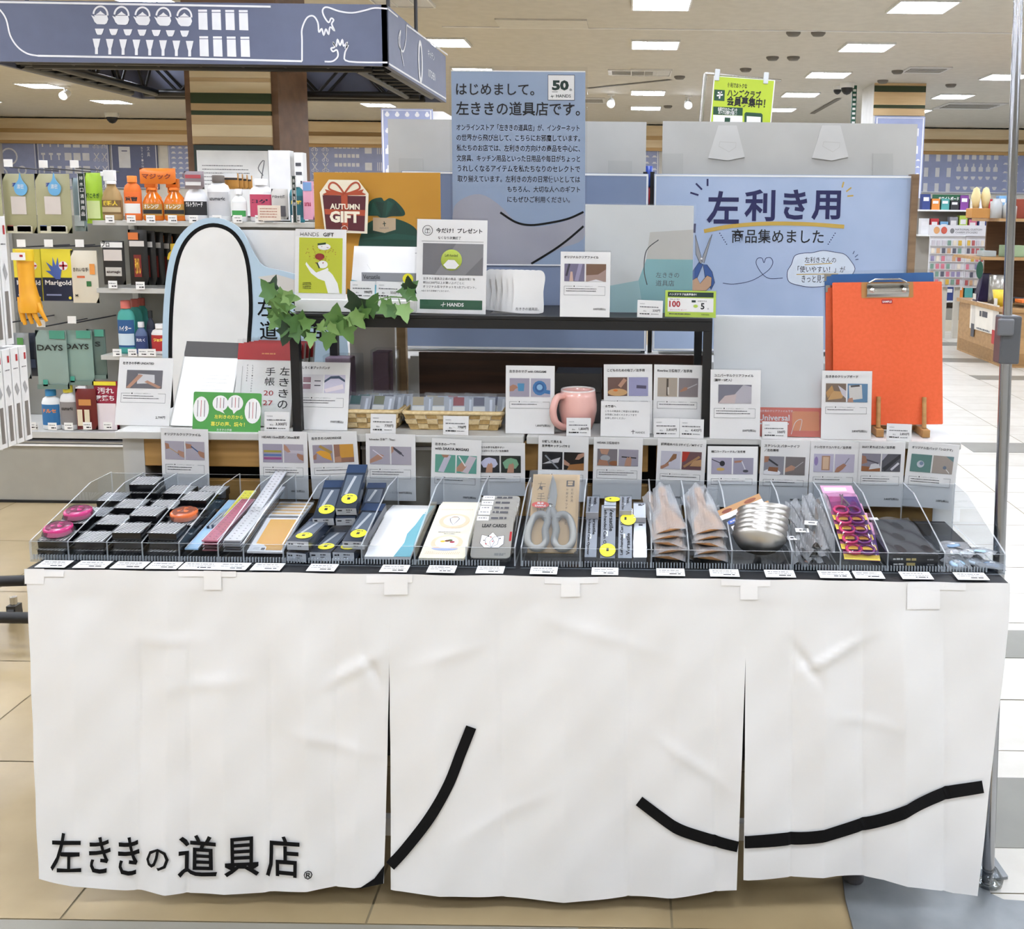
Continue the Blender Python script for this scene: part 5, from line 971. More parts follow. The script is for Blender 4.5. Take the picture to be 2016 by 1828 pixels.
ruler(a2(185, 1125), a2(345, 1130), a2(620, 714), .07, .29, '#b56a7c', 'pink packed ruler lying across the ruler compartment')
ruler(a2(560, 960), a2(685, 965), a2(790, 420), .16, .40, '#dcdcde', 'long clear ruler rising highest behind the pink ruler')
ruler(a2(405, 1122), a2(580, 1130), a2(990, 592), .07, .345, '#cfcfd2', 'clear packed ruler on top of its stack beside the yellow packs')
for k in range(4): ruler(a2(392+3*k, 1150+26*k), a2(575+2*k, 1156+26*k), a2(960-12*k, 640+30*k), .066, .33-.012*k, ['#55555a', '#8d8d92', '#3f3f45', '#77777c'][k], 'dark sleeved ruler under the clear one, %s from the top' % ORD[k+1], False, .002)
for k in range(3): ruler(a2(192, 1160+30*k), a2(345, 1165+30*k), a2(600-20*k, 780+30*k), .066, .28-.015*k, ['#8e4a5a', '#5d3a44', '#7a4450'][k], 'maroon sleeved ruler under the pink one, %s from the top' % ORD[k+1], False, .002)
for k in range(4): ruler(a2(235+22*k, 985-6*k), a2(262+22*k, 985-6*k), a2(395+20*k, 760), .155, .29, ['#39404e', '#cfd3d8', '#4a5362', '#aeb4bc'][k], 'edge-on sleeved ruler between the blue and yellow ones, %s from the left' % ORD[k], False, .012)
# yellow packs
YEP = mat('#e8a62c', .3, col2='#eab03a')
for k in range(6):
    fl = (635+23*k, 1235-40*k-8*(k > 0)) ; frr = (990+23*k, 1240-40*k-8*(k > 0)); bc = (958+33*k, 903-(36 if k else 0)-30*max(0, k-1))
    T, w, h = lay(a2(*fl), a2(*frr), a2(*bc), .062+.03*k, .185+.034*k); b = MB(); b.box((0, 0, -.004), (w, h, 0), WB); b.rect(.13*w if k == 0 else .04*w, .04*h, .94*w, .95*h, .0005, YEP if k != 1 else mat('#2a2622', .4))
    if k == 0: b.poly([(.1*w, 0), (.5*w, 0), (.48*w, .12*h), (.35*w, .2*h), (.12*w, .22*h)], .0008, WB); b.rect(.36*w, .04*h, .46*w, .1*h, .001, MID); b.dash(.14*w, .1*h, .3*w, .012*h, GREY, .001); b.dash(.14*w, .06*h, .3*w, .012*h, GREY, .001); b.text('CARDRIDGE', .55*w, .07*h, .9*w, .13*h, mat('#f0c878', .4), .001)
    o = b.build('wallet_pack', T=T, label='yellow paper wallet in a clear pack, %s' % ('frontmost and fully visible' if k == 0 else '%s behind the front one' % ORD[k-1] + (', dark backed' if k == 1 else '')), cat='package', group='yellow wallet packs'); s = MB(); s.surf(lambda u, v: (-.002+u*(w+.004), v*(h+.006), .0015+.001*math.sin(8*u+6*v)), 6, 6, BAG); s.build('clear_bag', o)
# boxed pens with round yellow stickers
PENB = mat('#2c3340', .2); PWIN = mat('#5b6470', .18); PEND = mat('#c9cbcf', .35)
def pen_box(x0, x1, yt, bx, by, Yf, ln_, lab, slope, stick=True):
    o = atY(*a2(x0, yt), Yf); q = atY(*a2(x1, yt), Yf); w = q.x-o.x; bk = atY(*a2(bx, by), Yf+ln_*math.cos(slope)); ang = math.atan2(-(bk.x-(o.x+q.x)/2), ln_)
    t = thing('pen_box', lab, 'box', Matrix.Translation(o) @ Matrix.Rotation(ang, 4, 'Z') @ Matrix.Rotation(slope, 4, 'X'))
    b = MB(); b.box((0, 0, -.019), (w, ln_, 0), PENB); b.rect(.1*w, .25*ln_, .9*w, .75*ln_, .0004, PWIN); b.strip([(.3*w, .3*ln_), (.55*w, .72*ln_)], .006, .0007, mat('#a9adb2', .2)); b.rect(0, .8*ln_, w, ln_, .0004, mat('#31415c', .25)); b.build('carton', t, bevel=.0008)
    F = mkT(Vector((0, -.0006, -.019)), Vector((1, 0, 0)), Vector((0, 0, 1)), Vector((0, -1, 0))); b = MB(); b.rect(0, .0005, w, .0185, 0, PEND, F); b.dash(.08*w, .011, .3*w, .004, INK, .0003, F); b.dash(.5*w, .0125, .8*w, .003, MID, .0003, F); b.dash(.5*w, .007, .7*w, .003, GREY, .0003, F); b.build('end_label', t)
    if stick: b = MB(); b.prism(arc(.55*w, .03, .0165, .0165, n=22), .0008, .0012, STK); b.rect(.45*w, .026, .6*w, .034, .0014, INK); b.dash(.4*w, .038, .7*w, .003, INK, .0014); b.build('yellow_sticker', t)
for a_ in [(1030, 1240, 1240, 1500, 985, .058, .15, 'boxed pen at the bottom of the front left pair', 0.02, False), (1030, 1250, 1130, 1400, 900, .058, .15, 'boxed pen with a yellow sticker on top of the front left pair', .06, True), (1258, 1470, 1240, 1600, 1015, .06, .15, 'boxed pen with a yellow sticker in the middle of the front row', .06, True), (1487, 1700, 1240, 1810, 1010, .06, .15, 'boxed pen at the right of the front row, half covered sticker', .05, True), (1582, 1800, 1130, 1920, 800, .075, .16, 'boxed pen with a yellow sticker lying on the right of the front row', .22, True), (1285, 1490, 905, 1510, 700, .16, .14, 'boxed pen with a yellow sticker in the second row, left', .35, True), (1515, 1705, 905, 1700, 700, .17, .14, 'boxed pen of the second row under the highest one', .3, False), (1515, 1715, 805, 1740, 615, .17, .15, 'highest boxed pen with a yellow sticker', .42, True), (1760, 1950, 820, 1930, 730, .24, .11, 'dark boxed pen at the rear right of the pen compartment', .3, False)]: pen_box(*a_[:6], a_[6], a_[7], a_[8], a_[9])
# letter pads
for k in range(6):
    T, w, h = lay(a3(88+26*k, 1285-70*k), a3(543+24*k, 1295-70*k), a3(520+52*k-(0 if k == 0 else 20), 850-14*k), .062+.03*k, .25+.022*k); b = MB(); b.box((0, 0, -.006), (w, h, 0), WB)
    b.poly([(.63*w, 0), (w, 0), (w, h), (.9*w, .96*h), (.82*w, .7*h), (.72*w, .5*h), (.74*w, .3*h)], .0006, TEAL)
    if k == 0: b.strip([(.32*w, .8*h), (.36*w, .74*h)], .0007, .0009, LIGHTG); b.strip([(.36*w, .82*h), (.4*w, .76*h)], .0007, .0009, LIGHTG)
    b.build('letter_pad', T=T, label='white and teal letter pad, %s of the tray stack' % (['frontmost', 'second', 'third', 'fourth', 'fifth', 'rearmost'][k]), cat='letter pad', group='letter pads in the tray')
CR_ = mat('#f3e9cf', .5)
for k in range(3):
    T, w, h = lay(a3(625+12*k, 1300-14*k), a3(1075+10*k, 1310-14*k), a3(1000+22*k, 778-16*k), .062+.006*k, .30+.012*k); b = MB(); b.box((0, 0, -.005), (w, h, 0), CR_)
    if k == 0 or k == 1:
        for i in range(18): b.dash((.1+.043*i)*w, .9*h, (.12+.043*i)*w, .0025, mat('#d9a878', .5)); b.dash((.1+.043*i)*w, .07*h, (.12+.043*i)*w, .0025, mat('#d9a878', .5))
    if k == 0:
        PCH = mat('#f2cdae', .5)
        for cy in (.68, .27): b.poly(arc(.5*w, cy*h, .36*w, .14*h, n=24), .0006, PCH); b.poly(arc(.5*w, (cy+.005)*h, .26*w, .105*h, n=24), .0008, WB)
        b.strip([(.46*w+.04*w*s_, y*h) for s_, y in [(-2, .72), (0, .76), (2, .76), (3.6, .72), (2.5, .66), (1, .6), (-1, .66), (-2, .72)]], .0014, .001, mat('#4a4038', .5)); b.strip([(.42*w, .75*h), (.56*w, .755*h)], .003, .0011, mat('#a9865a', .5))
        for x, y, c_ in ((.4, .29, '#e8c84a'), (.5, .3, '#7c4a30'), (.62, .28, '#a83a4a'), (.56, .31, '#5d6a3a')): b.poly(arc(x*w, y*h, .06*w, .018*h, n=12), .001, pm(c_))
        b.poly(arc(.5*w, .17*h, .3*w, .04*h, 180, 360, 12), .0007, mat('#a9b4dc', .5)); b.dash(.22*w, .46*h, .75*w, .0022, GREY); b.dash(.36*w, .43*h, .62*w, .0022, GREY)
    b.build('note_pad', T=T, label='cream letter pad with two printed plates, on top of its stack' if k == 0 else 'cream letter pad under the top one, %s of the stack' % ORD[k], cat='letter pad', group='cream pads in the tray')
# playing card tins
TIN = mat('#a3a19b', .35, .5); TINE = mat('#d9d7d2', .25, .8)
for k in range(5):
    T, w, h = lay(a3(1133+14*k, 1300-62*k), a3(1530+14*k, 1310-62*k), a3(1385+30*k, 882-58*k+8*(k > 1)*k), .066+.026*k, .155+.03*k); b = MB(); b.prism(rrect(0, 0, w, h, .009), -.016, -.001, TINE); b.prism(rrect(.001, .001, w-.001, h-.001, .008), -.0009, 0, TIN, side=TINE)
    t = b.build('card_tin', T=T, label='grey playing card tin, frontmost with the leaf drawing in view' if k == 0 else 'grey playing card tin, %s behind the front one' % ORD[k-1], cat='tin', group='playing card tins'); b = MB()
    b.rect(.04*w, .88*h, .34*w, .985*h, .0004, PAPER); b.dash(.08*w, .93*h, .3*w, .003, GREY, .0006); b.dash(.4*w, .92*h, .8*w, .006, MID, .0006); rt = MB(); rt.rect(.93*w, .4*h, .985*w, .62*h, .0005, RED); rt.build('red_tab', t)
    if k == 0:
        b.text('LEAF CARDS', .2*w, .72*h, .82*w, .8*h, INK, .0006, bold=.03)
        for rot, c_ in ((35, PAPER), (0, PAPER), (-38, mat('#dfe0e6', .4))):
            p = [(.5*w+(x*math.cos(R(rot))-y*math.sin(R(rot)))*w, .24*h+(x*math.sin(R(rot))+y*math.cos(R(rot)))*w) for x, y in [(0, 0), (.15, .1), (.17, .28), (0, .48), (-.17, .28), (-.15, .1)]]; b.poly(p, .0006+.0003*(rot < 30)+.0003*(rot < 0), c_); b.strip(p, .0009, .0013, INK, closed=True)
        for x, y, c_ in ((.3, .4, INK), (.36, .32, RED), (.46, .48, RED), (.52, .38, RED), (.7, .45, INK), (.4, .5, INK)): b.poly(arc(x*w, y*h, .02*w, .018*w, n=8), .0016, c_)
        b.dash(.6*w, .09*h, .88*w, .003, GREY, .0006); b.dash(.6*w, .06*h, .85*w, .003, GREY, .0006)
    b.build('lid_print', t)
# kitchen scissors in a kraft pack
KRF = mat('#c0a174', .6, col2='#b69768'); SCG = mat('#8f908d', .45)
for k in range(3):
    T, w, h = lay(a4(192+20*k, 1245-12*k), a4(655+12*k, 1250-12*k), a4(462+34*k, 472), .064+.012*k, .20+.014*k)
    t = thing('scissors_pack', ['kitchen scissors in a kraft card pack with a red sample sticker', 'second kraft scissors pack, just behind the sample', 'rearmost kraft scissors pack behind the sample'][k], 'package', T); b = MB(); b.box((0, 0, -.003), (w, h, 0), KRF)
    if k == 0:
        for i, ch in enumerate('左手用'): b.text(ch, .12*w, (.78-.15*i)*h, .3*w, (.9-.15*i)*h, mat('#3a2c1c', .6), .0006, bold=-.015)
        for i, ch in enumerate('分解式キッチンバサミ'): b.text(ch, .76*w, (.78-.048*i)*h, .81*w, (.815-.048*i)*h, mat('#3a2c1c', .6), .0006)
        for i, ch in enumerate('左利き用'): b.text(ch, .87*w, (.78-.048*i)*h, .92*w, (.815-.048*i)*h, mat('#3a2c1c', .6), .0006)
        b.rect(.76*w, .84*h, .94*w, .92*h, .0006, mat('#2a2018', .6)); b.dash(.79*w, .885*h, .92*w, .006, KRF, .0009); b.dash(.79*w, .855*h, .92*w, .006, KRF, .0009)
    b.build('kraft_card', t)
    if k: continue
    bl = MB(); bl.prism([(.44*w, .98*h), (.53*w, .86*h), (.57*w, .72*h), (.54*w, .52*h), (.42*w, .5*h), (.37*w, .62*h), (.38*w, .8*h)], .002, .006, SCG); bl.prism([(.36*w, .66*h), (.42*w, .9*h), (.44*w, .94*h), (.4*w, .66*h)], .0062, .008, STEEL); bl.lathe([(.006, 0), (.006, .003), (0, .004)], STEEL, Matrix.Translation((.43*w, .56*h, .006)), 12); bl.build('blades', t)
    for s_ in (0, 1):
        f = MB(); cx = (.2*w, .76*w)[s_]; ring = spline([(cx+x*w*(1, -1)[s_], y*h, .009) for x, y in [(.14, .43), (.02, .45), (-.11, .4), (-.2, .25), (-.19, .1), (-.06, .03), (.1, .04), (.19, .12), (.16, .25), (.2, .36)]], 5, True); f.tube(ring, .0075, SCG, 8, closed=True)
        f.tube([(cx+.16*w*(1, -1)[s_], .38*h, .008), (.46*w, .52*h, .006)], .009, SCG, 8); f.build('handle', t)
    q = MB(); q.prism(arc(.22*w, .56*h, .19*w, .04*h, n=24), .012, .0126, mat('#d8341f', .4)); q.text('見本', .14*w, .565*h, .3*w, .59*h, PAPER, .013, bold=.03); q.text('SAMPLE', .1*w, .535*h, .34*w, .556*h, PAPER, .013, bold=.03); q.build('sample_sticker', t)
    q = MB(); q.surf(lambda u, v: (-.008+u*(w+.016), -.004+v*(h+.01), .004+.016*math.sin(math.pi*u)**.4*math.sin(math.pi*min(.98, v+.02))**.4+.0015*math.sin(17*u)*math.sin(13*v)), 18, 18, BAG); q.build('clear_bag', t)
# silver can opener boxes
for k, (x0, x1, yt, yb, Yf, lab, st, tx) in enumerate([(752, 868, 850, 1290, .066, 'leftmost of the front row', None, 1), (905, 1052, 775, 1300, .066, 'second of the front row, yellow sticker at its foot', (1, .02), 1), (1085, 1222, 830, 1300, .066, 'third of the front row, yellow sticker near its top', (.1, .68), 2), (1240, 1365, 890, 1295, .066, 'rightmost of the front row with a white panel', None, 0), (765, 890, 690, 850, .155, 'behind the leftmost one', None, 1), (945, 1062, 700, 800, .165, 'behind the second one, yellow sticker on its top', (.2, .5), 0), (1098, 1220, 690, 830, .16, 'behind the third one', None, 1), (1238, 1360, 750, 900, .155, 'behind the rightmost one', None, 0)]):
    dY = .11 if Yf < .1 else .07
    T, w, h = lay(a4(x0+8, yb), a4(x1+8, yb), a4((x0+x1)/2, yt), Yf, Yf+dY); t = thing('opener_box', 'silver can opener box, '+lab, 'box', T, 'silver can opener boxes'); b = MB(); b.box((0, 0, -.018), (w, h, 0), SIL)
    if tx:
        for i, (s_, xx_) in enumerate((('Versatile', .55), ('Left-handed Can Opener', .1))):
            M = mkT(Vector(((xx_+.02)*w, .94*h, .0008)), Vector((0, -1, 0)), Vector((1, 0, 0)), Vector((0, 0, 1))) if tx == 1 else mkT(Vector(((xx_+.3)*w, .06*h, .0008)), Vector((0, 1, 0)), Vector((-1, 0, 0)), Vector((0, 0, 1)))
            b.text(s_, 0, 0, (.45, .9)[i]*h, .28*w, INK, 0, M, bold=.02)
        b.rect(.35*w, .4*h, .5*w, .5*h, .0006, PAPER)
    else: b.rect(0, .0, w, .9*h, .0005, WB); b.dash(.4*w, .82*h, .9*w, .006, MID); b.dash(.4*w, .76*h, .9*w, .006, MID)
    b.build('carton', t, bevel=.0008)
    q = MB(); q.box((-.001, -.001, .0016), (w+.001, h+.004, .002), CLEAR); q.build('clear_lid', t)
    if st: q = MB(); q.prism(arc(.5*w+(.2*w if st[0] < .5 else 0), st[1]*h+.015, .0165, .0165, n=22), .0025, .003, STK); q.rect(.42*w, st[1]*h+.012, .58*w, st[1]*h+.02, .0033, INK); q.build('yellow_sticker', t)
# wooden spatulas in bags
SPW = mat('#c28f5c', .5, kind='wood', col2='#ad7a48', sc=2.5); LAD = mat('#cfccc6', .34, 1)
def spatula(x, y, z, rz, rx, ry, lab, s=1):
    t = thing('wooden_spatula', lab, 'spatula', Tr(x, y, z, rz, rx, ry, s), 'wooden spatulas in the tray'); b = MB()
    out = spline([(p, q, 0) for p, q in [(-.031, 0), (.031, .006), (.034, .03), (.026, .07), (.011, .1)]], 4)+[(.009, .23), (-.009, .23)]+spline([(p, q, 0) for p, q in [(-.011, .1), (-.026, .07), (-.034, .03), (-.031, 0)]], 4)
    b.prism([p[:2] for p in out], -.004, 0, SPW); b.build('blade_and_handle', t, bevel=.001)
    q = MB(); q.surf(lambda u, v: ((u-.5)*.082*(1-.45*v), -.008+.245*v, .008+.006*math.sin(9*u+4*v)*math.sin(7*v)-.018*abs(u-.5)), 12, 16, BAG2, smooth=False); q.build('clear_bag', t)
for c in range(2):
    xm = (XB[2+c]+XB[3+c])/2
    for k in range(5): spatula(xm+random.uniform(-.004, .004), FYT+.022+.007*k, FZ0+.014+.0125*k, R([-8, 6, -4, 9, 2][k]), R(5+1.6*k), R([5, -6, 8, -4, -10][k]), 'wooden spatula in clear wrap, %s from the bottom of the %s heap' % (ORD[k], ('left', 'right')[c]), .86)
    def bagf(u, v, xm=xm): return (xm+(u-.5)*.085*(1-.25*v), FYT+.02+.2*v, FZ0+.075+.045*v+.012*math.sin(11*u+5*v)*math.sin(8*v+2)-.03*abs(u-.5))
# ladles nested with printed header cards
LX = (XB[4]+XB[5])/2
for k in range(6):
    T = Tr(LX+.003*k, FYT+.056+.010*k, FZ0+.046+.0085*k, R(-16+3*k), R(-46+2*k))
    t = thing('soup_ladle', 'steel soup ladle, %s of the nested heap' % ['lowest', 'second lowest', 'third', 'fourth', 'fifth', 'topmost'][k], 'ladle', T, 'nested steel ladles'); b = MB()
    b.lathe([(0, -.03), (.018, -.029), (.036, -.02), (.046, -.006), (.05, .004), (.0485, .004), (.044, -.006), (.034, -.019), (.017, -.0275), (0, -.0285)], LAD, n=32, sx=1.12, sy=.92); b.build('bowl', t)
    b = MB(); b.tube(spline([(-.004, .044, .002), (-.006, .058, .015), (-.012, .068, .03), (-.016, .074, .05)], 4), [.006]*13, LAD, 8); b.build('handle', t)
for k, (p0, p1, pb, Yf, lab) in enumerate([((985, 1075), (1410, 895), (1090, 740), .135, 'printed ladle header card on top, showing a ladle photo and a blue oval'), ((1040, 1095), (1478, 930), (1210, 790), .150, 'printed ladle header card under the top one')]):
    o, q, bk = atY(*a5(*p0), Yf), atY(*a5(*p1), Yf+.02), atY(*a5(*pb), Yf+.05); xd = (q-o); w = xd.length; xd.normalize(); v = bk-o; v -= xd*v.dot(xd); h = v.length; v.normalize(); T = mkT(o, xd, v, xd.cross(v)); b = MB(); b.box((0, 0, -.001), (w, h, 0), WB)
    b.rect(0, 0, .42*w, .6*h, .0004, mat('#24262c', .4)); b.rect(0, .78*h, w, h, .0004, mat('#b98a5a', .5)); b.poly(arc(.2*w, .86*h, .12*w, .07*h, n=14), .0006, mat('#7c3a22', .5)); b.poly(arc(.75*w, .88*h, .14*w, .07*h, n=14), .0006, mat('#8c4a2a', .5))
    b.poly(arc(.24*w, .42*h, .17*w, .09*h, n=18), .0006, mat('#1f55b5', .4)); b.text('左利き', .14*w, .39*h, .34*w, .46*h, PAPER, .0009, bold=.02); b.poly(arc(.8*w, .6*h, .15*w, .09*h, n=18), .0006, mat('#c9a93a', .4)); b.poly([(.42*w, .78*h), (.6*w, .78*h), (.55*w, .25*h), (.47*w, .25*h)], .0007, mat('#8d8f90', .3, .6)); b.rect(.66*w, .22*h, .8*w, .34*h, .0006, RED); b.rect(.12*w, .1*h, .3*w, .26*h, .0007, PAPER); b.poly(arc(.18*w, .66*h, .15*w, .08*h, n=16), .0006, PAPER)
    b.build('header_card', T=T, label=lab, cat='card')
# bagged butter knives
KN = mat('#b4b2ae', .25, 1)
for k in range(3):
    t = thing('knife_bag', 'butter knife in a crumpled clear bag, %s of the three' % ('lowest', 'middle', 'topmost')[k], 'bag', Tr((XB[5]+XB[6])/2-.012+.01*k, FYT+.015+.01*k, FZ0+.012+.013*k, R(6-8*k), R(13)), 'bagged butter knives'); b = MB()
    b.prism(spline([(x, y, 0) for x, y in [(-.009, .0), (.009, .0), (.012, .05), (.006, .085), (.005, .19), (-.005, .19), (-.006, .085), (-.01, .05)]], 3, True), -.001, .001, KN); b.build('knife', t)
    q = MB(); q.surf(lambda u, v: ((u-.5)*.07, -.008+.225*v, .004+.011*math.sin(13*u+6*v+k)*math.sin(9*v+4*u)-.012*abs(u-.5)), 18, 24, BAG2, smooth=False); q.build('clear_bag', t)
    q = MB(); q.box((-.028, .07, .009), (.0, .086, .0095), PAPER); q.dash(-.02, .076, -.004, .005, INK, .0098); q.build('paper_label', t)
# eyebrow scissors cards
for k in range(5):
    xm = (XB[6]+XB[7])/2; T = Tr(xm, FYT+.018+.03*k, FZ0+.016+.012*k, R(-6+2*k), R(14)); t = thing('scissors_card', 'pink and purple eyebrow scissors card, %s' % ['frontmost', 'second', 'third', 'fourth', 'rearmost'][k], 'package', T, 'eyebrow scissors cards'); b = MB()
    b.box((-.036, 0, -.001), (.036, .15, 0), mat('#b05a86', .4)); b.rect(-.036, .0, .036, .02, .0004, mat('#e8d44a', .4)); b.rect(-.036, .1, .036, .15, .0004, mat('#d8a0bc', .4)); b.rect(.004, .02, .036, .1, .0004, mat('#57357c', .3)); b.rect(-.03, .125, .02, .14, .0006, PAPER); b.build('card', t)
    q = MB()
    for cx, c_ in ((-.014, '#c43a6a'), (.012, '#6a2a6e')): q.tube([(cx+.015*math.cos(R(a_)), .032+.016*math.sin(R(a_)), .005) for a_ in range(0, 360, 24)], .0035, mat(c_, .2), 8, closed=True)
    q.build('finger_loops', t)
    q = MB(); q.tube([(-.01, .05, .005), (.004, .1, .005)], .002, STEEL, 6); q.tube([(.01, .05, .005), (-.002, .1, .005)], .002, STEEL, 6); q.build('blades', t)
    q = MB(); q.surf(lambda u, v: ((u-.5)*.07, .004+.11*v, .0015+.011*(math.sin(math.pi*u)*math.sin(math.pi*v))**.35), 12, 12, mat('#efe6f2', .08, kind='clear', sc=1.2)); q.build('blister', t)
# black boxed shears
BB = mat('#1d1d20', .3)
for k in range(2):
    T, w, h = lay(a6(835+4*k, 1108+44*k), a6(1272-2*k, 1108+44*k), a6(915+20*k, 805+20*k), .066, .30); t = thing('shears_box', ('black fabric shears box on top, in clear wrap', 'black fabric shears box beneath the wrapped one')[k], 'box', T); b = MB(); b.box((0, 0, -.0185), (w, h, 0), BB)
    F = mkT(Vector((0, -.0006, -.0185)), Vector((1, 0, 0)), Vector((0, 0, 1)), Vector((0, -1, 0)))
    b.dash(.1*w, .007, .32*w, .004, LIGHTG, 0, F); b.dash(.36*w, .006, .56*w, .006, mat('#b9a66a', .4), 0, F); b.dash(.78*w, .007, .92*w, .003, GREY, 0, F); b.build('carton', t, bevel=.0008)
    if k == 0: q = MB(); q.surf(lambda u, v: (-.003+u*(w+.006), -.002+v*(h+.01), .002+.004*math.sin(12*u+4*v)*math.sin(10*v)), 18, 18, BAG, smooth=False); q.build('clear_wrap', t); q = MB(); q.box((.02*w, .93*h, .003), (.32*w, 1.0*h, .004), PAPER); q.build('paper_label', t)
# can badges in small bags
for k, (x, y, z, c_, nm) in enumerate([(.03, .03, 0, '#b9d3e4', 'pale blue'), (.07, .045, 0, '#c9d6df', 'white'), (.10, .025, 0, '#8fa6c0', 'slate blue'), (.045, .085, .004, '#e3e6e6', 'cream'), (.085, .095, .004, '#a9cbe0', 'sky blue'), (.06, .06, .014, '#d3dfe6', 'frost white'), (.09, .065, .016, '#a8c4d6', 'powder blue'), (.05, .125, .008, '#86a3bf', 'denim blue')]):
    t = thing('can_badge', nm+' can badge in a small clear bag at the right end of the tray', 'badge', Tr(XB[8]+.008+x, FYT+.012+y, FZ0+.002+z, R(37*k), R(6), R(4*(k % 3-1))), 'can badges in the tray'); b = MB(); b.lathe([(0, .005), (.012, .0045), (.0165, .002), (.0155, 0), (0, 0)], mat(c_, .2), n=20); b.poly([(-.006, -.006), (.006, -.006), (.007, .004), (-.004, .006)], .0056, PAPER); b.build('badge', t)
    q = MB(); q.surf(lambda u, v: ((u-.5)*.05, (v-.45)*.06, .0062+.003*math.sin(11*u+5*v+k)-.008*(abs(u-.5)+abs(v-.45))), 10, 10, BAG2, smooth=False); q.build('clear_bag', t)
# ---------------------------------------------------------------- hanging square sign ring with black truss
FX0, FX1, FY0, FY1, FZ = -3.46, -1.17, 4.04, 5.91, 2.25
FT = atY(763, 9, FY0).z
SL = mat('#5b6178', .6); SL2 = mat('#70758a', .6)
t = thing('ring_sign', 'square slate blue sign ring with white kitchen drawings hung from the ceiling', 'sign', Matrix.Translation((FX0, FY0, FZ)))
iv = t.matrix_world.inverted()
T = mkT(Vector((FX0, FY0, FZ)), Vector((1, 0, 0)), Vector((0, 0, 1)), Vector((0, -1, 0))); b = MB(); w, h = FX1-FX0, FT-FZ
b.box((0, 0, -.03), (w, h, 0), SL)
k1 = lambda x, y: onT(T, x/3.15, y/3.15); k2 = lambda x, y: onT(T, 560+x/3.15, y/3.15)
LN = mat('#e4e4e6', .6)
for i in range(5):
    x = 625+130*i; y = 3*i
    b.poly([k1(x+u, y+v) for u, v in [(-58, 95), (-35, 105), (-40, 95), (40, 95), (48, 120), (38, 145), (25, 152), (-22, 150), (-38, 135), (-45, 118)]], .003, LN)
    b.strip([k1(x+44*math.cos(R(a_)), y+92-52*math.sin(R(a_))) for a_ in range(-5, 186, 12)], .01, .003, LN); b.poly([k1(x+u, y+v) for u, v in [(-30, 92), (30, 92), (10, 78), (0, 68), (-10, 78)]], .0035, LN)
for i in range(7): x, y = 618+88*i, 178+2*i; b.poly([k1(x+u, y+v) for u, v in [(-28, 0), (28, 0), (20, 26), (12, 38), (-12, 38), (-20, 26)]], .003, LN)
for i in range(8): x, y = 600+82.5*i, 240+2*i; b.poly([k1(x+u, y+v) for u, v in [(-24, 0), (24, 0), (14, 45), (9, 60), (9, 96), (-9, 96), (-9, 60), (-14, 45)]], .003, LN)
for i in range(4):
    for x, y in ((1230+84*i, 60+i), (1237+85*i, 225+i)):
        b.poly([k1(x+u, y+v) for u, v in [(0, 0), (55, 0), (60, 126), (4, 124)]], .003, LN); b.strip([k1(x, y+16), k1(x+56, y+16)], .004, .0035, SL)
def ln(mb, f, pts, w_=.009, T=T): mb.strip(spline([(*f(*p), 0) for p in pts], 4), w_, .003, LN)
ln(b, k1, [(-60, 10), (0, 60), (40, 120), (65, 220), (110, 290), (170, 332), (235, 346)]); b.strip([k1(235, 346), k1(1200, 364), k2(110, 380)], .011, .003, LN); b.strip([k1(-60, 12), k1(1680, 42)], .011, .003, LN)
ln(b, k2, [(110, 380), (110, 250), (110, 180), (140, 112), (180, 100), (208, 140), (215, 200), (232, 178), (245, 220), (258, 180), (275, 215), (284, 168), (312, 192), (294, 150), (306, 125), (290, 114), (275, 140), (246, 100), (238, 62), (265, 45), (340, 70), (420, 80), (500, 65), (560, 50), (640, 55)])
ln(b, k2, [(250, 382), (300, 380), (332, 350), (326, 310), (302, 320), (290, 300), (312, 292), (302, 262), (322, 288), (330, 244), (346, 282), (360, 245), (368, 286), (390, 262), (378, 300), (396, 280), (374, 340), (402, 382), (640, 388)])
b.build('front_panel', t, T=iv @ T)
T2 = mkT(Vector((FX1, FY0, FZ)), Vector((0, 1, 0)), Vector((0, 0, 1)), Vector((1, 0, 0))); b = MB(); b.box((0, 0, -.03), (FY1-FY0, h, 0), SL2)
q2 = lambda x, y: onT(T2, 560+x/3.15, y/3.15)
ln(b, q2, [(640, 55), (700, 105)]); ln(b, q2, [(755, 155), (752, 240), (735, 318), (712, 290), (705, 240), (718, 190), (712, 260), (725, 340), (738, 410)], .012); b.strip([q2(755, 155), q2(1010, 340)], .011, .003, LN); b.strip([q2(645, 395), q2(1000, 612)], .011, .003, LN)
b.strip(arc(*q2(841, 383), .055, .12, n=20), .035, .003, LN, closed=True)
a_, c_ = q2(888, 350), q2(920, 330); b.text('キッチン', a_[0], a_[1], c_[0]+.05, a_[1]+.05, LN, .003); b.text('KITCHEN', a_[0], a_[1]-.13, a_[0]+.25, a_[1]-.08, LN, .003)
b.build('side_panel', t, T=iv @ T2)
for x0, y0, x1, y1 in ((FX0, FY0+.001, FX0+.03, FY1), (FX0+.031, FY1-.03, FX1-.031, FY1)):
    b = MB(); b.box((x0, y0, FZ), (x1, y1, FT), SL2); b.build('inner_panel', t, T=iv)
TB = mat('#101114', .35)
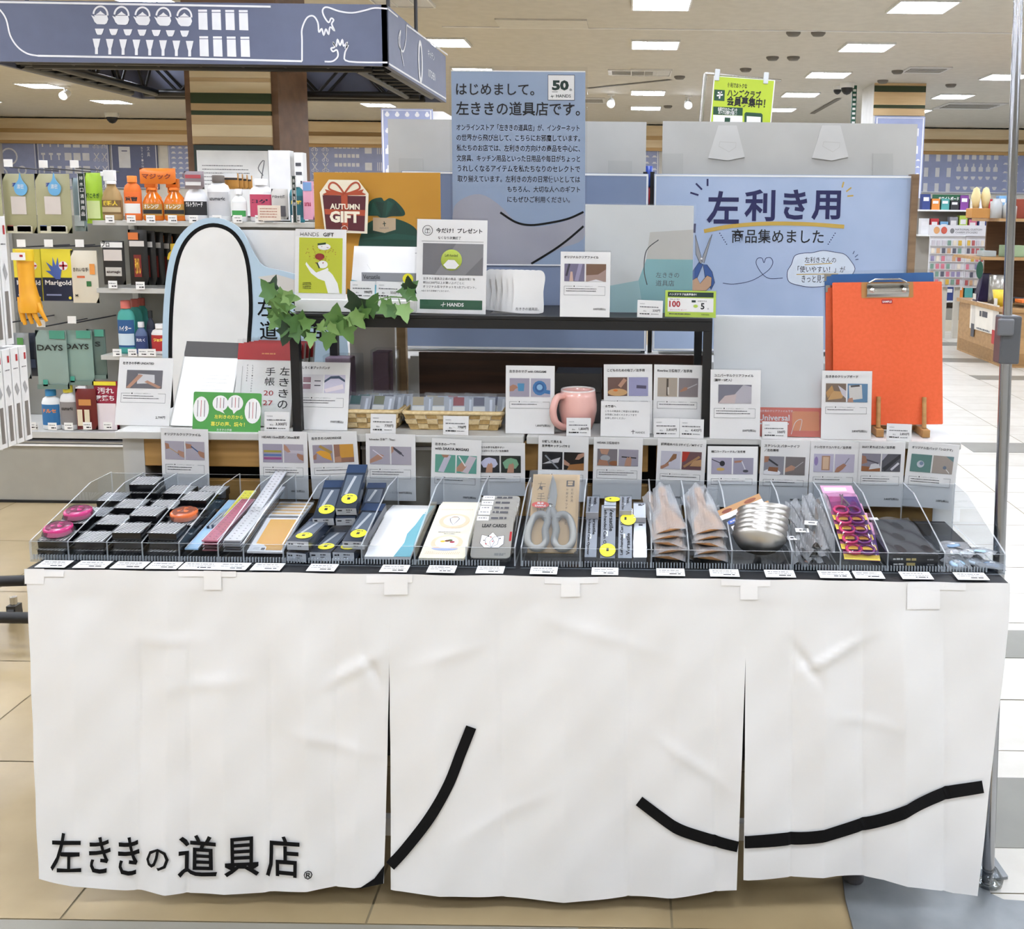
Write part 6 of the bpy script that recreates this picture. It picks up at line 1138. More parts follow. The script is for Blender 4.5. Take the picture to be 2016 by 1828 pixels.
def truss(p, q_, z0, z1):
    b = MB(); p, q_ = Vector(p), Vector(q_); n = 8
    for z in (z0, z1):
        for s_ in (-.09, .09):
            d = (q_-p).normalized(); o = Vector((-d.y, d.x, 0))*s_; b.tube([p+o+Vector((0, 0, z)), q_+o+Vector((0, 0, z))], .027, TB, 8)
    for i in range(n):
        a_, c_ = p.lerp(q_, i/n), p.lerp(q_, (i+1)/n)
        for s_ in (-.09, .09):
            d = (q_-p).normalized(); o = Vector((-d.y, d.x, 0))*s_; b.tube([a_+o+Vector((0, 0, z0 if i % 2 else z1)), c_+o+Vector((0, 0, z1 if i % 2 else z0))], .011, TB, 6)
        b.tube([a_+Vector((0, 0, z0))-o, a_+Vector((0, 0, z0))+o], .011, TB, 6)
    b.build('truss_beam', t, T=iv)
e = .15
truss((FX0+e, FY1-e, 0), (FX1-e, FY1-e, 0), FZ+.02, FZ+.28); truss((FX0+e, FY0+e, 0), (FX1-e, FY0+e, 0), FZ+.02, FZ+.28); truss((FX0+e, FY0+.26, 0), (FX0+e, FY1-.26, 0), FZ+.02, FZ+.28); truss((FX1-e, FY0+.26, 0), (FX1-e, FY1-.26, 0), FZ+.02, FZ+.28)
for x, y in ((FX1-.06, FY0+.3), (FX1-.06, FY0+1.1), (FX0+.1, FY0+.3)): b = MB(); b.tube([(x, y, FT-.1), (x, y, ZC)], .012, MID, 8); b.build('hanger_rod', t, T=iv)
for x in (FX0+.75, FX1-.32): b = MB(); b.box((x-.05, FY1-.26, FZ+.01), (x+.05, FY1-.04, FZ+.3), TB); b.build('joint_block', t, T=iv)
# ---------------------------------------------------------------- pillars
BRN = mat('#7a5a40', .55, kind='wood', col2='#6b4c33', sc=.4); SLT = mat('#efdcb6', .55, kind='wood', col2='#e6cfa4', sc=.6); SLD = mat('#d3b688', .55, kind='wood', col2='#c5a678', sc=.6); OLV = mat('#303f1c', .6)
def pillar(px0, px1, pxs, Y, depth, bands, k, label, bot):
    x0, x1 = atY(px0, 200, Y).x, atY(px1, 200, Y).x; t = thing('pillar', label, 'pillar', Matrix.Translation(((x0+x1)/2, Y, 0))); w = (x1-x0)/2
    b = MB(); b.box((-w, 0, 0), (w, depth, ZC-.001), BRN if pxs else WHITE); b.build('core', t)
    m = w*.86 if pxs else w
    for y0, y1, mt in bands:
        z0, z1 = atY(px0, y1/k, Y).z, atY(px0, y0/k, Y).z; b = MB(); b.box((-m, -.02, max(z0, .01)), (m, -.001, min(z1, ZC-.002)), mt); b.build('slat', t)
    return t
tp = pillar(365, 547.6, True, 4.75, .61, [(300, 410, SLD), (411, 480, SLT), (481, 505, SLD), (506, 575, SLT), (576, 640, OLV), (641, 685, SLD), (686, 712, OLV), (713, 770, SLD), (771, 845, SLT), (846, 893, SLD), (1120, 3000, SLD)], 3.15, 'brown timber pillar with pale slats and green bands, left of the tall poster', 0)
b, T, w, h = sheet('', (388, 540), 286, 432, 4.69, mat('#20302a', .5), .03); b.rect(.035*w, .05*h, .95*w, .93*h, .001, WHITE)
for i in range(6): b.dash(.1*w, (.72-.05*i)*h, random.uniform(.5, .85)*w, .012*h, GREY, .002)
b.strip(spline([(.88*w, .6*h, 0), (.82*w, .7*h, 0), (.9*w, .8*h, 0), (.85*w, .5*h, 0), (.9*w, .4*h, 0)], 4), .006, .002, GREY); b.build('notice_board', T=T, label='white notice in a dark green frame on the brown timber pillar', cat='notice')
for (px0, px1, y0, y1, Y, lab) in [(533, 575, 296, 434, 3.28, 'white paper bag standing on top of the shelving, left one'), (583, 600, 300, 434, 3.27, 'narrow white box with print on top of the shelving')]:
    b, T, w, h = sheet('', (px0, px1), y0, y1, Y, WB, .06)
    if px0 > 580:
        for i in range(5): b.dash(.15*w, (.8-.13*i)*h, .85*w, .06*h, MID, .001)
    b.build('paper_bag', T=T, label=lab, cat='bag')
GRB = mat('#2a3516', .6)
pillar(1720, 1821, False, 11.9, .7, [(380, 392, SLD), (393, 420, GRB), (421, 480, SLD), (481, 495, GRB), (496, 528, SLD)], 2.328, 'far pillar with timber slats above a blue panel, right of the grey boards', 0)
panel('frieze_panel', *pw(1720, 1817, 229, 400, 11.84), 11.84, [('tall', .2, .85, 3, .62, .82, 2, .16), ('clip', .15, .9, 4, .1, .5, 6, .12)], 'blue printed panel on the front of the far right pillar')
panel('frieze_panel', *pw(753, 853, 214, 480, 11.9), 11.9, [('jar', .12, .9, 5, .84, .96, 2, .16), ('bottle', .12, .9, 3, .1, .7, 5, .25)], 'tall blue panel printed with white jars left of the tall poster')
b = MB(); a_, e_ = atY(855, 220, 12.0), atY(874, 220, 12.0); b.box((a_.x-.01, 11.95, .0), (e_.x, 13, a_.z), WHITE); b.build('pillar', label='white pillar edge beside the tall blue jar panel', cat='pillar')
# ---------------------------------------------------------------- shelving with household goods at the left
GF = mat('#c3c2bd', .5); GBK = mat('#8f8d87', .6); GKICK = mat('#a3a096', .6); GY, GB_ = 2.96, 3.36
GX0, GXM, GX1 = -3.0, atY(205, 700, GY).x, -1.0
t = thing('goods_shelving', 'long grey store shelving of household goods at the left behind the table', 'shelving', Matrix.Translation((GX0, GY, 0)))
iv = Matrix.Translation((-GX0, -GY, 0))
zA_, zB_, zC_, zD_ = [atY(x, y, GY).z for x, y in ((400, 436), (270, 567), (270, 698), (270, 849))]
b = MB(); b.box((GX0, GB_-.01, .0), (GX1, GB_+.05, zA_+.02), GBK); b.build('back_panel', t, T=iv)
b = MB(); b.box((GX0, GY-.02, .012), (GX1, GB_-.011, .285), GKICK); b.build('kick_base', t, T=iv)
b = MB(); b.box((GX0, GY-.03, 0), (GX1, GY+.3, .0115), BLACK); b.build('dark_plinth', t, T=iv)
b = MB(); b.box((GX0, GY-.035, .286), (GX1, GY+.005, .296), WHITE); b.box((GX0, GY-.04, zD_-.03), (GX1, GB_-.011, zD_), GF); b.box((GX0, GY-.045, zD_-.045), (GX1, GY-.04, zD_-.038), MID); b.box((GX0, GY-.03, .3), (GX1, GY-.01, zD_-.046), GF); b.build('base_deck', t, T=iv)
for z in (zA_, zB_, zC_): b = MB(); b.box((GXM, GY-.03, z-.022), (GX1, GB_-.011, z), GF); b.build('shelf_board', t, T=iv)
for x in (GX0+.01, GXM-.02, GX1-.03): b = MB(); b.box((x, GB_-.04, .296), (x+.03, GB_-.0105, zA_+.02), GREYM); b.build('upright', t, T=iv)
for px, y in ((37, 330), (105, 332), (165, 332), (62, 485), (115, 485), (175, 485), (30, 633), (100, 640), (160, 633)):
    a_ = atY(px, y, GY+.05); b = MB(); b.tube([(a_.x, GB_-.012, a_.z), (a_.x, GY-.02, a_.z), (a_.x, GY-.03, a_.z+.02)], .0035, MID, 6); hk = b.build('peg_hook', t, T=iv); b = MB(); b.box((a_.x-.02, GY-.034, a_.z+.0), (a_.x+.02, GY-.031, a_.z+.035), PAPER); b.build('hook_tag', hk)
def price(px, py, Y, lab):
    a_ = atY(px, py, Y); b = MB(); b.box((-.021, 0, -.001), (.021, .036, 0), PAPER); b.dash(-.017, .022, .014, .004, GREY); b.dash(-.005, .008, .017, .006, INK)
    b.build('price_tag', T=mkT(Vector((a_.x, Y, a_.z-.018)), Vector((1, 0, 0)), Vector((0, 0, 1)), Vector((0, -1, 0))), label='price tag under the '+' '.join(lab.split()[:12]), cat='price tag', group='price tags of the household goods')
BOT = [(0, 0), (.44, 0), (.5, .03), (.5, .6), (.46, .66), (.3, .76), (.2, .8), (.2, .84)]
SPR = [(0, 0), (.44, 0), (.5, .04), (.5, .42), (.4, .55), (.22, .66), (.2, .72)]
JUG = [(0, 0), (.46, 0), (.5, .04), (.5, .68), (.42, .78), (.24, .84), (.22, .86)]
def bottle(px0, px1, py0, zb, Y, body, cap, lab_, label, prof=BOT, spray=False, text=None, tcol=None, deep=.55, lab2=None, ptag=True, back=0):
    a_, e_ = atY(px0, 400, Y), atY(px1, 400, Y); w = e_.x-a_.x; cx = (a_.x+e_.x)/2; h = atY((px0+px1)/2, py0, Y).z-zb
    t = thing('bottle', label, 'bottle', Matrix.Translation((cx, Y+w*deep/2+back, zb+.001))); b = MB()
    b.lathe([(r*w, z*h) for r, z in prof], pm(body) if not isinstance(body, bpy.types.Material) else body, n=20, sy=deep); b.build('body', t)
    zt = prof[-1][1]*h; rt = prof[-1][0]*w; b = MB(); cm = pm(cap)
    if spray:
        b.lathe([(rt*1.15, zt-.01*h), (rt*1.15, zt+.05*h), (0, zt+.05*h)], cm, n=14); b.box((-.34*w, -.12*w, zt+.05*h), (.22*w, .12*w, h*.98), cm); b.box((-.5*w, -.07*w, h*.86), (-.34*w, .07*w, h*.95), cm); b.box((-.3*w, -.06*w, zt-.08*h), (-.22*w, .06*w, zt+.06*h), cm); b.build('spray_head', t, bevel=.003)
    else: b.lathe([(rt*1.2, zt-.01*h), (rt*1.2, h*.99), (rt*1.1, h), (0, h)], cm, n=16); b.build('cap', t)
    if lab_:
        r = .508*w; fnc = lambda x, y, z: (r*math.sin(x/r), -(r+z)*math.cos(x/r)*deep, y); b = MB()
        z0, z1 = .12*h, prof[3][1]*h*.94
        b.surf(lambda u, v: fnc((u-.5)*2.4*r, lerp(z0, z1, v), 0), 14, 1, pm(lab_))
        if lab2: b.surf(lambda u, v: fnc((u-.5)*2.2*r, lerp(z0+.04*h, z0+.5*(z1-z0), v), .0008), 12, 1, pm(lab2))
        if text: zc_ = lerp(z0, z1, .6); b.text(text, -.75*r, zc_, .75*r, zc_+.1*h, pm(tcol or '#222226'), .0016, bold=.03, fn=fnc)
        for i in range(2): zz_ = lerp(z0, z1, .15+.16*i); b.dash(-.6*r, zz_, .6*r, .018*h, pm('#5a5a60'), .0016); 
        b.build('label', t)
    if ptag: price((px0+px1)/2, [437, 568, 700, 845][[zA_, zB_, zC_, zD_].index(zb)]-6, GY-.04, label)
    return t
def pack(px0, px1, py0, py1, Y, col, label, bands=(), texts=(), th=.02, name='hanging_pack', cat='package', top=None, r=.004):
    b, T, w, h = sheet('', (px0, px1), py0, py1, Y, pm(col), .001); b = MB()
    b.surf(lambda u, v: (u*w, v*h, .0+.012*math.sin(math.pi*u)**.5*math.sin(math.pi*min(1, max(0, v)))**.5), 8, 8, mat(col, .3)); b.prism([(0, 0), (w, 0), (w, h), (0, h)], -.004, 0, mat(col, .35))
    for x0, y0, x1, y1, c_ in bands: b.rect(x0*w, y0*h, x1*w, y1*h, .0128, pm(c_))
    for s_, x0, y0, x1, y1, c_ in texts: b.text(s_, x0*w, y0*h, x1*w, y1*h, pm(c_), .0138, bold=.025)
    return b.build(name, T=T, label=label, cat=cat)
ORB = mat('#e07a1f', .15, col2='#d26a12'); 
bottle(196, 236, 333, zA_, GY+.02, '#a88a58', '#f0f0ee', '#7c6038', 'tan cleaner bottle with a white spray head, first on the top shelf', SPR, True, '鏡職人', '#f0d040', lab2='#c9b48a')
bottle(241, 275, 346, zA_, GY+.02, '#e2711f', '#e8842c', '#e8702a', 'orange citrus cleaner bottle with a white badge, second on the top shelf', JUG, text='重曹', lab2='#f1efe9')
bottle(276, 317, 350, zA_, GY+.02, ORB, '#e87d22', '#b98a3c', 'orange transparent cleaner bottle with a black banded label, left of a pair', SPR, True, 'オレンジ', '#f4f4f0', lab2='#1b1b1c')
bottle(318, 361, 350, zA_, GY+.02, ORB, '#e87d22', '#b98a3c', 'orange transparent cleaner bottle with a black banded label, right of a pair', SPR, True, 'オレンジ', '#f4f4f0', lab2='#1b1b1c')
bottle(357, 405, 336, zA_, GY+.02, '#e9e9ea', '#8a7a84', '#1a1a1d', 'white heavy duty cleaner spray with a black label on the top shelf', SPR, True, 'ウルトラハード', '#f4f4f4')
bottle(405, 449, 345, zA_, GY+.02, '#ececec', '#5f564f', '#c9c9cb', 'round shouldered white cleaner bottle with a silver label on the top shelf', JUG, text='azumagic', tcol='#404045')
bottle(453, 483, 372, zA_, GY+.02, '#eef0ee', '#f3f3f3', '#f3f3f1', 'small white squeeze bottle with a green label stripe', BOT, lab2='#3f9a4c')
bottle(488, 534, 352, zA_, GY+.02, '#eceaea', '#f0eeee', '#c34a66', 'white and pink scorch cleaner bottle on the top shelf', JUG, text='コゲ', tcol='#2a2340')
bottle(568, 597, 356, zA_, GY+.02, '#2f7f8a', '#e9ebea', '#26606b', 'teal pipe cleaner bottle on the top shelf', JUG, text='圧縮', tcol='#f0d23a')
pack(536, 568, 372, 432, GY+.02, '#c9c5bf', 'grey drain cleaner pack between the pink and the teal bottles', [(.1, .1, .9, .45, '#565458')], [('ドロッと落', .12, .7, .9, .8, '#303034')])
pack(598, 619, 357, 432, GY+.02, '#e7a7bd', 'pale pink pouch at the right end of the top shelf', [(.1, .75, .9, .98, '#7fa6d8')], [('arau', .2, .35, .8, .45, '#b03a5a')])
for k in range(4): pack(443+9*k, 470+9*k, 341+1.5*k, 372, GY+.10+.03*k, '#b98338', ['first', 'second', 'third', 'last'][k]+' brown hanging sachet of the row behind the white bottles', [(0, .72, 1, 1, '#e9e9e8'), (0, .58, 1, .7, '#2a2a2c')])
pack(276, 346, 331, 362, GY+.0, '#e77b28', 'orange hang tag card over the transparent orange bottles', [], [('マジック', .1, .3, .9, .65, '#7a2a2a')], name='hang_tag', cat='tag')
pack(364, 402, 337, 372, GY-.0, '#8c7f84', 'grey printed hang tag over the white spray bottle', [(.1, .6, .9, .8, '#b04a52'), (.1, .2, .9, .4, '#e4e2e2')], name='hang_tag', cat='tag')
b, T, w, h = sheet('', (508, 553), 404, 434, GY-.05, mat('#e7d9c9', .5), .002)
for i in range(4): b.dash(.1*w, (.75-.18*i)*h, .85*w, .06*h, mat('#b0705c', .6), .001)
b.build('handwritten_card', T=T, label='cream handwritten card in front of the scorch cleaner bottle', cat='card')
for px, y0, y1, s_, lab in [(165, 341, 435, '排水口清掃用品', 'left end of the top row'), (581, 346, 438, '台所用洗剤', 'right part of the top shelf')]:
    b, T, w, h = sheet('', (px-7 if px < 200 else px-4, px+7 if px < 200 else px+4), y0, y1, GY-.06, mat('#10231c', .5), .004)
    for i, ch in enumerate(s_): b.text(ch, .25*w, (.86-.125*i)*h, .75*w, (.94-.125*i)*h, PAPER, .001)
    b.strip([(.04*w, .01*h), (.96*w, .01*h), (.96*w, .99*h), (.04*w, .99*h)], .002, .001, PAPER, closed=True); b.build('category_sign', T=T, label='narrow black category sign on the '+lab, cat='sign')
for px0, px1, k in ((-30, 8, 0), (12, 74, 1), (76, 143, 2)):
    pack(px0, px1, 342, 459, GY+.04*(k % 2), '#a9a683', ['partly cut off clear glove pack at the left frame edge', 'clear glove pack with a blue drop badge, left of a pair', 'clear glove pack with a blue drop badge, right of a pair'][k], [(.28, .32, .75, .62, '#d8cfc8'), (.1, .0, .9, .12, '#c8c4ae'), (.42, .03, .85, .13, '#e9edf4'), (.1, .04, .3, .13, '#c45a62' if k == 1 else '#5a74b8')], [('濃密', .35, .78, .65, .85, '#2a4a9a')] )
    if k:
        b, T, w, h = sheet('', ((px0+px1)/2-15, (px0+px1)/2+13), 340, 385, GY+.04*(k % 2)-.016, pm('#7fb8e0'), .001); b = MB(); b.prism(spline([(x*w, y*h, 0) for x, y in [(.5, 1), (.62, .7), (.95, .4), (.85, .1), (.5, .0), (.15, .1), (.05, .4), (.38, .7)]], 4, True), 0, .003, mat('#6fb0dd', .3)); b.text('濃密', .25*w, .3*h, .75*w, .5*h, WHITE, .004); b.build('drop_badge', T=T, label='blue drop shaped badge on the %s clear glove pack' % ('left' if k == 1 else 'right'), cat='badge')
pack(172, 205, 340, 440, GY+.06, '#a8cf3a', 'lime green pack beside the black category sign', [(.1, .1, .9, .45, '#d7e6a0')], [('根こそぎ', .1, .5, .9, .6, '#2a5a20')])
pack(148, 172, 350, 455, GY+.10, '#8fa0a6', 'grey pack behind the black category sign', [(.1, .1, .9, .3, '#cfd8dc')])
def union(b, x, y, s_): b.poly(arc(x, y, s_, s_, n=16), .0136, pm('#e9e6ea')); b.rect(x-s_*.9, y-.2*s_, x+s_*.9, y+.2*s_, .0142, pm('#b02434')); b.rect(x-.2*s_, y-s_*.9, x+.2*s_, y+s_*.9, .0144, pm('#b02434'))
for px0, px1, Y, lab, gl in ((32, 85, GY+.03, 'yellow and navy rubber glove pack behind the hanging yellow glove', '#e8a030'), (87, 146, GY, 'yellow and navy rubber glove pack showing a blue glove', '#4a66b0')):
    b, T, w, h = sheet('', (px0, px1), 490, 592, Y, pm('#e8d83a'), .012); b.rect(0, 0, w, .45*h, .0006, pm('#18213c')); 
    b.poly([(x*w, y*h) for x, y in [(.45, .42), (.3, .5), (.12, .58), (.3, .58), (.15, .75), (.36, .66), (.38, .85), (.47, .68), (.55, .85), (.58, .66), (.7, .72), (.62, .5), (.6, .42)]], .0012, pm(gl))
    x, y, s_ = .72*w, .68*h, .15*w; b.poly(arc(x, y, s_, s_, n=16), .0016, pm('#e9e6ea')); b.rect(x-s_*.9, y-.2*s_, x+s_*.9, y+.2*s_, .002, pm('#b02434')); b.rect(x-.2*s_, y-s_*.9, x+.2*s_, y+s_*.9, .002, pm('#b02434'))
    b.text('Marigold', .08*w, .28*h, .95*w, .4*h, PAPER, .0016, bold=.02); b.rect(.1*w, .1*h, .6*w, .13*h, .0012, pm('#8f9ac0')); b.poly(arc(.88*w, .06*h, .05*w, .05*w, n=10), .0012, pm('#e8d83a'))
    b.build('glove_pack', T=T, label=lab, cat='package')
pack(145, 196, 493, 596, GY-.01, '#ded6c3', 'cream glove pack with orange side stripes and a green seal', [(.75, .55, .95, .75, '#e89a4a'), (.25, .48, .55, .52, '#d8683a'), (.6, .32, .78, .42, '#2c6a3a')], [('きれいな手', .12, .6, .7, .68, '#4a4640'), ('M', .15, .12, .25, .17, '#222222')])
for px0, px1, y0, y1, k in ((77, 137, 650, 765, 0), (131, 187, 650, 757, 1), (176, 212, 648, 745, 2)):
    pack(px0, px1, y0, y1, GY+.02*k+.0, ['#8ea39b', '#87a197', '#5d7069'][k], 'grey green glove pack lettered DAYS, %s of three' % ('leftmost', 'middle', 'rightmost')[k], [(.0, .0, 1, .08, '#6d8279'), (.5, .86, 1, 1, '#4f9c86'), (.2, .05, .35, .16, '#3f9a86')], [('DAYS', .08, .66, .92, .76, '#1d2421')] if k < 2 else [('S', .5, .66, .8, .76, '#1d2421')])
# yellow sample glove hanging on its hook
YG = mat('#e8a728', .4, col2='#e0991f'); YG2 = mat('#ecc832', .4); ga = atY(48, 492, GY-.10); t = thing('rubber_glove', 'yellow rubber glove sample hanging fingers down in front of the glove packs', 'glove', Matrix.Translation((ga.x, GY-.10, ga.z)))
k = 1/419.
b = MB(); b.tube([(0, 0, 0), (0, 0, -30*k), (0, 0, -62*k), (3*k, 0, -92*k), (5*k, 0, -112*k), (5*k, 0, -122*k)], [.036, .036, .034, .042, .05, .046], YG, 16); 
for x0, z0, x1, z1, r in ((-12, -105, -6, -146, .012), (2, -112, 8, -144, .011), (10, -112, 24, -148, .011), (22, -104, 37, -139, .010), (-12, -92, -10, -140, .012)): b.tube([(x0*k, -.01, z0*k), ((x0+x1)/2*k, -.018, (z0+z1)/2*k), (x1*k, -.012, z1*k)], [r*1.2, r, r*.7], YG, 10)
b.build('hand', t); b = MB(); b.tube([(0, 0, .002), (0, 0, -.05)], [.038, .0385], YG2, 16); b.build('cuff', t)
b = MB(); b.box((-.035, -.05, -.045), (.03, -.048, -.01), PAPER); b.rect(.005, -.03, .02, -.02, 0, RED, mkT(Vector((0, -.051, 0)), Vector((1, 0, 0)), Vector((0, 0, 1)), Vector((0, -1, 0)))); b.build('hang_label', t)
# second shelf
pack(206, 248, 474, 560, GY+.01, '#2a2827', 'black and white cleaner pack with a hang header on the second shelf', [(.1, .55, .95, .8, '#d8cfc8'), (.0, .85, 1, .97, '#f1f1ef'), (.15, .2, .9, .4, '#c9c5bd')], [('プロ', .02, .86, .4, .98, '#151515'), ('azumagic', .2, .25, .85, .33, '#3a2a28')])
for k in range(5): pack(258+18*k, 294+16*k, 452+2*k, 561, GY+.01+.05*k, '#1d1b1a', 'black grill cleaner pack, %s of its row on the second shelf' % ['frontmost', 'second', 'third', 'fourth', 'last'][k], [(.05, .82, .6, .95, '#d8783a'), (.1, .7, .9, .8, '#d9d4d0'), (.3, .15, .7, .55, '#7c241c')], [('剥がし', .35, .2, .65, .5, '#f0c040')] if k == 0 else [])
bottle(320, 352, 480, zB_, GY+.03, '#d8b62c', '#c9a520', '#2a2723', 'yellow and black bottle beside the white cut-out board', JUG)
price(222, 560, GY-.04, 'black and white cleaner pack'); price(276, 562, GY-.04, 'black grill cleaner packs')
# third shelf
bottle(213, 248, 592, zC_, GY+.02, '#4aa79c', '#d87468', '#2c5a8e', 'teal kitchen bleach bottle with a pink cap, frontmost of three', JUG, text='ハイター', tcol='#f4f4f4', lab2='#cfe0ea')
bottle(236, 264, 589, zC_, GY+.12, '#3f9a90', '#c96a60', None, 'second teal bleach bottle with a pink cap', JUG, ptag=False); bottle(252, 276, 587, zC_, GY+.2, '#3a8f86', '#c0645a', None, 'third teal bleach bottle with a pink cap, rearmost', JUG, ptag=False)
bottle(248, 273, 634, zC_, GY+.02, '#5a6c92', '#e4e4e6', '#2f3f6e', 'small blue bottle with a white cap beside the bleach', BOT, text='洗たく', tcol='#e8e8ee')
bottle(272, 290, 612, zC_, GY+.05, '#23283a', '#1a1a1c', '#343a52', 'dark pump bottle behind the red and white bottles', BOT)
bottle(279, 317, 638, zC_, GY+.0, '#efecea', '#f4f2f0', '#b02a2a', 'white bottle with a red starburst label on the third shelf', JUG, text='油', tcol='#f0d060')
bottle(317, 345, 640, zC_, GY+.0, '#a82a2a', '#eceae8', '#2a2422', 'red bottle with a black label at the edge of the white cut-out', JUG, text='油', tcol='#c8e060')
# base deck
bottle(48, 86, 768, zD_, GY+.0, '#e6e8e8', '#2f7fb0', '#2a6a9c', 'white and blue detergent jug on the base deck', JUG, text='ドルセ', tcol='#e88a3a')
bottle(86, 120, 760, zD_, GY+.0, '#dcdcdc', '#e0d040', '#8a8482', 'white cleaner bottle with a yellow header on the base deck', JUG, text='azumagic', tcol='#2a2624')
bottle(120, 150, 758, zD_, GY+.0, '#eceff0', '#f2f4f4', '#d8dce6', 'white trigger spray bottle on the base deck', SPR, True, lab2='#e0cc58')
pack(153, 193, 765, 845, GY+.0, '#6b201e', 'maroon boxed sponge set on the base deck', [(.1, .1, .35, .5, '#e2d6b8'), (.45, .1, .7, .5, '#e2d6b8'), (.2, .6, .8, .75, '#c98a4a')], name='carton', cat='box')
pack(190, 236, 750, 845, GY+.02, '#9c2440', 'pink and red melamine sponge pack with a yellow header', [(0, .92, 1, 1, '#e8d83a'), (.1, .0, .95, .55, '#e8dde0')], [('汚れ', .2, .75, .9, .88, '#e9dfe4'), ('激落ち', .1, .6, .9, .72, '#f3e9ee')])
for px, lab in ((62, 'detergent jug on the deck'), (172, 'maroon boxed sponge set'), (212, 'pink melamine sponge pack')): price(px, 838, GY-.05, lab)
pack(22, 62, 655, 745, GY+.06, '#9fa4a6', 'grey boxed refill pack left of the lettered glove packs', [(.5, .75, .8, .9, '#5a9a50'), (.1, .5, .6, .7, '#6f8090')], name='carton', cat='box'); pack(-10, 24, 640, 700, GY+.03, '#b9bcc0', 'pale grey pack at the left frame edge', [(.1, .6, .9, .8, '#5f6f9a')], name='carton', cat='box'); pack(50, 78, 655, 740, GY+.12, '#3a3f4c', 'dark blue pack behind the grey boxed refill', [(.1, .2, .9, .4, '#55607a')])
# ---------------------------------------------------------------- rack of slim white boxes at the far left edge
t = thing('wheeled_rack', 'black wheeled rack at the left edge behind the table', 'rack', Matrix.Translation((-1.9, 1.26, 0)))
b = MB(); b.tube([(-.35, -.02, .105), (.32, -.02, .105)], .019, BLK, 10); b.build('base_bar', t)
b = MB(); b.tube([(-.4, .2, .13), (.03, .2, .15)], .019, BLK, 10); b.build('base_bar', t)
b = MB(); b.tube([(-.3, -.02, .12), (-.3, -.02, 1.5)], .018, BLK, 10); b.build('post', t)
b = MB(); b.tube([(-.3, -.02, .668), (.12, -.02, .668)], .005, WHITE, 8); b.tube([(-.3, -.02, .989), (.12, -.02, .989)], .005, WHITE, 8); b.build('arm', t)
for x, y in ((.21, -.02), (-.02, .2), (-.3, -.02)):
    b = MB(); b.tube([(x-.011, y, .03), (x+.011, y, .03)], .03, BLACK, 14); b.tube([(x, y, .05), (x, y, .09)], .012, STEEL, 8); b.box((x-.016, y-.02, .03), (x+.016, y+.02, .062), mat('#1c1c1e', .3)); b.build('caster', t)
def slim(x, y, z0, z1, label):
    t = thing('slim_box', label, 'box', Matrix.Translation((x, y, z0))); h = z1-z0; b = MB(); b.box((-.12, 0, 0), (0, .04, h), WB); b.build('carton', t, bevel=.001)
    Tm = mkT(Vector((0, 0, 0)), Vector((0, 1, 0)), Vector((0, 0, 1)), Vector((1, 0, 0))); b = MB(); b.rect(.011, .05*h, .029, .42*h, .0008, mat('#7d7670', .5), Tm); b.poly([(.02, .5*h), (.032, .55*h), (.02, .64*h), (.008, .59*h)], .0008, mat('#a7a6a6', .5), Tm); b.rect(.024, .86*h, .034, .93*h, .0008, RED, Tm); b.dash(.008, .78*h, .032, .012*h, GREY, .0008, Tm)
    f = MB(); T3 = mkT(Vector((-.12, 0, 0)), Vector((1, 0, 0)), Vector((0, 0, 1)), Vector((0, -1, 0))); f.rect(.02, .05*h, .05, .42*h, .0008, mat('#7d7670', .5), T3)
    b.add(f.v, f.f, mat('#7d7670', .5)); b.build('print', t)
for k in range(4): slim(-1.755, 1.19+.045*k, .675, .985, 'slim white box with a narrow window in the lower row, %s from the front' % ORD[k])
for k in range(3): slim(-1.765+.0*k, 1.19+.045*k, .995, 1.40, 'slim white box with a narrow window in the upper row, %s from the front' % ORD[k])
# ---------------------------------------------------------------- lime club poster on its stand
T, w, h = fr((1391, 330), (1508, 339), (1401, 149), Y=2.3, lean=0); LM = mat('#bcd23a', .5); DGN = mat('#1f4a34', .5)
t = thing('club_poster', 'lime green club poster clipped to a thin metal stand above the right board', 'poster', T); b = MB(); b.box((0, 0, -.003), (w, h, 0), LM); b.strip([(0, 0), (w, 0), (w, h), (0, h)], .005, .0004, PAPER, closed=True)
P = lambda x, y: onT(T, 1150+x/2.328, y/2.328)
def pq(s_, x0, y0, x1, y1, m, bold=.015, z=.001): a_, c_ = P(x0, y1), P(x1, y0); b.text(s_, a_[0], a_[1], c_[0], c_[1], m, z, bold=bold)
pq('便利でおトクな', 657, 384, 748, 400, INK); pq('ハンズクラブ', 655, 418, 812, 441, INK, .03); pq('会員募集中！', 652, 452, 832, 484, INK, .03)
b.poly([P(*p) for p in [(597, 410), (645, 413), (643, 463), (595, 460)]], .0008, DGN); b.strip([P(612, 425), P(632, 422)], .006, .0012, PAPER); b.strip([P(608, 438), P(636, 434)], .006, .0012, PAPER); b.strip([P(624, 420), P(620, 452)], .006, .0012, PAPER)
b.poly([P(*p) for p in [(592, 488), (727, 494), (726, 530), (591, 525)]], .0008, DGN); b.poly([P(*p) for p in [(591, 526), (726, 531), (724, 640), (590, 640)]], .0008, PAPER); pq('会員だけのクーポンや', 612, 496, 702, 508, PAPER, .02); pq('おトクな情報が届く！', 615, 511, 700, 523, PAPER, .02)
b.poly([P(*p) for p in [(735, 520), (742, 514), (812, 519), (818, 526), (815, 640), (732, 640)]], .0008, DGN); b.poly([P(*p) for p in [(745, 532), (810, 536), (806, 640), (742, 640)]], .001, PAPER); b.rect(*P(643, 560), *P(670, 540), .001, DGN)
b.build('printed_sheet', t); rod = MB(); a_, c_ = P(556, 335), P(905, 368); rod.tube([(a_[0], a_[1], -.012), (c_[0], c_[1], -.012)], .006, STEEL, 8); q = P(556, 335); rod.tube([(q[0], q[1], -.012), (q[0]-.01, .001-T.translation.z, -.012)], .008, STEEL, 8); rod.build('metal_stand', t)
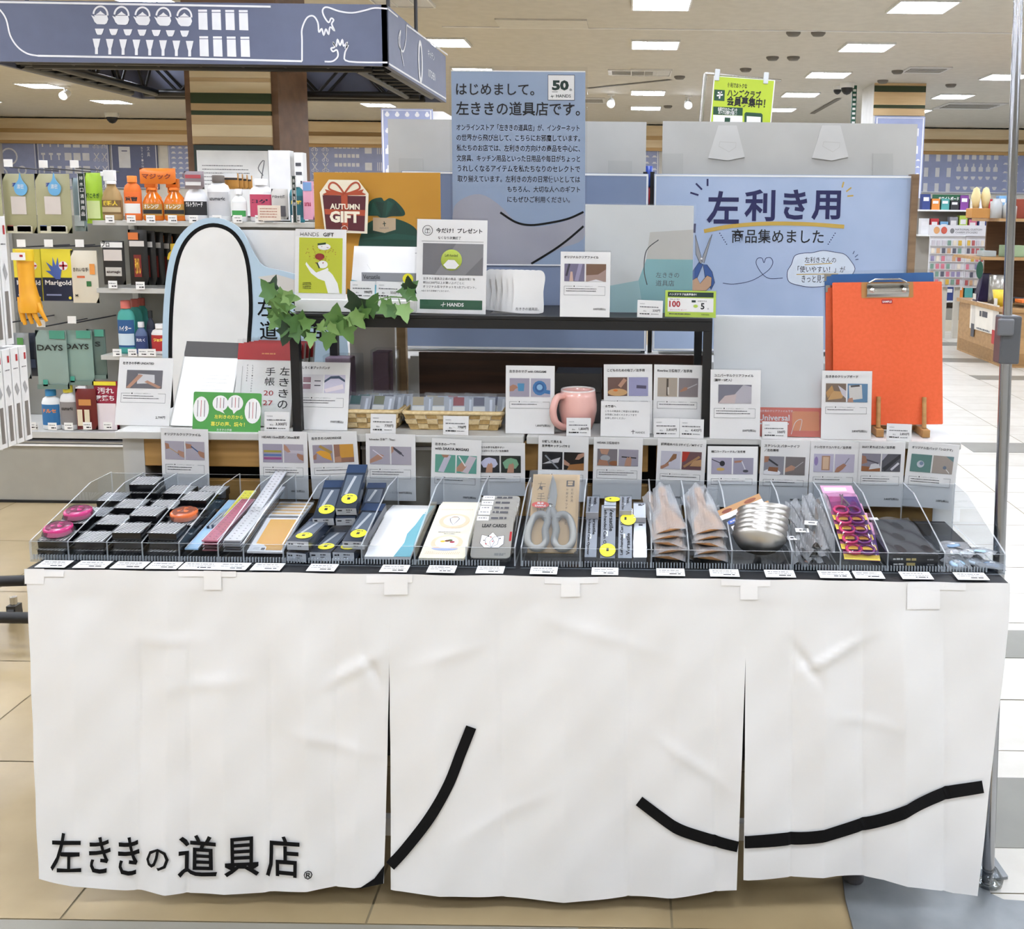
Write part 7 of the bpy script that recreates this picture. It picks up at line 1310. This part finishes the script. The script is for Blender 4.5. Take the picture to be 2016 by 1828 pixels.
for x, y in ((610, 340), (834, 355)): q = MB(); c_ = P(x, y); q.box((c_[0]-.01, c_[1]-.025, -.008), (c_[0]+.01, c_[1]+.02, .006), mat('#dfe3e6', .2)); q.build('clip', t, bevel=.003)
# ---------------------------------------------------------------- far right: counter, racks, wares
CW = mat('#b08a5c', .45, kind='wood', col2='#9f7a4d', sc=.8); cz = atY(1905, 587, 9.4).z
t = thing('wood_counter', 'pale timber counter at the far right beyond the pole', 'counter', Matrix.Translation((3.9, 8.1, 0)))
b = MB(); b.box((0, 0, .0), (3.2, 1.4, cz-.04), CW); b.build('cabinet_body', t)
b = MB(); b.box((-.03, -.03, cz-.04), (3.22, 1.42, cz), CW); b.build('counter_top', t, bevel=.004)
b = MB(); b.box((-.004, .02, .02), (-.0005, 1.36, .14), mat('#9a7547', .5, kind='wood', col2='#8a673c')); b.box((.03, -.004, .02), (3.1, -.0005, .14), mat('#9a7547', .5, kind='wood', col2='#8a673c')); b.build('kick_board', t)
b = MB(); T4 = mkT(Vector((3.894, 9.45, 0)), Vector((0, -1, 0)), Vector((0, 0, 1)), Vector((-1, 0, 0)))
q4 = [onT(T4, 1760+x/4.352, 360+y/4.352) for x, y in ((650, 1240), (890, 1308), (908, 1050), (662, 1000))]
b.poly(q4, .004, mat('#efe8da', .6)); cxx = sum(p[0] for p in q4)/4; czz = sum(p[1] for p in q4)/4
for s_ in (-.32, .32): b.rect(cxx+s_-.05, czz-.2, cxx+s_+.05, czz+.22, .006, mat('#d5cfc4', .6)); b.rect(cxx+s_-.05, czz-.24, cxx+s_+.05, czz-.1, .007, RED if s_ > 0 else MID)
b.dash(cxx-.13, czz, cxx+.13, .06, MID, .006); b.dash(cxx-.2, czz-.14, cxx+.2, .02, GREY, .006); b.build('counter_notice', T=T4, label='cream notice with two bottle shapes fixed to the timber counter', cat='notice')
b = MB(); b.box((.05, .0, 0), (.45, .42, .05), CLEAR); b.build('clear_tray', T=Matrix.Translation((3.95, 8.15, cz+.001)), label='shallow clear tray of small wares on the timber counter', cat='tray')
for k, (dx, dy, c_, lab) in enumerate([(.12, .3, '#d8702c', 'orange'), (.2, .5, '#2d2d30', 'black'), (.3, .8, '#cfcac2', 'cream'), (.15, .95, '#3a3f47', 'slate')]):
    b = MB(); b.box((-.06, -.09, 0), (.06, .09, .03), pm(c_)); b.build('small_ware', T=Tr(4.02+dx*.9, 8.12+dy*.38, cz+.052, .2*k), label=lab+' small boxed ware in the clear tray on the timber counter', cat='package', bevel=.004)
a_, e_ = atY(1924, 570, 8.9), atY(1957, 530, 8.9); b = MB(); b.add([(0, 0, 0), (e_.x-a_.x, 0, 0), (e_.x-a_.x, .15, 0), (0, .15, 0), (.06, .03, .3), (e_.x-a_.x-.01, .03, .3), (e_.x-a_.x-.01, .1, .3), (.06, .1, .3)], [(3, 2, 1, 0), (4, 5, 6, 7), (0, 1, 5, 4), (1, 2, 6, 5), (2, 3, 7, 6), (3, 0, 4, 7)], mat('#2a2140', .3)); b.build('purple_bag', T=Matrix.Translation((a_.x, 8.9, cz+.001)), label='dark purple bag standing on the timber counter', cat='bag', bevel=.01)
a_ = atY(1972, 575, 8.4); b = MB(); b.lathe([(0, 0), (.06, 0), (.09, .16), (.08, .16), (.055, .01), (0, .01)], mat('#e3c63a', .4), n=16); b.build('yellow_cup', T=Matrix.Translation((a_.x, 8.4, cz+.001)), label='yellow cup on the timber counter near the pole', cat='cup')
a_ = atY(1968, 545, 8.6); b = MB(); b.lathe([(0, 0), (.1, 0), (.1, .3), (.085, .3), (.085, .01), (0, .01)], mat('#9a968f', .3, .7), n=18); b.build('steel_pot', T=Matrix.Translation((a_.x, 8.6, cz+.001)), label='tall steel pot behind the yellow cup on the timber counter', cat='pot')
# open wall shelving above the counter
b = MB(); t = thing('wall_shelving', 'open timber shelving above the far right counter', 'shelving', Matrix.Translation((4.1, 9.1, 0)))
zs = [atY(1990, y, 8.75).z for y in (430, 506)]
for k, (z, x0, y0) in enumerate(((zs[0], -.12, -.45), (zs[1], -.3, -.45))): b = MB(); b.box((x0, y0, z-.03), (3, .4, z), CW); b.build('shelf_board', t)
b = MB(); b.box((0.05, .4, cz+.001), (3, .43, zs[0]-.031), mat('#6f5238', .6, kind='wood', col2='#5f442c')); b.build('back_panel', t)
for x in (.3, 2.9): b = MB(); b.box((x, .36, cz+.001), (x+.04, .3999, zs[0]-.031), BLK); b.build('upright', t)
for k, (px, wd, hh, dd, c_, z, nm, lab) in enumerate([(1936, .22, .1, .2, '#b8813f', 0, 'wooden_box', 'open wooden box of brushes on the upper timber shelf'), (1962, .12, .2, .12, '#b9bcbd', 0, 'clear_canister', 'clear canister on the upper timber shelf'), (1988, .15, .16, .15, '#c5c6c4', 0, 'clear_canister', 'wide clear canister beside the pole on the upper shelf'), (2015, .16, .2, .2, '#8d3a24', 0, 'brown_box', 'reddish box at the right end of the upper timber shelf'), (1950, .14, .06, .2, '#a8b0b0', 1, 'glass_dish', 'glass dish on the lower timber shelf'), (2000, .2, .12, .2, '#9ab08a', 1, 'packed_ware', 'pale green packed ware on the lower timber shelf')]):
    p = atY(px, 430 if z == 0 else 506, 8.75); b = MB()
    if 'canister' in nm: b.lathe([(0, 0), (wd/2, 0), (wd/2, hh*.75), (wd/3, hh*.9), (wd/3, hh), (0, hh)], mat(c_, .2), n=16)
    else: b.box((-wd/2, 0, 0), (wd/2, dd, hh), pm(c_))
    b.build(nm, T=Matrix.Translation((p.x, 8.78, zs[z]+.001)), label=lab, cat='box' if 'box' in nm else 'container', bevel=.006 if 'canister' not in nm else 0)
for k, dx in enumerate((0, .1)): p = atY(1937, 430, 8.75); b = MB(); b.lathe([(0, 0), (.03, 0), (.05, .12), (.03, .2), (0, .22)], mat('#e2cf9a', .7), n=12); b.build('brush', T=Matrix.Translation((p.x-.05+dx, 8.88, zs[0]+.102)), label='pale bristle brush standing in the wooden box, %s one' % ('left', 'right')[k], cat='brush')
a_ = atY(1999, 380, 8.5); b = MB(); b.surf(lambda u, v: (.12*math.cos(6.283*u)*math.sin(math.pi*(v*.8+.1)), .1*math.sin(6.283*u)*math.sin(math.pi*(v*.8+.1)), .5*v), 16, 8, mat('#17584a', .7)); b.build('green_cushion', T=Matrix.Translation((a_.x+.1, 8.5, zs[0]+.2)), label='dark green stuffed ware behind the top of the pole', cat='cushion') if False else None
p = atY(1930, 515, 8.64); b = MB(); b.prism(arc(0, 0, .035, .09, n=16), -.004, .004, mat('#0f4a38', .5)); b.prism([(-.003, .088), (.003, .088), (.003, .13), (-.003, .13)], -.002, .002, GREY); b.build('shelf_tag', T=mkT(Vector((p.x, 8.644, zs[1]-.131)), Vector((1, 0, 0)), Vector((0, 0, 1)), Vector((0, -1, 0))), label='green oval tag hanging from the lower timber shelf', cat='tag')
# sticker stand
SY = 10.6
t = thing('sticker_stand', 'white sticker display stand with two boards of small charms', 'display stand', Matrix.Translation((atY(1890, 570, SY).x, SY, 0))); iv = t.matrix_world.inverted(); rnd = random.Random(3)
def zr(x, y): return 1760+x/4.352, 360+y/4.352
for x0, x1, y0, y1, nm in ((285, 590, 455, 890, 'board'), (592, 850, 455, 900, 'board'), (300, 830, 362, 452, 'header')):
    (a0, b0), (a1, b1) = zr(x0, y0), zr(x1, y1); b, T, w, h = sheet('', (a0, a1), b0, b1, SY if nm == 'board' else SY-.03, mat('#dddde0', .4), .02)
    if nm == 'header': b.poly(arc(.12*w, .5*h, .05*w, .35*h, n=12), .002, pm('#d9a06a')); b.poly(arc(.24*w, .5*h, .05*w, .35*h, n=12), .002, pm('#c45a4a')); b.text('NATIONAL CUSTOM', .42*w, .5*h, .85*w, .68*h, MID, .002); b.text('CHARM STICKERS', .42*w, .22*h, .78*w, .4*h, MID, .002); b.poly(arc(.37*w, .45*h, .035*w, .25*h, n=12), .002, GREY)
    b.build(nm, t, T=iv @ T)
    if nm == 'board':
        k = MB()
        for r_ in range(6):
            n = 6
            for c_ in range(n):
                xx_, yy_ = (.05+.9*c_/n)*w, (.05+.92*r_/6)*h; cc = ['#c9a07a', '#b05a5a', '#e6dccb', '#8f86a8', '#5a5a66', '#d4b04a', '#c9c3c9', '#7a9a8a', '#d07a8a'][rnd.randrange(9)]
                k.box((xx_, yy_, .001), (xx_+.09*w, yy_+.1*h, .012), pm(cc))
        for r_ in range(1, 6): k.box((.02*w, (.035+.92*r_/6)*h, .001), (.98*w, (.045+.92*r_/6)*h, .02), WHITE)
        tag(k.build('charm_display', t, T=iv @ T), kind='stuff')
b = MB(); x0, x1 = atY(1860, 600, SY).x, atY(1885, 600, SY).x
for x in (x0, x1): b.box((x-.03, SY+.03, 0), (x+.03, SY+.09, 1.0), mat('#d3cfc2', .5))
b.build('leg', t, T=iv)
# far rack behind it, with its own wares
x0, x1 = atY(1800, 600, 11.5).x, atY(1990, 600, 11.5).x; t = thing('far_rack', 'grey stationery rack with white skirting behind the sticker stand', 'shelving', Matrix.Translation((x0, 11.5, 0))); w = x1-x0
zq = [atY(1850, y, 11.5).z for y in (592, 462, 444, 405)]
b = MB(); b.box((0, .0, .1), (w, .5, zq[0]-.1), GKICK); b.build('base_cabinet', t); b = MB(); b.box((-.01, -.02, .0), (w, -.0005, .14), mat('#e9e2cf', .5)); b.build('skirting', t)
b = MB(); b.box((0, .3, zq[0]-.099), (w, .34, zq[3]+.1), mat('#a09a90', .6)); b.build('back_panel', t)
for z in (zq[0], zq[1], zq[3]-.05): b = MB(); b.box((0, -.0, z-.02), (w, .299, z), WHITE); b.build('shelf_board', t)
fxs = ['white', 'pink', 'purple', 'grey', 'teal', 'red', 'navy', 'cream', 'lime', 'black', 'sky blue', 'orange']; fcs = ['#e9e9ea', '#d3708c', '#7d3f8e', '#9a9aa0', '#4f9c98', '#c23a40', '#2f3f7a', '#e2dcc8', '#b8d05a', '#2a2a2e', '#7fb2dc', '#de8a3c']
for r_, (z, hmax) in enumerate(((zq[1], .28), (zq[0], .32), (zq[3]-.05, .2))):
    for k in range(10):
        c_ = (k*5+r_*3) % 12; ww = w/10.6; hh = hmax*(.55+.45*rnd.random()); b = MB(); b.box((0, 0, 0), (ww*.86, .12, hh), pm(fcs[c_])); b.rect(.1*ww, .55*hh, .7*ww, .8*hh, .002, pm('#f0eff0'), mkT(Vector((0, 0, 0)), Vector((1, 0, 0)), Vector((0, 0, 1)), Vector((0, -1, 0))))
        b.build('stationery_pack', T=Matrix.Translation((x0+.05+k*ww*1.04, 11.56, z+.001)), label='%s stationery pack, %s from the left on the %s shelf of the far rack' % (fxs[c_], ORD[k], ('middle', 'bottom', 'top')[r_]), cat='package', group='stationery packs on the far rack')
b, T, w, h = sheet('', (1836, 1906), 383, 399, 11.6, mat('#1f5a3c', .5), .03); b.text('ホワイトボード', .16*w, .25*h, .74*w, .75*h, PAPER, .002, bold=.03); b.rect(.79*w, .05*h, .99*w, .6*h, .002, PAPER)
for x in (.1, .85): b.box((x*w, -(T.translation.z-zq[3]+.05), -.03), (x*w+.02, .0, -.012), WHITE)
b.build('category_sign', T=T, label='green category sign with white lettering above the far rack', cat='sign')
